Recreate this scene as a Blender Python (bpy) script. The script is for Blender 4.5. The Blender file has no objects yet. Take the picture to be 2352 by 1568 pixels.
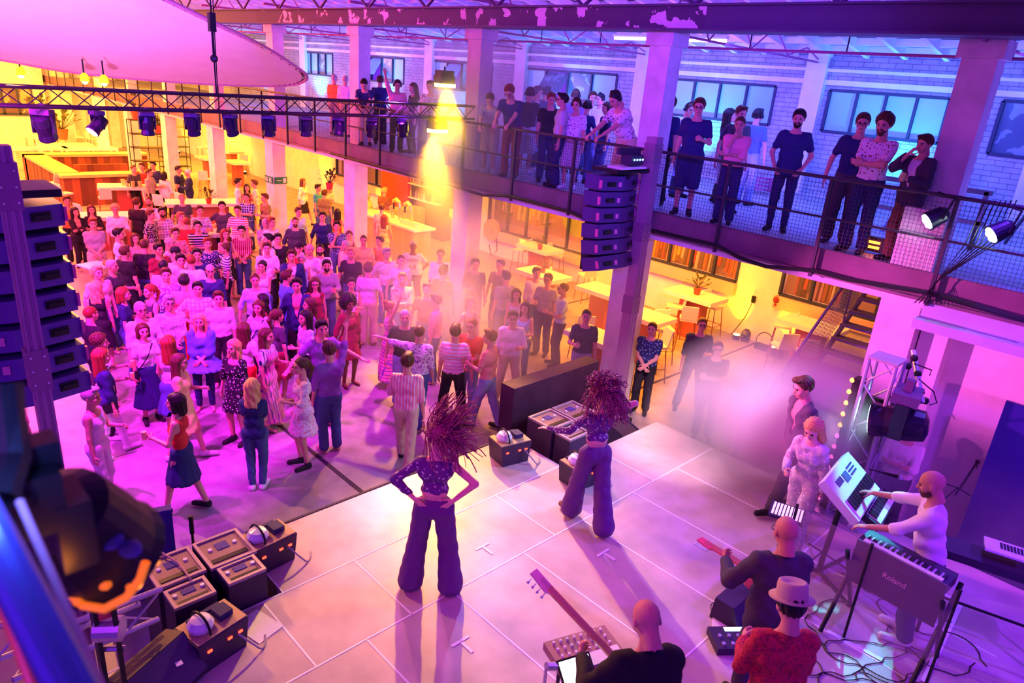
import bpy, math, random
import numpy as np
from mathutils import Vector, Matrix
random.seed(7)
RNG = np.random.default_rng(5)
PI = math.pi
SC = bpy.context.scene
COL = SC.collection
# ---------------------------------------------------------------- camera
FPX = 1615.9
CAM = np.array([0.0, 0.0, 5.64])
RX = np.array([0.69024836, 0.71929593, 0.07855299])      # image right
RY = np.array([0.30450991, -0.1902879, -0.93330822])     # image down
RZ = np.array([-0.65637712, 0.66813463, -0.35037864])    # view direction
cd = bpy.data.cameras.new('camera')
cd.sensor_width = 36.0
cd.lens = FPX / 2352 * 36.0
cd.clip_start = 0.05
cd.clip_end = 200
cd.dof.use_dof = True
cd.dof.focus_distance = 11.0
cd.dof.aperture_fstop = 2.8
cam = bpy.data.objects.new('camera', cd)
COL.objects.link(cam)
cam.matrix_world = Matrix(((RX[0], -RY[0], -RZ[0], CAM[0]), (RX[1], -RY[1], -RZ[1], CAM[1]), (RX[2], -RY[2], -RZ[2], CAM[2]), (0, 0, 0, 1)))
SC.camera = cam
SC.view_settings.view_transform = 'Standard'
SC.view_settings.look = 'None'
SC.view_settings.gamma = 1.0
SC.view_settings.exposure = 0.2
SC.view_settings.use_curve_mapping = False
SC.cycles.max_bounces = 5
SC.cycles.diffuse_bounces = 3
SC.cycles.glossy_bounces = 2
SC.cycles.transmission_bounces = 4
SC.cycles.transparent_max_bounces = 12
SC.cycles.volume_bounces = 0
SC.cycles.volume_step_rate = 2.0
SC.cycles.volume_max_steps = 64
SC.cycles.sample_clamp_indirect = 4
SC.cycles.use_denoising = True
SC.cycles.caustics_reflective = False
SC.cycles.caustics_refractive = False
# ---------------------------------------------------------------- world and lamps
w = bpy.data.worlds.new('world')
SC.world = w
w.use_nodes = True
w.node_tree.nodes['Background'].inputs[0].default_value = (0.22, 0.035, 1.0, 1)
w.node_tree.nodes['Background'].inputs[1].default_value = 0.75


def ray(px, py):
    return RX * ((px - 1176) / FPX) + RY * ((py - 784) / FPX) + RZ


def gz(px, py, z):
    d = ray(px, py)
    return CAM + d * ((z - CAM[2]) / d[2])


def gy(px, py, y):
    d = ray(px, py)
    return CAM + d * ((y - CAM[1]) / d[1])


def gx(px, py, x):
    d = ray(px, py)
    return CAM + d * ((x - CAM[0]) / d[0])


def gd(px, py, dep):
    return CAM + ray(px, py) * dep


def aim(o, target):
    d = Vector(target) - o.location
    o.rotation_euler = d.to_track_quat('-Z', 'Y').to_euler()


def spot(loc, tgt, col, watts, ang=60, blend=0.5, rad=0.08):
    l = bpy.data.lights.new('spot_light', 'SPOT')
    l.energy = watts
    l.color = col
    l.spot_size = math.radians(ang)
    l.spot_blend = blend
    l.shadow_soft_size = rad
    o = bpy.data.objects.new('spot_light', l)
    COL.objects.link(o)
    o.location = loc
    aim(o, tgt)
    return o


def area(loc, tgt, col, watts, sx, sy):
    l = bpy.data.lights.new('area_light', 'AREA')
    l.shape = 'RECTANGLE'
    l.size = sx
    l.size_y = sy
    l.energy = watts
    l.color = col
    o = bpy.data.objects.new('area_light', l)
    COL.objects.link(o)
    o.location = loc
    aim(o, tgt)
    return o


def point(loc, col, watts, rad=0.1):
    l = bpy.data.lights.new('point_light', 'POINT')
    l.energy = watts
    l.color = col
    l.shadow_soft_size = rad
    o = bpy.data.objects.new('point_light', l)
    COL.objects.link(o)
    o.location = loc
    return o


MAG, PUR, BLU, CYA, YEL, ORA = (.92, .02, .95), (.42, .05, 1), (.08, .10, 1), (.03, .50, 1), (1, .50, .004), (1, .34, .03)
# magenta hall wash from the lighting trusses
for x, y, t, e_ in ((-8.8, 1.0, (-11.6, 2.2, 0), 3600), (-8.4, 7.0, (-11.5, 6.6, 0), 1800), (-10, -1.5, (-14, 5, 0), 3200), (-13, 3, (-17, 6, 0), 2600)):
    spot((x, y, 6.9), t, MAG, e_ * 1.3, 68, .7, .12)
spot((-9.5, 2.0, 6.8), (-9.3, 2.4, 0), (.8, .01, 1), 1500, 36, .6)
spot((-11.3, 8, 5.3), (-8.5, 6.5, 0), (.30, .02, 1), 1000, 80, .6)
# stage: key lights from the hall truss
spot((-11.3, 2.0, 5.3), (-4.2, 3.4, .8), (1, .36, .05), 1500, 58, .5, .05)
spot((-11.3, 7.6, 5.3), (-3.4, 5.2, .8), (1, .24, .24), 1000, 50, .5, .05)
spot((-8.8, 8.2, 5.8), (-2.7, 5.5, .8), (.36, .32, 1), 1200, 38, .6, .05)
spot((-1.5, 9.6, 6.0), (-1.2, 7.0, .8), (.16, .03, 1), 800, 95, .7, .06)
spot((-2.0, 1.0, 6.5), (-4.5, 6.8, .8), (1, .05, .35), 400, 60, .7, .1)
# sail from below
spot((-9, 0, 3.0), (-11, 1, 8), (.85, .20, .8), 1300, 110, .8, .2)
# gallery wall in blue and cyan
for x in (-1.5, -5.0, -9.5, -14, -18.5, -23, -28, -33):
    spot((x, 15.2, 3.85), (x - .3, 16.0, 5.6), CYA, 520, 84, .9, .1)
area((-16, 13, 6.2), (-16, 15.5, 3.7), (.04, .13, 1), 620, 30, 1.2)
area((-5, 11.8, 6.3), (-5, 14, 3.7), (.09, .12, 1), 400, 12, .8)
area((-14, 12, 4.1), (-14, 12.5, 8), (.28, .12, 1), 600, 30, .6)
spot((-5, 1, 7.0), (-7.5, 10.5, 4.8), (.9, .04, 1), 350, 70, .8, .1)
spot((-9, 3, 6.0), (-10, 10, 6.6), (.5, .04, 1), 300, 90, .9, .1)
# warm light below the gallery
for x in (-15.4, -19, -23.5, -28, -33):
    spot((x, 15.7, .15), (x + .1, 15.98, 2.2), (1, .50, .01), 420, 55, .7, .04)
for x in (-8, -12, -17, -23, -30, -38):
    area((x, 13, 3.3), (x, 13, 0), (1, .30, .015), 560, 4, 3)
for x in (-29, -38):
    area((x, 4, 6.0), (x, 6, 0), (1, .32, .015), 2800, 7, 7)
area((-21, 2, 7.2), (-21, 6, 0), (1, .05, .10), 2600, 8, 6)
# pink wall on stage right
spot((-6.3, 5.2, 3.9), (-1.3, 10.5, 2.0), (1, .10, .62), 2600, 46, .7, .05)
spot((2.5, 7.0, 3.4), (.5, 10.5, 2.0), (1, .10, .70), 500, 80, .8, .06)
# yellow floodlight beams
YA, YB = gx(1020, 196, -11.3), gx(1003, 300, -11.3)
spot(YA - (0, 0, .1), gd(1010, 760, 13.5), YEL, 2600, 28, .5, .05)
spot(YB - (0, 0, .1), gd(1000, 640, 14), YEL, 2600, 38, .5, .05)
spot(YA + (0.1, 0, -.1), (-5, 4.4, .8), (1, .52, .0), 6000, 34, .6, .08)
# the two white gallery lamps, totem head and an added front light for the smoke
for px, py in ((2129, 509), (2276, 540)):
    q = gy(px, py, 9.5); spot(q + np.array([-.05, -.05, -.05]), q + np.array([-1.6, -1.4, -1.4]), (.6, .75, 1), 350, 40, .6, .05)
spot(gd(1960, 985, 9.5), gd(1700, 1000, 10.5), (1, .5, .85), 700, 90, .6, .05)
spot((-2.0, 4.5, 6.9), (-4.9, 8.9, 1), (1, .66, .90), 4200, 26, .8, .05)
point(gd(150, 1330, 1.1), (1, .25, .02), .5, .03)  # added orange lamp for coloured reflections on the foreground fixture
point(gd(-60, 1100, .9), (.1, .2, 1), 3, .03)  # added blue lamp for the same fixture, no real source here
# lilac fill added for the big beam and the mast side, no fixture modelled
spot((1, -1, 6.9), (-8, 9.9, 6.6), (.12, .04, 1), 6500, 40, .8, .15)
spot((-13, -2, 6.8), (-20, 7, 0), (1, .22, .06), 2400, 80, .8, .15)
spot((-1, -3, 6.5), (-7, 8, 2), (.6, .03, 1), 400, 80, .9, .2)
area((-40, 4, 5.0), (-46, 5, 1.5), (1, .36, .02), 2200, 4, 4)
area((-36, 12, 3.2), (-40, 12, 0), (1, .42, .03), 1500, 4, 3)
spot(gy(2129, 509, 9.5), gz(1990, 1150, 1.9), (.05, .85, 1), 1200, 15, .5, .05)
for x in (-9.8, -5.1, -15.5):
    area((x, 16.9, 3.2), (x, 16.7, 1), (1, .35, .06), 90, 3, .3)
spot((3, 6, 6.8), (-.5, 7.5, .8), (.25, .02, 1), 1500, 75, .8, .15)
spot((-12, 2, 3.2), (-15, 3.5, 7.5), (.85, .24, .9), 1400, 110, .8, .2)  # second fill added for the far part of the sail, no fixture there
spot((-9.5, 13.5, 4.2), (-9.5, 13.5, 8), (1, .12, .6), 260, 120, .9, .2)
spot((-6, 1, 6.4), (-19, 9.9, 5.2), (.16, .03, 1), 3600, 44, .8, .15)  # blue fill added for the left part of the beam
spot(YB - (0, .1, .1), (-9.5, 7.5, .8), (1, .36, .03), 2200, 62, .8, .08)

# ---------------------------------------------------------------- materials
MC = {}


def mat(name, col, rough=0.7, metal=0.0, emit=0.0, ecol=None, pat=None, col2=None, sc=10.0, alpha=1.0, noise=0.12):
    if name in MC:
        return MC[name]
    m = bpy.data.materials.new(name)
    m.use_nodes = True
    nt = m.node_tree
    b = nt.nodes['Principled BSDF']
    b.inputs['Roughness'].default_value = rough
    b.inputs['Metallic'].default_value = metal
    b.inputs['Specular IOR Level'].default_value = 0.3
    if alpha < 1:
        b.inputs['Alpha'].default_value = alpha
    if emit > 0:
        b.inputs['Emission Color'].default_value = (*(ecol or col), 1)
        b.inputs['Emission Strength'].default_value = emit
    N, L = nt.nodes, nt.links
    tc = N.new('ShaderNodeTexCoord')
    c1 = (*col, 1)
    c2 = (*(col2 or tuple(c * 0.3 for c in col)), 1)
    fac = None
    if pat in ('hstripe', 'vstripe', 'plaid'):
        sp = N.new('ShaderNodeSeparateXYZ')
        L.new(tc.outputs['Object'], sp.inputs[0])

        def stripe(ax, duty=0.5):
            mu = N.new('ShaderNodeMath'); mu.operation = 'MULTIPLY'; mu.inputs[1].default_value = sc
            L.new(sp.outputs[ax], mu.inputs[0])
            fr = N.new('ShaderNodeMath'); fr.operation = 'FRACT'; L.new(mu.outputs[0], fr.inputs[0])
            gt = N.new('ShaderNodeMath'); gt.operation = 'GREATER_THAN'; gt.inputs[1].default_value = duty
            L.new(fr.outputs[0], gt.inputs[0])
            return gt.outputs[0]
        if pat == 'hstripe':
            fac = stripe(2, 0.6)
        elif pat == 'vstripe':
            fac = stripe(0, 0.7)
        else:
            a, c = stripe(2, 0.75), stripe(0, 0.75)
            mx = N.new('ShaderNodeMath'); mx.operation = 'MAXIMUM'; L.new(a, mx.inputs[0]); L.new(c, mx.inputs[1])
            fac = mx.outputs[0]
    elif pat in ('dots', 'floral', 'mottle', 'peel'):
        if pat == 'dots':
            v = N.new('ShaderNodeTexVoronoi'); v.inputs['Scale'].default_value = sc
            L.new(tc.outputs['Object'], v.inputs[0]); src, th, op = v.outputs['Distance'], 0.28, 'LESS_THAN'
        else:
            v = N.new('ShaderNodeTexNoise'); v.inputs['Scale'].default_value = sc; v.inputs['Detail'].default_value = 4 if pat == 'peel' else 2
            L.new(tc.outputs['Object'], v.inputs[0]); src, th, op = v.outputs['Fac'], {'floral': 0.56, 'mottle': 0.55, 'peel': 0.57}[pat], 'GREATER_THAN'
        g = N.new('ShaderNodeMath'); g.operation = op; g.inputs[1].default_value = th; L.new(src, g.inputs[0])
        fac = g.outputs[0]
    elif pat == 'brick':
        v = N.new('ShaderNodeTexBrick'); v.inputs['Scale'].default_value = sc
        mp = N.new('ShaderNodeMapping'); mp.inputs['Rotation'].default_value = (PI / 2, 0, 0)
        L.new(tc.outputs['Object'], mp.inputs[0]); L.new(mp.outputs[0], v.inputs[0])
        v.inputs['Mortar Size'].default_value = 0.012
        v.inputs['Brick Width'].default_value = 0.5
        v.inputs['Row Height'].default_value = 0.16
        fac = v.outputs['Fac']
    elif pat == 'planks':
        sp = N.new('ShaderNodeSeparateXYZ'); L.new(tc.outputs['Object'], sp.inputs[0])
        ad = N.new('ShaderNodeMath'); ad.operation = 'ADD'; L.new(sp.outputs[0], ad.inputs[0]); L.new(sp.outputs[1], ad.inputs[1])
        mu = N.new('ShaderNodeMath'); mu.operation = 'MULTIPLY'; mu.inputs[1].default_value = sc; L.new(ad.outputs[0], mu.inputs[0])
        fl = N.new('ShaderNodeMath'); fl.operation = 'FLOOR'; L.new(mu.outputs[0], fl.inputs[0])
        wn = N.new('ShaderNodeTexWhiteNoise'); wn.noise_dimensions = '1D'; L.new(fl.outputs[0], wn.inputs['W'])
        fac = wn.outputs['Value']
    nz = N.new('ShaderNodeTexNoise'); nz.inputs['Scale'].default_value = 3.0; nz.inputs['Detail'].default_value = 5
    L.new(tc.outputs['Object'], nz.inputs[0])
    mr = N.new('ShaderNodeMapRange'); mr.inputs[1].default_value = 0.3; mr.inputs[2].default_value = 0.7
    mr.inputs[3].default_value = 1 - noise; mr.inputs[4].default_value = 1.0
    L.new(nz.outputs['Fac'], mr.inputs[0])
    mul = N.new('ShaderNodeMix'); mul.data_type = 'RGBA'; mul.blend_type = 'MULTIPLY'; mul.inputs[0].default_value = 1.0
    if fac is not None:
        mx = N.new('ShaderNodeMix'); mx.data_type = 'RGBA'
        L.new(fac, mx.inputs[0]); mx.inputs[6].default_value = c1; mx.inputs[7].default_value = c2
        L.new(mx.outputs[2], mul.inputs[6])
    else:
        mul.inputs[6].default_value = c1
    L.new(mr.outputs[0], mul.inputs[7])
    L.new(mul.outputs[2], b.inputs['Base Color'])
    MC[name] = m
    return m


def glass(name, col, alpha=0.25):
    return mat(name, col, rough=0.08, alpha=alpha, noise=0.0)


# ---------------------------------------------------------------- mesh building
def frame(d, up=(0, 0, 1)):
    z = np.array(d, float); z /= np.linalg.norm(z) + 1e-12
    u = np.array(up, float)
    if abs(z @ u) > 0.95:
        u = np.array([1.0, 0, 0]) if abs(z[0]) < 0.9 else np.array([0, 1.0, 0])
    x = np.cross(u, z); x /= np.linalg.norm(x)
    return x, np.cross(z, x), z


class MB:
    def __init__(s):
        s.v, s.f, s.m, s.n = [], [], [], 0

    def add(s, v, f, mi=0):
        v = np.asarray(v, float).reshape(-1, 3)
        s.v.append(v)
        for q in f:
            s.f.append([i + s.n for i in q]); s.m.append(mi)
        s.n += len(v)
        return s

    def box(s, c, d, mi=0, rz=0.0, ax=None, taper=1.0):
        c = np.array(c, float); d = np.array(d, float) / 2
        P = np.array([[x, y, z] for x in (-1, 1) for y in (-1, 1) for z in (-1, 1)], float) * d
        P[P[:, 2] > 0, :2] *= taper
        if ax is not None:
            P = P[:, :1] * np.array(ax[0]) + P[:, 1:2] * np.array(ax[1]) + P[:, 2:] * np.array(ax[2])
        elif rz:
            a, b = math.cos(rz), math.sin(rz)
            P = np.stack([P[:, 0] * a - P[:, 1] * b, P[:, 0] * b + P[:, 1] * a, P[:, 2]], 1)
        return s.add(P + c, [(0, 1, 3, 2), (4, 6, 7, 5), (0, 4, 5, 1), (2, 3, 7, 6), (0, 2, 6, 4), (1, 5, 7, 3)], mi)

    def bb(s, a, b, mi=0):
        a = np.array(a, float); b = np.array(b, float)
        return s.box((a + b) / 2, np.abs(b - a), mi)

    def tube(s, a, b, r, n=8, mi=0, r2=None, cap=True):
        a = np.array(a, float); b = np.array(b, float); r2 = r if r2 is None else r2
        x, y, z = frame(b - a)
        t = np.arange(n) * 2 * PI / n
        c = np.outer(np.cos(t), x) + np.outer(np.sin(t), y)
        V = np.concatenate([a + c * r, b + c * r2])
        F = [(i, (i + 1) % n, n + (i + 1) % n, n + i) for i in range(n)]
        if cap:
            F += [tuple(range(n))[::-1], tuple(range(n, 2 * n))]
        return s.add(V, F, mi)

    def path(s, pts, r, n=6, mi=0):
        pts = [np.array(p, float) for p in pts]
        V, F = [], []
        for i, p in enumerate(pts):
            d = pts[min(i + 1, len(pts) - 1)] - pts[max(i - 1, 0)]
            x, y, z = frame(d)
            t = np.arange(n) * 2 * PI / n
            V.append(p + (np.outer(np.cos(t), x) + np.outer(np.sin(t), y)) * r)
        for k in range(len(pts) - 1):
            F += [(k * n + i, k * n + (i + 1) % n, (k + 1) * n + (i + 1) % n, (k + 1) * n + i) for i in range(n)]
        return s.add(np.concatenate(V), F, mi)

    def lathe(s, c, prof, n=16, mi=0, ax=None):
        c = np.array(c, float); t = np.arange(n) * 2 * PI / n
        X, Y, Z = ax if ax is not None else (np.array([1.0, 0, 0]), np.array([0, 1.0, 0]), np.array([0, 0, 1.0]))
        V, F = [], []
        for r, z in prof:
            V.append(c + (np.outer(np.cos(t), X) + np.outer(np.sin(t), Y)) * r + np.array(Z) * z)
        m = len(prof)
        for k in range(m - 1):
            F += [(k * n + i, k * n + (i + 1) % n, (k + 1) * n + (i + 1) % n, (k + 1) * n + i) for i in range(n)]
        F += [tuple(range(n))[::-1], tuple(range((m - 1) * n, m * n))]
        return s.add(np.concatenate(V), F, mi)

    def ball(s, c, r, n=10, mi=0, ax=None):
        r = np.array([r, r, r], float) if np.isscalar(r) else np.array(r, float)
        m = max(4, n // 2 + 1)
        pr = [(math.sin(PI * k / m) if 0 < k < m else 0.02, -math.cos(PI * k / m)) for k in range(m + 1)]
        t = np.arange(n) * 2 * PI / n
        V = np.concatenate([np.stack([np.cos(t) * a, np.sin(t) * a, np.full(n, b)], 1) for a, b in pr]) * r
        if ax is not None:
            V = V[:, :1] * np.array(ax[0]) + V[:, 1:2] * np.array(ax[1]) + V[:, 2:] * np.array(ax[2])
        F = []
        for k in range(m):
            F += [(k * n + i, k * n + (i + 1) % n, (k + 1) * n + (i + 1) % n, (k + 1) * n + i) for i in range(n)]
        return s.add(V + np.array(c, float), F, mi)

    def prism(s, poly, off, mi=0):
        p = np.array(poly, float); n = len(p)
        V = np.concatenate([p, p + np.array(off, float)])
        F = [tuple(range(n))[::-1], tuple(range(n, 2 * n))] + [(i, (i + 1) % n, n + (i + 1) % n, n + i) for i in range(n)]
        return s.add(V, F, mi)

    def build(s, name, mats, parent=None, smooth=False, off=None, world=True):
        if not isinstance(mats, (list, tuple)):
            mats = [mats]
        me = bpy.data.meshes.new(name)
        V = np.concatenate(s.v) if s.v else np.zeros((0, 3))
        o = bpy.data.objects.new(name, me)
        if parent is not None:
            base = np.array(parent.get('_b', (0, 0, 0)), float)
            if world:
                V = V - base
            o.parent = parent
            o['_b'] = tuple(base)
        elif off is not None:
            V = V - np.array(off, float)
            o.location = off
            o['_b'] = tuple(float(q) for q in off)
        me.from_pydata(V.tolist(), [], s.f)
        for m in mats:
            me.materials.append(m)
        me.polygons.foreach_set('material_index', s.m)
        if smooth:
            me.polygons.foreach_set('use_smooth', [True] * len(s.f))
        me.update()
        COL.objects.link(o)
        return o


def T(o, label=None, cat=None, group=None, kind=None):
    if label: o['label'] = label
    if cat: o['category'] = cat
    if group: o['group'] = group
    if kind: o['kind'] = kind
    return o


def root(name, loc, label, cat, group=None, kind=None):
    o = bpy.data.objects.new(name, None)
    o.empty_display_size = 0.1
    o.location = [float(q) for q in loc]
    o['_b'] = tuple(float(q) for q in loc)
    COL.objects.link(o)
    return T(o, label, cat, group, kind)


def dup(r, loc, rz=None, label=None, group=None):
    c = r.copy(); COL.objects.link(c); c.location = [float(q) for q in loc]
    if rz is not None: c.rotation_euler = (0, 0, rz)
    T(c, label, None, group)
    for ch in list(r.children):
        k = ch.copy(); COL.objects.link(k); k.parent = c
        for g in list(ch.children):
            h = g.copy(); COL.objects.link(h); h.parent = k
    return c


def S(o):
    o['kind'] = 'structure'
    return o


def truss(mb, a, b, w=0.22, r=0.02, rb=0.009, up=(0, 0, 1), seg=0.25, chords=4, mi=0):
    a = np.array(a, float); b = np.array(b, float)
    x, y, z = frame(b - a, up)
    h = w / 2
    cs = [x * h + y * h, -x * h + y * h, -x * h - y * h, x * h - y * h][:chords]
    for c in cs:
        mb.tube(a + c, b + c, r, 8, mi)
    L = np.linalg.norm(b - a); n = max(1, int(round(L / seg)))
    for k in range(n):
        p = a + (b - a) * k / n; q = a + (b - a) * (k + 1) / n
        for j in range(len(cs)):
            c1, c2 = cs[j], cs[(j + 1) % len(cs)]
            if k % 2: c1, c2 = c2, c1
            mb.tube(p + c1, q + c2, rb, 5, mi, cap=False)

# ================================================================ BUILDING
M_conc = mat('concrete', (0.36, 0.32, 0.34), rough=0.42, noise=0.45)
M_white = mat('white_plaster', (0.80, 0.76, 0.74), noise=0.15)
M_col = mat('painted_concrete', (0.78, 0.72, 0.72), noise=0.25)
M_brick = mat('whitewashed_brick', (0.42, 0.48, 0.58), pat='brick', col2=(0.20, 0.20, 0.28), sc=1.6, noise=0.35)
M_steel = mat('dark_steel', (0.05, 0.04, 0.06), rough=0.4, metal=0.3)
M_fascia = mat('fascia_paint', (0.20, 0.10, 0.16), rough=0.5, noise=0.3)
M_beam = mat('peeling_beam_paint', (0.07, 0.04, 0.11), rough=0.6, pat='peel', col2=(0.75, 0.55, 0.65), sc=3.2)
M_beam2 = mat('beam_paint', (0.08, 0.05, 0.13), rough=0.6)
M_plank = mat('deck_planks', (0.42, 0.42, 0.50), rough=0.5, pat='planks', col2=(0.30, 0.30, 0.38), sc=5)
M_wood = mat('wood_top', (0.80, 0.55, 0.22), rough=0.45, noise=0.2)
M_woodf = mat('barn_wood', (0.34, 0.10, 0.05), rough=0.7, pat='planks', col2=(0.10, 0.03, 0.03), sc=4)
M_wt = mat('white_table', (0.85, 0.80, 0.72), rough=0.4)
M_blk = mat('black_metal', (0.012, 0.012, 0.015), rough=0.45)
M_alu = mat('aluminium', (0.75, 0.72, 0.78), rough=0.3, metal=0.7)
M_joint = mat('joint_filler', (0.03, 0.01, 0.04))

fl = MB().bb((-47, -9, -0.3), (6, 17.5, 0))
S(fl.build('floor', M_conc))
jm = MB()
for a, b in (((-9.9, 4.68, 0), (-5.0, 4.75, 0.004)), ((-30, 9.0, 0), (-6.9, 9.06, 0.004)), ((-7.26, 9.9, 0), (-7.2, 16, 0.004)), ((-11.9, 9.9, 0), (-11.84, 16, 0.004))):
    jm.bb(a, b)
S(jm.build('trim_1', M_joint))


def wall_y(name, y0, y1, x0, x1, z0, z1, holes, m):
    mb = MB()
    hs = sorted(holes)
    x = x0
    for (a, b, c, d) in hs:
        mb.bb((x, y0, z0), (a, y1, z1))
        mb.bb((a, y0, z0), (b, y1, c))
        mb.bb((a, y0, d), (b, y1, z1))
        x = b
    mb.bb((x, y0, z0), (x1, y1, z1))
    return S(mb.build(name, m))


LW = [(-17.3, -12.9, 0.88, 2.5), (-11.5, -8.1, 1.32, 2.75), (-6.95, -3.3, 1.32, 2.75), (-22.3, -18.6, 1.2, 2.7), (-27, -23.3, 1.2, 2.7)]
wall_y('wall_back', 16.0, 16.25, -47, 6, 0, 3.72, LW, M_white)
UW = [(-6.82, -4.48, 5.08, 5.92), (-10.88, -8.06, 5.08, 5.92), (-16.15, -12.6, 5.08, 5.92), (-3.6, -2.75, 5.0, 5.95),
      (-20.6, -17.6, 5.1, 5.95), (-25.2, -22.3, 5.1, 5.95), (-29.6, -27.2, 5.1, 5.95)]
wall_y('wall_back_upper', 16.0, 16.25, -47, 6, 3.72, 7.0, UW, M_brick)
wl = MB(); wl.bb((-47, -9, 0), (-46.7, 16.2, 9))
S(wl.build('wall_left', M_white))
# horizontal concrete band and pipe ledge on the upper wall
lb = MB(); lb.bb((-46, 15.93, 6.02), (6, 16, 6.12)); lb.bb((-46, 15.9, 6.28), (6, 16, 6.34))
for x in (-2.95, -7.4, -11.95, -16.45, -20.95, -25.3, -29.7):
    lb.bb((x, 15.86, 3.7), (x + 0.45, 16, 6.7))
S(lb.build('trim_2', M_white))
# upper windows
M_pane = mat('frosted_pane', (0.16, 0.36, 0.62), rough=0.25, noise=0.1, emit=0.18, ecol=(0.25, 0.55, 0.95))  # faint blue emission painted in for light reflected by the panes
M_pane2 = mat('dark_pane', (0.10, 0.16, 0.24), rough=0.15, pat='mottle', col2=(0.22, 0.34, 0.42), sc=3)
M_fr = mat('window_frame_paint', (0.03, 0.04, 0.09), rough=0.5)
for i, (x0, x1, z0, z1) in enumerate(UW):
    n = 4 if x1 - x0 > 1.5 else 1
    r = root('window_%d' % (i + 1), (x0, 16, z0), None, None); S(r)
    fm = MB()
    for (a, b) in (((x0, 15.97, z0 - .03), (x1, 16.1, z0 + .03)), ((x0, 15.97, z1 - .03), (x1, 16.1, z1 + .03)), ((x0 - .03, 15.97, z0), (x0 + .03, 16.1, z1)), ((x1 - .03, 15.97, z0), (x1 + .03, 16.1, z1))):
        fm.bb(a, b)
    for k in range(1, n):
        xx = x0 + (x1 - x0) * k / n
        fm.bb((xx - .025, 15.98, z0), (xx + .025, 16.1, z1))
    fm.build('window_frame', M_fr, r)
    for k in range(n):
        xa = x0 + (x1 - x0) * k / n; xb = x0 + (x1 - x0) * (k + 1) / n
        dark = (i == 3) or (i == 2 and k in (1, 2)) or (i > 3 and k == 2)
        pm = MB()
        if i in (2, 4, 5) and k == 1:    # tilted open sash
            y = 15.75
            pm.add([(xa, 16.05, z1 - .05), (xb, 16.05, z1 - .05), (xb, y - .1, z0 + .25), (xa, y - .1, z0 + .25), (xa, 16.07, z1 - .05), (xb, 16.07, z1 - .05), (xb, y - .08, z0 + .24), (xa, y - .08, z0 + .24)],
                   [(0, 1, 2, 3), (4, 7, 6, 5), (0, 4, 5, 1), (2, 6, 7, 3), (1, 5, 6, 2), (0, 3, 7, 4)])
        else:
            pm.bb((xa + .02, 16.04, z0), (xb - .02, 16.06, z1))
        pm.build('pane', M_pane2 if dark else M_pane, r)
# lower windows with lit storerooms behind them
M_sill = mat('window_sill_paint', (0.62, 0.42, 0.30))
M_in = mat('storeroom_wall', (0.45, 0.30, 0.24))
for i, (x0, x1, z0, z1) in enumerate(LW):
    r = root('window_%d' % (i + 11), (x0, 16, z0), None, None); S(r)
    fm = MB()
    n = 5
    for (a, b) in (((x0, 15.97, z0 - .03), (x1, 16.08, z0 + .03)), ((x0, 15.97, z1 - .03), (x1, 16.08, z1 + .03)), ((x0 - .03, 15.97, z0), (x0 + .03, 16.08, z1)), ((x1 - .03, 15.97, z0), (x1 + .03, 16.08, z1))):
        fm.bb(a, b)
    for k in range(1, n):
        xx = x0 + (x1 - x0) * k / n
        fm.bb((xx - .03, 15.98, z0), (xx + .03, 16.08, z1))
    fm.build('window_frame', M_fr, r)
    MB().bb((x0 - .05, 15.85, z0 - .32), (x1 + .05, 16.0, z0 - .03)).build('window_sill', M_sill, r)
    MB().bb((x0, 16.1, z0), (x1, 16.11, z1)).build('pane', glass('shop_glass', (0.5, 0.35, 0.3), 0.12), r)
bm = MB(); bm.bb((-47, 17.4, 0), (6, 17.5, 3.4)); bm.bb((-47, 16.25, 0.7), (6, 17.4, 0.8))
S(bm.build('wall_storeroom', M_in))
rk = random.Random(3)
GC = [(0.5, 0.05, 0.05), (0.7, 0.45, 0.1), (0.06, 0.05, 0.08), (0.55, 0.3, 0.5), (0.35, 0.12, 0.05), (0.6, 0.55, 0.5)]
GM = [mat('garment_%d' % i, c) for i, c in enumerate(GC)]
for (x0, x1) in ((-11.4, -8.2), (-6.8, -5.4), (-17.2, -15.0)):
    g = MB(); g.tube((x0, 16.6, 2.2), (x1, 16.6, 2.2), 0.02)
    x = x0 + 0.05
    while x < x1:
        wd = rk.uniform(0.06, 0.14); ln = rk.uniform(0.6, 1.0)
        g.box((x, 16.6, 2.15 - ln / 2), (wd * .7, 0.42, ln), rk.randrange(6), taper=0.7)
        x += wd
    T(g.build('hanging_clothes', GM), 'rail of hanging clothes behind the glass %s' % {-11.4: 'beside the black mast', -6.8: 'next to the steel staircase', -17.2: 'left of the round green clock'}[x0], 'clothes', None, 'stuff')
ck = root('wall_clock', (-13.6, 16.3, 1.9), 'large round green clock face behind the window over the high tables', 'clock')
MB().tube((-13.6, 16.2, 1.9), (-13.6, 16.27, 1.9), 0.62, 28).build('dial', mat('green_dial', (0.25, 0.38, 0.02)), ck)
MB().box((-13.7, 16.19, 2.0), (0.03, 0.02, 0.5), ax=((.9, 0, .4), (0, 1, 0), (-.4, 0, .9))).box((-13.5, 16.19, 2.0), (0.03, 0.02, 0.35), ax=((.8, 0, -.6), (0, 1, 0), (.6, 0, .8))).build('hand', M_wt, ck)

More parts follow.
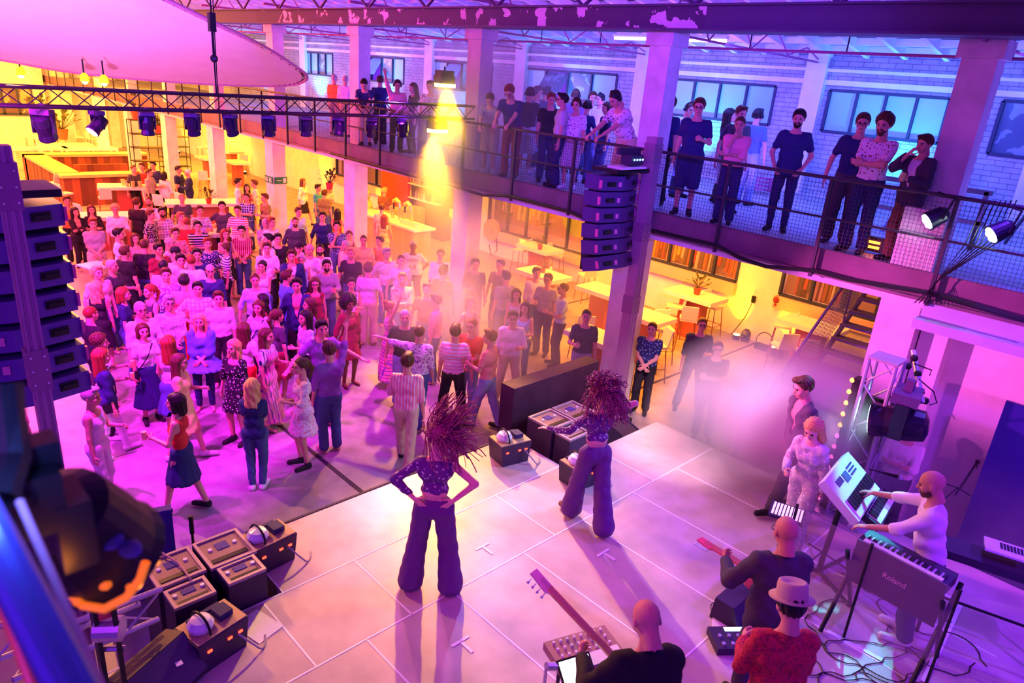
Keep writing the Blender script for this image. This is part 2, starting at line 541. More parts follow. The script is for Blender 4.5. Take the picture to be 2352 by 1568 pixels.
# mezzanine
S(MB().bb((-46.7, 9.92, 3.44), (6, 16, 3.7)).build('mezzanine_floor', [M_white])).data.materials[0] = M_white
S(MB().bb((-46.7, 9.92, 3.7), (6, 15.9, 3.72)).build('mezzanine_boards', M_plank))
S(MB().bb((-46.7, 9.86, 3.42), (6, 9.92, 3.76)).bb((-46.7, 9.78, 3.40), (6, 9.92, 3.44)).build('trim_3', M_fascia))
S(MB().bb((-46.7, 9.95, 3.28), (6, 10.12, 3.44)).build('trim_4', mat('pink_rim', (0.85, 0.75, 0.78))))
CX = [-2.95, -7.42, -11.95, -16.45, -20.95, -25.3, -29.7, -34.1, -38.5]
for x in CX:
    yu = 10.44 if x > -3 else 10.14
    c = MB(); c.bb((x, 9.97, 0), (x + .5, 10.37, 3.7)); c.bb((x - .02, 9.95, 0), (x + .52, 10.39, .12)); c.bb((x + .02, yu, 3.5), (x + .42, yu + .34, 6.52)); c.bb((x - .04, yu - .05, 6.3), (x + .48, yu + .4, 6.52))
    if x > -3: c.bb((x, 9.93, 3.7), (x + .5, 9.99, 4.5))
    T(S(c.build('concrete_column', M_col)))
MB_b = MB(); MB_b.bb((-46.7, 9.9, 6.53), (-21, 10.0, 6.84)); MB_b.bb((-6.3, 9.9, 6.53), (6, 10.0, 6.84)); MB_b.bb((-46.7, 9.8, 6.50), (6, 10.3, 6.53)); MB_b.bb((-46.7, 9.8, 6.84), (6, 10.3, 6.87))
S(MB_b.build('beam', M_beam2))
S(MB().bb((-21, 9.9, 6.53), (-6.3, 10.0, 6.84)).build('beam', M_beam))
# roof
M_roof = mat('roof_boards', (0.55, 0.48, 0.66), noise=0.3)
M_purl = mat('roof_purlin_paint', (0.85, 0.80, 0.88))


def rz_(y):
    return 6.75 + (16.1 - y) * 0.16


rf = MB(); rf.add([(-46.7, 16.2, rz_(16.2)), (6, 16.2, rz_(16.2)), (6, -9, rz_(-9)), (-46.7, -9, rz_(-9)), (-46.7, 16.2, rz_(16.2) + .1), (6, 16.2, rz_(16.2) + .1), (6, -9, rz_(-9) + .1), (-46.7, -9, rz_(-9) + .1)],
                  [(0, 1, 2, 3), (4, 7, 6, 5), (0, 4, 5, 1), (1, 5, 6, 2), (2, 6, 7, 3), (3, 7, 4, 0)])
S(rf.build('ceiling', M_roof))
pu = MB()
y = 15.8
while y > 4.0:
    pu.bb((-46.5, y - .05, rz_(y) - .14), (6, y + .05, rz_(y) - .01)); y -= 0.62
x = -40.0
while x < 6:
    pu.add([(x, 16, rz_(16) - .2), (x + .09, 16, rz_(16) - .2), (x + .09, 4, rz_(4) - .2), (x, 4, rz_(4) - .2), (x, 16, rz_(16) - .02), (x + .09, 16, rz_(16) - .02), (x + .09, 4, rz_(4) - .02), (x, 4, rz_(4) - .02)],
           [(0, 1, 2, 3), (4, 7, 6, 5), (0, 4, 5, 1), (1, 5, 6, 2), (2, 6, 7, 3), (3, 7, 4, 0)])
    x += 0.75
S(pu.build('trim_5', M_purl))
M_rod = mat('tie_rod_paint', (0.42, 0.12, 0.28))
for i, x in enumerate(CX[:7]):
    t = MB(); xc = x + .25
    t.tube((xc, 10.1, 6.5), (xc, 16, 6.45), .022, 6)
    ys = [10.1, 11.5, 13, 14.5, 16]
    for a, b in zip(ys[:-1], ys[1:]):
        m_ = (a + b) / 2
        t.tube((xc, a, 6.5), (xc, m_, rz_(m_) - .2), .016, 5); t.tube((xc, m_, rz_(m_) - .2), (xc, b, 6.47), .016, 5)
    t.box((xc, 13, rz_(13) - .22), (.06, 6, .06))
    S(t.build('roof_truss_web', M_rod))
# trusses over the hall above the main beam
t = MB(); t.bb((-46.5, 9.95, 7.55), (6, 10.05, 7.7))
x = -44
k = 0
while x < 5:
    t.tube((x, 10, 6.87), (x + 1.1, 10, 7.6), .03, 5); t.tube((x + 1.1, 10, 7.6), (x + 2.2, 10, 6.87), .03, 5); x += 2.2
S(t.build('roof_truss_web', M_beam2))
pp = root('sprinkler_pipe', (-20, 10.8, 6.33), 'long thin sprinkler pipe hung under the roof along the gallery', 'pipe')
MB().tube((-46, 10.8, 6.33), (6, 10.8, 6.33), .022, 6).build('pipe', M_rod, pp)
h = MB()
for x in np.arange(-30, 5, 1.5):
    h.tube((x, 10.8, 6.33), (x, 10.8, 6.75), .012, 4)
h.build('hangers', M_steel, pp)
for (x, nm) in ((-9.3, 'between the two pillars over the dark speaker array'), (-7.9, 'right beside the pillar behind the black mast')):
    r = root('tube_light', (x, 12.3, 6.55), 'glowing pink tube light under the roof ' + nm, 'ceiling light')
    MB().bb((x - .6, 12.25, 6.58), (x + .6, 12.35, 6.64)).tube((x - .4, 12.3, 6.6), (x - .4, 12.3, 7.32), .008, 4).tube((x + .4, 12.3, 6.6), (x + .4, 12.3, 7.32), .008, 4).build('fitting', M_purl, r)
    MB().tube((x - .58, 12.3, 6.55), (x + .58, 12.3, 6.55), .025, 8).build('tube', mat('pink_tube', (1, .5, .8), emit=14, ecol=(1, .25, .65)), r)
# stage-right wall under the gallery
wr = MB(); wr.bb((-2.43, 10.5, 0), (6, 10.7, 3.44)); wr.bb((-2.43, 10.2, 0), (-2.1, 10.5, 3.44))
S(wr.build('wall_right', M_white))
S(MB().bb((-2.4, 9.55, 3.1), (6, 9.85, 3.22)).bb((-2.4, 9.8, 3.22), (6, 9.85, 3.4)).build('trim_6', mat('lilac_girder_paint', (0.45, 0.45, 0.65))))

# railing
PX = [3.6, 2.1, 0.6, -0.88] + [-2.35 - 1.52 * k for k in range(29)]
rl = root('gallery_railing', (-10, 9.74, 3.4), 'dark steel balustrade with wire mesh along the gallery edge', 'railing')
MB().tube((3.8, 9.74, 4.72), (-46, 9.74, 4.72), .026, 8).build('top_rail', M_steel, rl)
MB().tube((3.8, 9.76, 4.20), (-46, 9.76, 4.20), .016, 6).build('mid_rail', M_steel, rl)
for x in PX:
    MB().box((x, 9.76, 4.05), (.045, .045, 1.36)).build('post', M_steel, rl)
for k in range(15):
    x1, x0 = PX[k], PX[k + 1]
    g = MB()
    for z in np.arange(3.78, 4.68, .05):
        g.box(((x0 + x1) / 2, 9.77, z), (x1 - x0, .004, .004))
    for x in np.arange(x0 + .05, x1, .05):
        g.box((x, 9.77, 4.22), (.004, .004, .92))
    g.build('mesh_panel', M_steel, rl)
cb = [gy(px, py, 9.7) for px, py in ((760, 352), (880, 385), (950, 405), (1050, 430), (1110, 448), (1172, 450), (1306, 485), (1370, 515), (1480, 525), (1645, 563), (1700, 592), (1760, 612), (1865, 620), (1950, 642), (2130, 672), (2352, 735))]
T(MB().path(cb, .03, 6).build('cable', M_blk), 'thick black cable draped in loops along the underside of the gallery edge', 'cable')
# staircase behind the pillar
M_stair = mat('stair_steel', (0.22, 0.16, 0.36), rough=0.5)
st = root('staircase', (-3.7, 11.2, 0), 'open steel staircase with grated treads rising to the gallery', 'staircase')
n = 18
A0 = np.array([-4.02, 8.9, 0.0]); dY = np.array([0.0, 0.255, 0.185]); Wd = np.array([0.95, 0.0, 0.0])
for k in range(n):
    p = A0 + dY * (k + 1)
    MB().box(p + Wd / 2, (0.95, .24, .04)).build('tread', M_stair, st)
for sgn, nm in ((0, 'stringer'), (1, 'stringer')):
    q = A0 + Wd * sgn
    MB().prism([q + (0, -.1, -.05), q + (0, .12, .0), q + dY * n + (0, .12, .0), q + dY * n + (0, -.1, 0)], (0.04, 0, 0)).build(nm, M_stair, st)
hr = MB(); hr.tube(A0 + (0, 0, 1.0), A0 + dY * n + (0, 0, 1.0), .025, 8)
for k in (0, 6, 12, 18):
    p = A0 + dY * k; hr.tube(p, p + (0, 0, 1.0), .018, 6)
hr.build('handrail', M_stair, st)
g = MB()
for k in np.arange(0, n, .22):
    p = A0 + dY * k; g.tube(p + (0, 0, .15), p + (0, 0, .9), .004, 4, cap=False)
for z in np.arange(.15, .95, .06):
    g.tube(A0 + (0, 0, z), A0 + dY * n + (0, 0, z), .004, 4, cap=False)
g.build('mesh_infill', M_stair, st)
# ================================================================ STAGE AND RIG
SZ = 0.8
M_stage = mat('stage_floor', (0.60, 0.50, 0.48), rough=0.38, noise=0.28)
M_tape = mat('white_tape', (0.95, 0.95, 0.95))
M_case = mat('speaker_paint', (0.05, 0.028, 0.075), rough=0.55, noise=0.3)
M_ply = mat('sub_top_paint', (0.34, 0.22, 0.20), rough=0.5, noise=0.3)
sg = root('stage', (-1, 4, 0), 'low stage of pale grey plates with white taped joints', 'stage')
d = MB(); d.bb((-5.27, 0.3, 0.02), (3.2, 8.72, SZ)); d.bb((-6.27, 2.5, 0.02), (-5.27, 6.5, SZ))
d.build('deck', M_stage, sg)
tp = MB()
def tl(x0, y0, x1, y1, w=.009):
    if x0 == x1: tp.bb((x0 - w, y0, SZ), (x0 + w, y1, SZ + .003))
    else: tp.bb((x0, y0 - w, SZ), (x1, y0 + w, SZ + .003))
tl(-5.27, .5, -5.27, 6.5); tl(-4.26, .5, -4.26, 8.7); tl(-2.26, .5, -2.26, 8.7); tl(-.3, .5, -.3, 6.3)
for y in (2.29, 3.29, 5.3, 7.24): tl(-5.27, y, -4.26, y)
for y in (1.79, 2.79, 3.79, 4.79, 5.78, 6.77, 7.76): tl(-4.26, y, -2.26, y)
for y in (2.3, 4.3): tl(-6.25, y + .2, -5.27, y + .2, .006)
for y in (5.3, 6.3, 7.3): tl(-2.26, y, -.3, y)
tp.build('joint_tape', M_tape, sg)
MB().bb((-6.3, 2.48, .55), (-6.27, 6.52, SZ + .01)).bb((-6.34, 2.48, .3), (-6.3, 6.52, .36)).build('edge_strip', M_joint, sg)
for i, (px, py) in enumerate(((1112, 1258), (1390, 1272), (1062, 1477))):
    p = gz(px, py, SZ)
    T(MB().box(p + (-.03, 0, .004), (.03, .2, .004)).box(p + (.06, 0, .004), (.16, .03, .004)).build('floor_mark', M_tape, off=p), 'white T shaped tape mark on stage ' + ('beside the trousers of the dancer with flying hair', 'crossed by the long shadow of the second dancer', 'closest to the bass guitar head')[i], 'tape mark')
for i, pl in enumerate(([(2121, 1566), (2207, 1385)], [(1900, 1449), (2025, 1515)], [(2137, 1352), (2195, 1378)])):
    a, b = gz(*pl[0], SZ), gz(*pl[1], SZ)
    x, y, z = frame(b - a)
    T(MB().box((a + b) / 2 + (0, 0, .005), (.05, .004, np.linalg.norm(b - a)), ax=(np.cross((b - a) / np.linalg.norm(b - a), (0, 0, 1)), (0, 0, 1), (b - a) / np.linalg.norm(b - a))).build('tape_line', M_tape, off=a), ('long white tape line on the floor by the keyboard player\'s shoe', 'white tape strip running under the legs of the acrylic screen', 'short white tape strip behind the black stage piano')[i], 'tape')
p = gz(593, 1438, SZ)
T(MB().box(p + (0, 0, .004), (.36, .27, .004), rz=.25).build('paper_sheet', mat('paper', (.95, .93, .95)), off=p), 'blank white sheet of paper lying by the corner of the stage', 'paper')


def subwoofer(loc, label, logo=False, rz=0.0, sx=.62, sy=.72, h=1.12):
    r = root('subwoofer', loc, label, 'speaker', 'subwoofers in front of the stage')
    b = np.array(loc)
    MB().bb(b - (sx / 2, sy / 2, 0), b + (sx / 2, sy / 2, h)).build('cabinet', M_case, r)
    t = MB(); t.bb(b + (-sx / 2 + .03, -sy / 2 + .03, h), b + (sx / 2 - .03, sy / 2 - .03, h + .012)); t.build('lid', M_ply, r)
    MB().bb(b + (-sx / 2, -sy / 2, h), b + (sx / 2, -sy / 2 + .03, h + .03)).bb(b + (-sx / 2, sy / 2 - .03, h), b + (sx / 2, sy / 2, h + .03)).bb(b + (-sx / 2, -sy / 2 + .03, h), b + (-sx / 2 + .03, sy / 2 - .03, h + .03)).bb(b + (sx / 2 - .03, -sy / 2 + .03, h), b + (sx / 2, sy / 2 - .03, h + .03)).build('edge_frame', mat('sub_edge', (.5, .4, .42), metal=.4), r)
    MB().bb(b + (-sx * .25, -.06, h + .012), b + (-sx * .02, .06, h + .02)).build('label_plate', mat('blue_plate', (.08, .05, .3)), r)
    MB().bb(b + (sx * .22, -sy / 2 + .05, h + .012), b + (sx * .34, sy / 2 - .05, h + .02)).build('slot', M_blk, r)
    k = MB(); 
    for yy in (-.12, .12): MB().tube(b + (-sx * .1, yy, h + .012), b + (-sx * .1, yy, h + .03), .02, 10).build('caster_cup', M_tape, r)
    if logo:
        MB().bb(b + (sx / 2, -.13, .55), b + (sx / 2 + .01, .13, .78)).build('badge', mat('badge', (.5, .38, .3)), r)
        g = MB()
        for yy, zz, a, c in ((-.07, .67, .02, .16), (-.03, .74, .06, .025), (-.04, .67, .04, .02), (.05, .67, .02, .16), (.08, .74, .05, .02)):
            g.bb(b + (sx / 2 + .01, yy - a / 2, zz - c / 2), b + (sx / 2 + .016, yy + a / 2, zz + c / 2))
        g.build('badge_mark', M_case, r)
    return r


subwoofer((-5.83, 1.71, 0), 'dark subwoofer by the left mast, with a cable lying over its lid', sx=.45, sy=.43)
subwoofer((-5.82, 2.18, 0), 'dark subwoofer with open framed lid beside the smoke machine at the stage corner', sx=.47, sy=.44)
subwoofer((-5.42, 1.70, 0), 'shorter brown subwoofer without a badge behind the wedge monitor', h=1.11, sx=.28, sy=.36)
subwoofer((-5.44, 2.18, 0), 'brown subwoofer with a square badge facing the sheet of paper', True, h=1.11, sx=.28, sy=.36)
subwoofer((-5.86, 6.89, 0), 'subwoofer next to the crowd side smoke machine, in front of the tall dark panel', sx=.47, sy=.46)
subwoofer((-5.86, 7.38, 0), 'subwoofer behind the raised arm of the curly haired dancer', sx=.47, sy=.46)
subwoofer((-5.45, 6.9, 0), 'subwoofer whose front is partly hidden by the sequined sleeve', h=1.08, sx=.28, sy=.42)
T(MB().path([gz(370, 1268, 1.17), gz(410, 1292, 1.17), gz(435, 1325, 1.17), gz(450, 1355, 1.03), gz(465, 1390, 1.0), gz(470, 1420, .85)], .01, 6).build('cable', mat('tan_cable', (.6, .4, .3))), 'thin tan cable crossing the lids of the two left subwoofers', 'cable')


def smoke_machine(px, py, rz, label):
    p = gz(px, py, SZ)
    r = root('smoke_machine', p, label, 'smoke machine', 'battery smoke machines on the stage corners')
    a = np.array([math.cos(rz), math.sin(rz), 0]); c = np.array([-a[1], a[0], 0]); u = np.array([0, 0, 1.0])
    MB().prism([p - c * .2 + u * 0 - a * .17, p + c * .2 - a * .17, p + c * .24 + u * .3 - a * .17, p - c * .24 + u * .3 - a * .17], a * .34).build('housing', M_case, r)
    MB().box(p + u * .305, (.32, .46, .015), ax=(a, c, u)).build('top_plate', mat('ochre_plate', (.55, .4, .2), rough=.4), r)
    MB().lathe(p + u * .32 + c * -.1, [(.1, 0), (.11, .04), (.08, .09), (.02, .11)], 14).build('bottle', mat('white_bottle', (.85, .85, .95), rough=.2), r)
    h = [p + u * .32 + c * (-.1) + a * (.14 * math.cos(t)) + u * (.14 * math.sin(t)) for t in np.linspace(0, PI, 9)]
    MB().path(h, .012, 6).build('handle', M_blk, r)
    MB().box(p + u * .35 + c * .1, (.14, .12, .06), ax=(a, c, u)).box(p + u * .33 - a * .12, (.04, .3, .03), ax=(a, c, u)).build('control_box', mat('dk_blue', (.03, .02, .12)), r)
    m = MB()
    for k in (-.14, .05, .15): m.box(p + a * .175 + c * k + u * .2, (.01, .04, .02), ax=(a, c, u))
    m.build('indicator_light', mat('red_led', (1, .05, .02), emit=4, ecol=(1, .05, .02)), r)
    MB().path([p + a * (.18 + .13 * math.sin(t_ * 2.6)) + c * (.12 + .22 * t_) + u * max(.012, .2 - .32 * t_) for t_ in np.linspace(0, 1.15, 12)], .009, 6).build('power_lead', mat('grey_lead', (.35, .3, .4)), r)


smoke_machine(616, 1285, .1, 'smoke machine with twin white bottles by the outer subwoofer')
smoke_machine(492, 1492, .2, 'smoke machine beside the sheet of paper and the wedge monitor')
smoke_machine(1168, 1052, -.2, 'smoke machine with a yellow lit top at the crowd edge of the stage')
smoke_machine(1330, 1105, -.1, 'smoke machine half hidden by the curly haired dancer')


def wedge(p, rz, label, sc=1.0):
    p = np.array(p, float); r = root('wedge_monitor', p, label, 'stage monitor')
    a = np.array([math.cos(rz), math.sin(rz), 0]) * sc; c = np.array([-math.sin(rz), math.cos(rz), 0]) * sc; u = np.array([0, 0, 1.0]) * sc
    prof = [(-.28, 0), (.26, 0), (.3, .1), (.02, .42), (-.2, .36)]
    MB().prism([p + a * x + u * z - c * .35 for x, z in prof], c * .7).build('cabinet', M_case, r)
    q = [(.305, .115), (.035, .42), (.045, .43), (.315, .125)]
    MB().prism([p + a * x + u * z - c * .32 for x, z in q], c * .64).build('grille', mat('monitor_grille', (.09, .05, .13), rough=.8), r)
    MB().box(p + a * .2 + u * .32 + c * .1, (.05, .05, .004)).build('label', M_tape, r)


wedge((-4.85, 1.2, SZ), .45, 'big curved black wedge monitor on the stage edge near the winch', .85)
wedge(gz(1455, 1018, .25) * (1, 1, 0), 1.2, 'dark wedge monitor on the floor behind the curly haired dancer', 1.2)
# dark crowd panel and barrier panel
T(MB().prism([(-6.5, 6.75, 0), (-6.5, 8.7, 0), (-6.5, 8.7, 1.4), (-6.5, 6.75, 1.4)], (-.28, 0, 0)).build('speaker_cabinet', mat('long_cabinet', (.075, .02, .06), rough=.6, noise=.5), off=(-6.5, 7.7, 0)), 'long dark speaker cabinet standing across the stage front by the pillar', 'speaker')
a, b = gz(300, 1312, .5), gz(390, 1290, .5); a[2] = b[2] = 0
T(MB().prism([(-7.05, 1.35, 0), (-6.85, 2.05, 0), (-6.85, 2.05, 1.05), (-7.05, 1.35, 1.05)], (-.08, .02, 0)).box((-6.97, 1.72, 1.07), (.1, .7, .05), rz=-.28).build('flight_case_lid', mat('blue_panel', (.06, .02, .32)), off=b), 'upright dark blue case lid beside the left subwoofers', 'case')
p = gz(438, 1188, 1.0); p[2] = 0
r = root('microphone_stand', p, 'short black microphone stand on the dance floor behind the subwoofers', 'microphone stand')
MB().tube(p, p + (0, 0, .85), .015, 8).lathe(p, [(.12, 0), (.12, .02), (.02, .03)]).build('pole', M_blk, r)
MB().tube(p + (0, 0, .8), p + (0, 0, 1.02), .025, 10).build('microphone', M_blk, r)


def mast(P, zt, label):
    r = root('lifting_mast', (P[0], P[1], 0), label, 'mast')
    b = np.array([P[0], P[1], 0.0])
    m = MB(); w_ = .10 if zt > 4.96 else .18; m.box(b + (0, 0, zt / 2), (w_, w_, zt)); m.box(b + (w_ / 2, 0, zt / 2), (.02, w_ * .25, zt)); m.box(b + (w_ / 2, -w_ * .42, zt / 2), (.02, .016, zt)); m.box(b + (w_ / 2, w_ * .42, zt / 2), (.02, .016, zt))
    m.build('pole', mat('mast_purple_grey', (.40, .20, .36), rough=.4, metal=.3), r)
    for k in (.45, .7, .95):
        MB().box(b + (0, 0, zt * k), (w_ + .03, w_ + .03, .3)).build('sleeve', mat('mast_sleeve', (.30, .14, .28), rough=.4, metal=.3), r)
    bl = MB()
    for k in (.45, .7, .95):
        for yy in (-.05, .05):
            for zz in (-.1, 0, .1): bl.ball(b + (w_ / 2 + .018, yy * w_ * 8, zt * k + zz), .008, 6)
    bl.build('bolts', M_alu, r)
    MB().box(b + (0, 0, .05), (.45, .45, .1)).build('base_plate', M_blk, r)
    return r


PL = gd(66, 725, 4.75); PR = gx(1478, 500, -6.6)
mast(PL, 5.0, 'tall purple lit lifting mast holding the left speaker array')
mast(PR, 4.95, 'dark lifting mast beside the pale pillar holding the right speaker array')


def line_array(top, gap, dy, n, tilt, label, grp, flip=1):
    """top = hang point of the rear centre; boxes stacked downward, rear faces look towards +X"""
    r = root('line_array', top, label, 'speaker array')
    p = np.array(top, float)
    h, wd = .225, .92
    MB().box(p + (-.28, 0, -n * .245 / 2 - .03), (.16, wd * .93, n * .245)).build('dark_gap_filler', M_blk, r)  # black filler behind the boxes so the gaps between them look dark
    MB().box(p + (-.1, 0, .1), (.5, wd * .9, .06)).box(p + (-.1, 0, .03), (.3, .06, .12)).build('bumper_frame', M_blk, r)
    for k in range(n):
        t = tilt[k]; ca, sa = math.cos(t), math.sin(t)
        X = np.array([ca, 0, sa]); Z = np.array([-sa, 0, ca]); Y = np.array([0, 1.0, 0])
        c = p + Z * (-h / 2)
        prof = [(-.42, -wd / 2), (-.42, wd / 2), (-.1, wd / 2), (.03, .06), (.03, -.06), (-.1, -wd / 2)]
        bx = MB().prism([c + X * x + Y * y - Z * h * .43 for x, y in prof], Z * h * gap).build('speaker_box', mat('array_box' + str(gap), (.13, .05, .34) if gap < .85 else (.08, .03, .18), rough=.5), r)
        for sg_ in (-1, 1):
            d1 = np.array([-.12 - .06, 0, 0]); A_ = np.array([.03, .06 * sg_]); B_ = np.array([-.1, wd / 2 * sg_]); m_ = A_ * .45 + B_ * .55
            nrm = np.array([B_[1] - A_[1], -(B_[0] - A_[0])]) * sg_; nrm /= np.linalg.norm(nrm)
            u = (B_ - A_) / np.linalg.norm(B_ - A_)
            U3 = X * u[0] + Y * u[1]; N3 = X * nrm[0] + Y * nrm[1]
            q = c + X * m_[0] + Y * m_[1] + N3 * .02
            g = MB().box(q, (.12, .03, .03), ax=(U3, N3, Z)).box(q - N3 * .012, (.15, .02, .07), ax=(U3, N3, Z))
            g.build('handle', M_blk, bx)
            if sg_ < 0: MB().box(q + U3 * -.15 - N3 * .008, (.05, .012, .07), ax=(U3, N3, Z)).build('label', mat('array_label', (.75, .25, .5)), bx)
            MB().box(c + X * B_[0] + Y * (B_[1] + .01 * sg_), (.05, .02, .12), ax=(X, Y, Z)).build('link_plate', mat('pink_link', (.8, .15, .4), metal=.3), bx)
        p = p - Z * (h + .018)
    return r


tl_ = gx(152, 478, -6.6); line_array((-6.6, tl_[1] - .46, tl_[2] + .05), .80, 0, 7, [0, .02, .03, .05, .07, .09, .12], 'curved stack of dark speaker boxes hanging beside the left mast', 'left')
q1, q2 = gx(1373, 412, -6.75), gx(1478, 412, -6.75)
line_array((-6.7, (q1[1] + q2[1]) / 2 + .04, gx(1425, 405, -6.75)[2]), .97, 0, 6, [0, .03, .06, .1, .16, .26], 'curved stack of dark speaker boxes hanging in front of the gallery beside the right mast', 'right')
p = gx(1440, 385, -6.7)
r = root('power_rack', p, 'small electronics tray with a white bar on top of the right speaker array', 'equipment rack')
MB().box(p, (.3, .6, .05)).build('tray', M_tape, r); MB().box(p + (0, .1, .12), (.2, .3, .16)).build('box', M_case, r)
MB().box(p + (0, 0, .25), (.05, .55, .1)).build('panel', M_case, r)
m = MB()
for k in range(4): m.ball(p + (.11, .02 + .07 * k, .13), .015, 6)
m.build('indicator_light', mat('blue_led', (.1, .3, 1), emit=6, ecol=(.2, .5, 1)), r)

# front truss
TX = -11.3
ta, tb = gx(-140, 222, TX), gx(1080, 277, TX)
tz = (ta[2] + tb[2]) / 2 + .1
tr = root('lighting_truss', (TX, tb[1], tz), 'long dark square lighting truss spanning the hall above the dancers', 'truss')
g = MB(); truss(g, (TX, ta[1], tz), (TX, tb[1], tz), w=.24, r=.022, rb=.008, seg=.28); g.build('frame', M_blk, tr)
print('truss', ta, tb)
hoist = gx(487, 60, TX)
hs = root('chain_hoist', (TX, hoist[1], tz), 'black chain hoist line hanging in front of the white fabric sail', 'hoist')
MB().tube((TX, hoist[1], tz + .12), (TX, hoist[1], 7.6), .012, 6).tube((TX + .05, hoist[1], tz + .12), (TX + .05, hoist[1] + .02, 6.6), .008, 6).build('chain', M_blk, hs)
MB().box((TX, hoist[1], 6.05), (.09, .09, .26)).tube((TX, hoist[1], 5.5), (TX, hoist[1], 6.0), .02, 6).ball((TX, hoist[1], 5.55), .06, 8).build('motor', M_blk, hs)
M_mh = mat('moving_head_shell', (.014, .01, .03), rough=.35)
LENSM = {}


def lens(col, e):
    k = (col, e)
    if k not in LENSM: LENSM[k] = mat('lens_%d' % len(LENSM), col, emit=e, ecol=col, rough=.2)
    return LENSM[k]


def moving_head(loc, pan, tilt, label, s=1.0, lm=None, group=None, up=False):
    b = np.array(loc, float); r = root('moving_head_light', b, label, 'stage light', group)
    sgn = 1 if up else -1
    cp_, sp_ = math.cos(pan), math.sin(pan)
    Xa = np.array([cp_, sp_, 0]); Ya = np.array([-sp_, cp_, 0]); Za = np.array([0, 0, 1.0]) * sgn
    MB().box(b + Za * .04 * s, (.24 * s, .16 * s, .07 * s), ax=(Xa, Ya, Za)).box(b - Za * .03 * s, (.05 * s, .05 * s, .08 * s)).build('base', mat('mh_base', (.10, .05, .14), rough=.4), r)
    y = MB()
    for q in (-1, 1): y.box(b + Za * .19 * s + Xa * .125 * s * q, (.025 * s, .08 * s, .24 * s), ax=(Xa, Ya, Za))
    y.box(b + Za * .095 * s, (.27 * s, .09 * s, .03 * s), ax=(Xa, Ya, Za)); y.build('yoke', M_mh, r)
    D = Za * math.cos(tilt) + Ya * math.sin(tilt)
    c = b + Za * .24 * s; U, V, W_ = frame(D)
    MB().lathe(c, [(.05 * s, -.17 * s), (.1 * s, -.15 * s), (.115 * s, -.05 * s), (.105 * s, .08 * s), (.12 * s, .15 * s), (.115 * s, .17 * s)], 14, ax=(U, V, W_)).build('head', M_mh, r, smooth=False)
    MB().lathe(c + W_ * .165 * s, [(.1 * s, 0), (.1 * s, .01 * s), (.02 * s, .02 * s)], 14, ax=(U, V, W_)).build('lens', lm or mat('dark_lens', (.05, .05, .12), rough=.05), r)
    return r, c + W_ * .2 * s, D


LBL = ['with a wide round face nearest the left frame edge', 'with a glowing white lens turned to the left', 'hanging upright over the black shelf rack', 'over the pillar with the moulded edge', 'over the group by the high white table', 'above the column with the exit sign', 'small and narrow in side view', 'beneath the orange shirted man', 'under the man leaning in dark clothes', 'closest to the yellow floodlights']
for k, (px, py) in enumerate(((97, 262), (222, 262), (336, 265), (441, 268), (528, 271), (617, 272), (702, 275), (778, 278), (853, 280), (925, 283))):
    q = gx(px, py, TX)
    sc_ = 1.0 if k == 0 else .8
    moving_head((TX, q[1], tz - .15), [.9, .3, 1.5, .8, .5, .9, 1.6, .7, 1.2, .6][k], [.5, -.8, 0, .3, .45, .2, .1, -.3, .5, .3][k], 'moving head light under the truss, ' + LBL[k], sc_, lens((1, .6, 1), 6) if k in (0, 1) else None, 'moving heads hanging under the lighting truss')
# yellow floodlights at the end of the truss
YL = []
for (px, py, s_, lb) in ((1020, 196, 1.0, 'upper glowing yellow floodlight above the end of the truss'), (1003, 300, 1.0, 'lower glowing yellow floodlight below the end of the truss')):
    q = gx(px, py, TX); r = root('floodlight', q, lb, 'stage light', 'yellow floodlights at the truss end')
    f = MB().box(q + (0, 0, .1), (.24, .34, .16)); f.tube(q + (0, 0, .15), q + (0, 0, .34), .02, 6)
    for k in range(7): f.box(q + (0, -.15 + .05 * k, .22), (.2, .012, .1))
    f.build('housing', M_mh, r)
    MB().box(q + (.05, -.02, -.0), (.24, .32, .06)).build('lens', lens((1, .72, .05), 30), r)
    YL.append(q)
# fabric sail
def dpl(px, py):
    A_ = np.array([[1, 700, 180], [1, 0, 150], [1, 400, 0]], float); k = np.linalg.solve(A_, [1 / 16.5, 1 / 14., 1 / 12.])
    return gd(px, py, 1 / (k[0] + k[1] * px + k[2] * py))
ol = [(-330, 60), (-160, 112), (0, 133), (150, 160), (300, 177), (480, 190), (600, 194), (660, 192), (688, 184), (692, 172), (678, 158), (600, 108), (500, 60), (400, 12), (300, -35), (150, -90), (-40, -120), (-250, -80), (-360, -10)]
sm = []
for i in range(len(ol)):
    p0, p1, p2, p3 = [np.array(ol[(i + j - 1) % len(ol)], float) for j in range(4)]
    for t in (0, .25, .5, .75):
        sm.append(.5 * (2 * p1 + (p2 - p0) * t + (2 * p0 - 5 * p1 + 4 * p2 - p3) * t * t + (3 * p1 - p0 - 3 * p2 + p3) * t ** 3))
W3 = [dpl(*q) for q in sm]; cen = sum(W3) / len(W3)
nrm = np.cross(W3[10] - cen, W3[20] - cen); nrm /= np.linalg.norm(nrm)
sl = root('fabric_sail', cen, 'large pale round fabric sail laced into a tube hoop under the roof', 'fabric sail')
MB().prism(W3, nrm * .02).build('fabric', mat('sail_cloth', (.80, .72, .76), noise=.08), sl)
HP = [cen + (q - cen) * 1.035 for q in W3]
MB().path(HP + [HP[0]], .035, 8).build('hoop', mat('hoop_paint', (.55, .28, .45), rough=.35), sl)
g = MB()
for i in range(0, len(W3), 1): g.tube(W3[i], HP[i] + (HP[i] - W3[i]) * .4, .014, 5)
g.build('lacing', M_blk, sl)
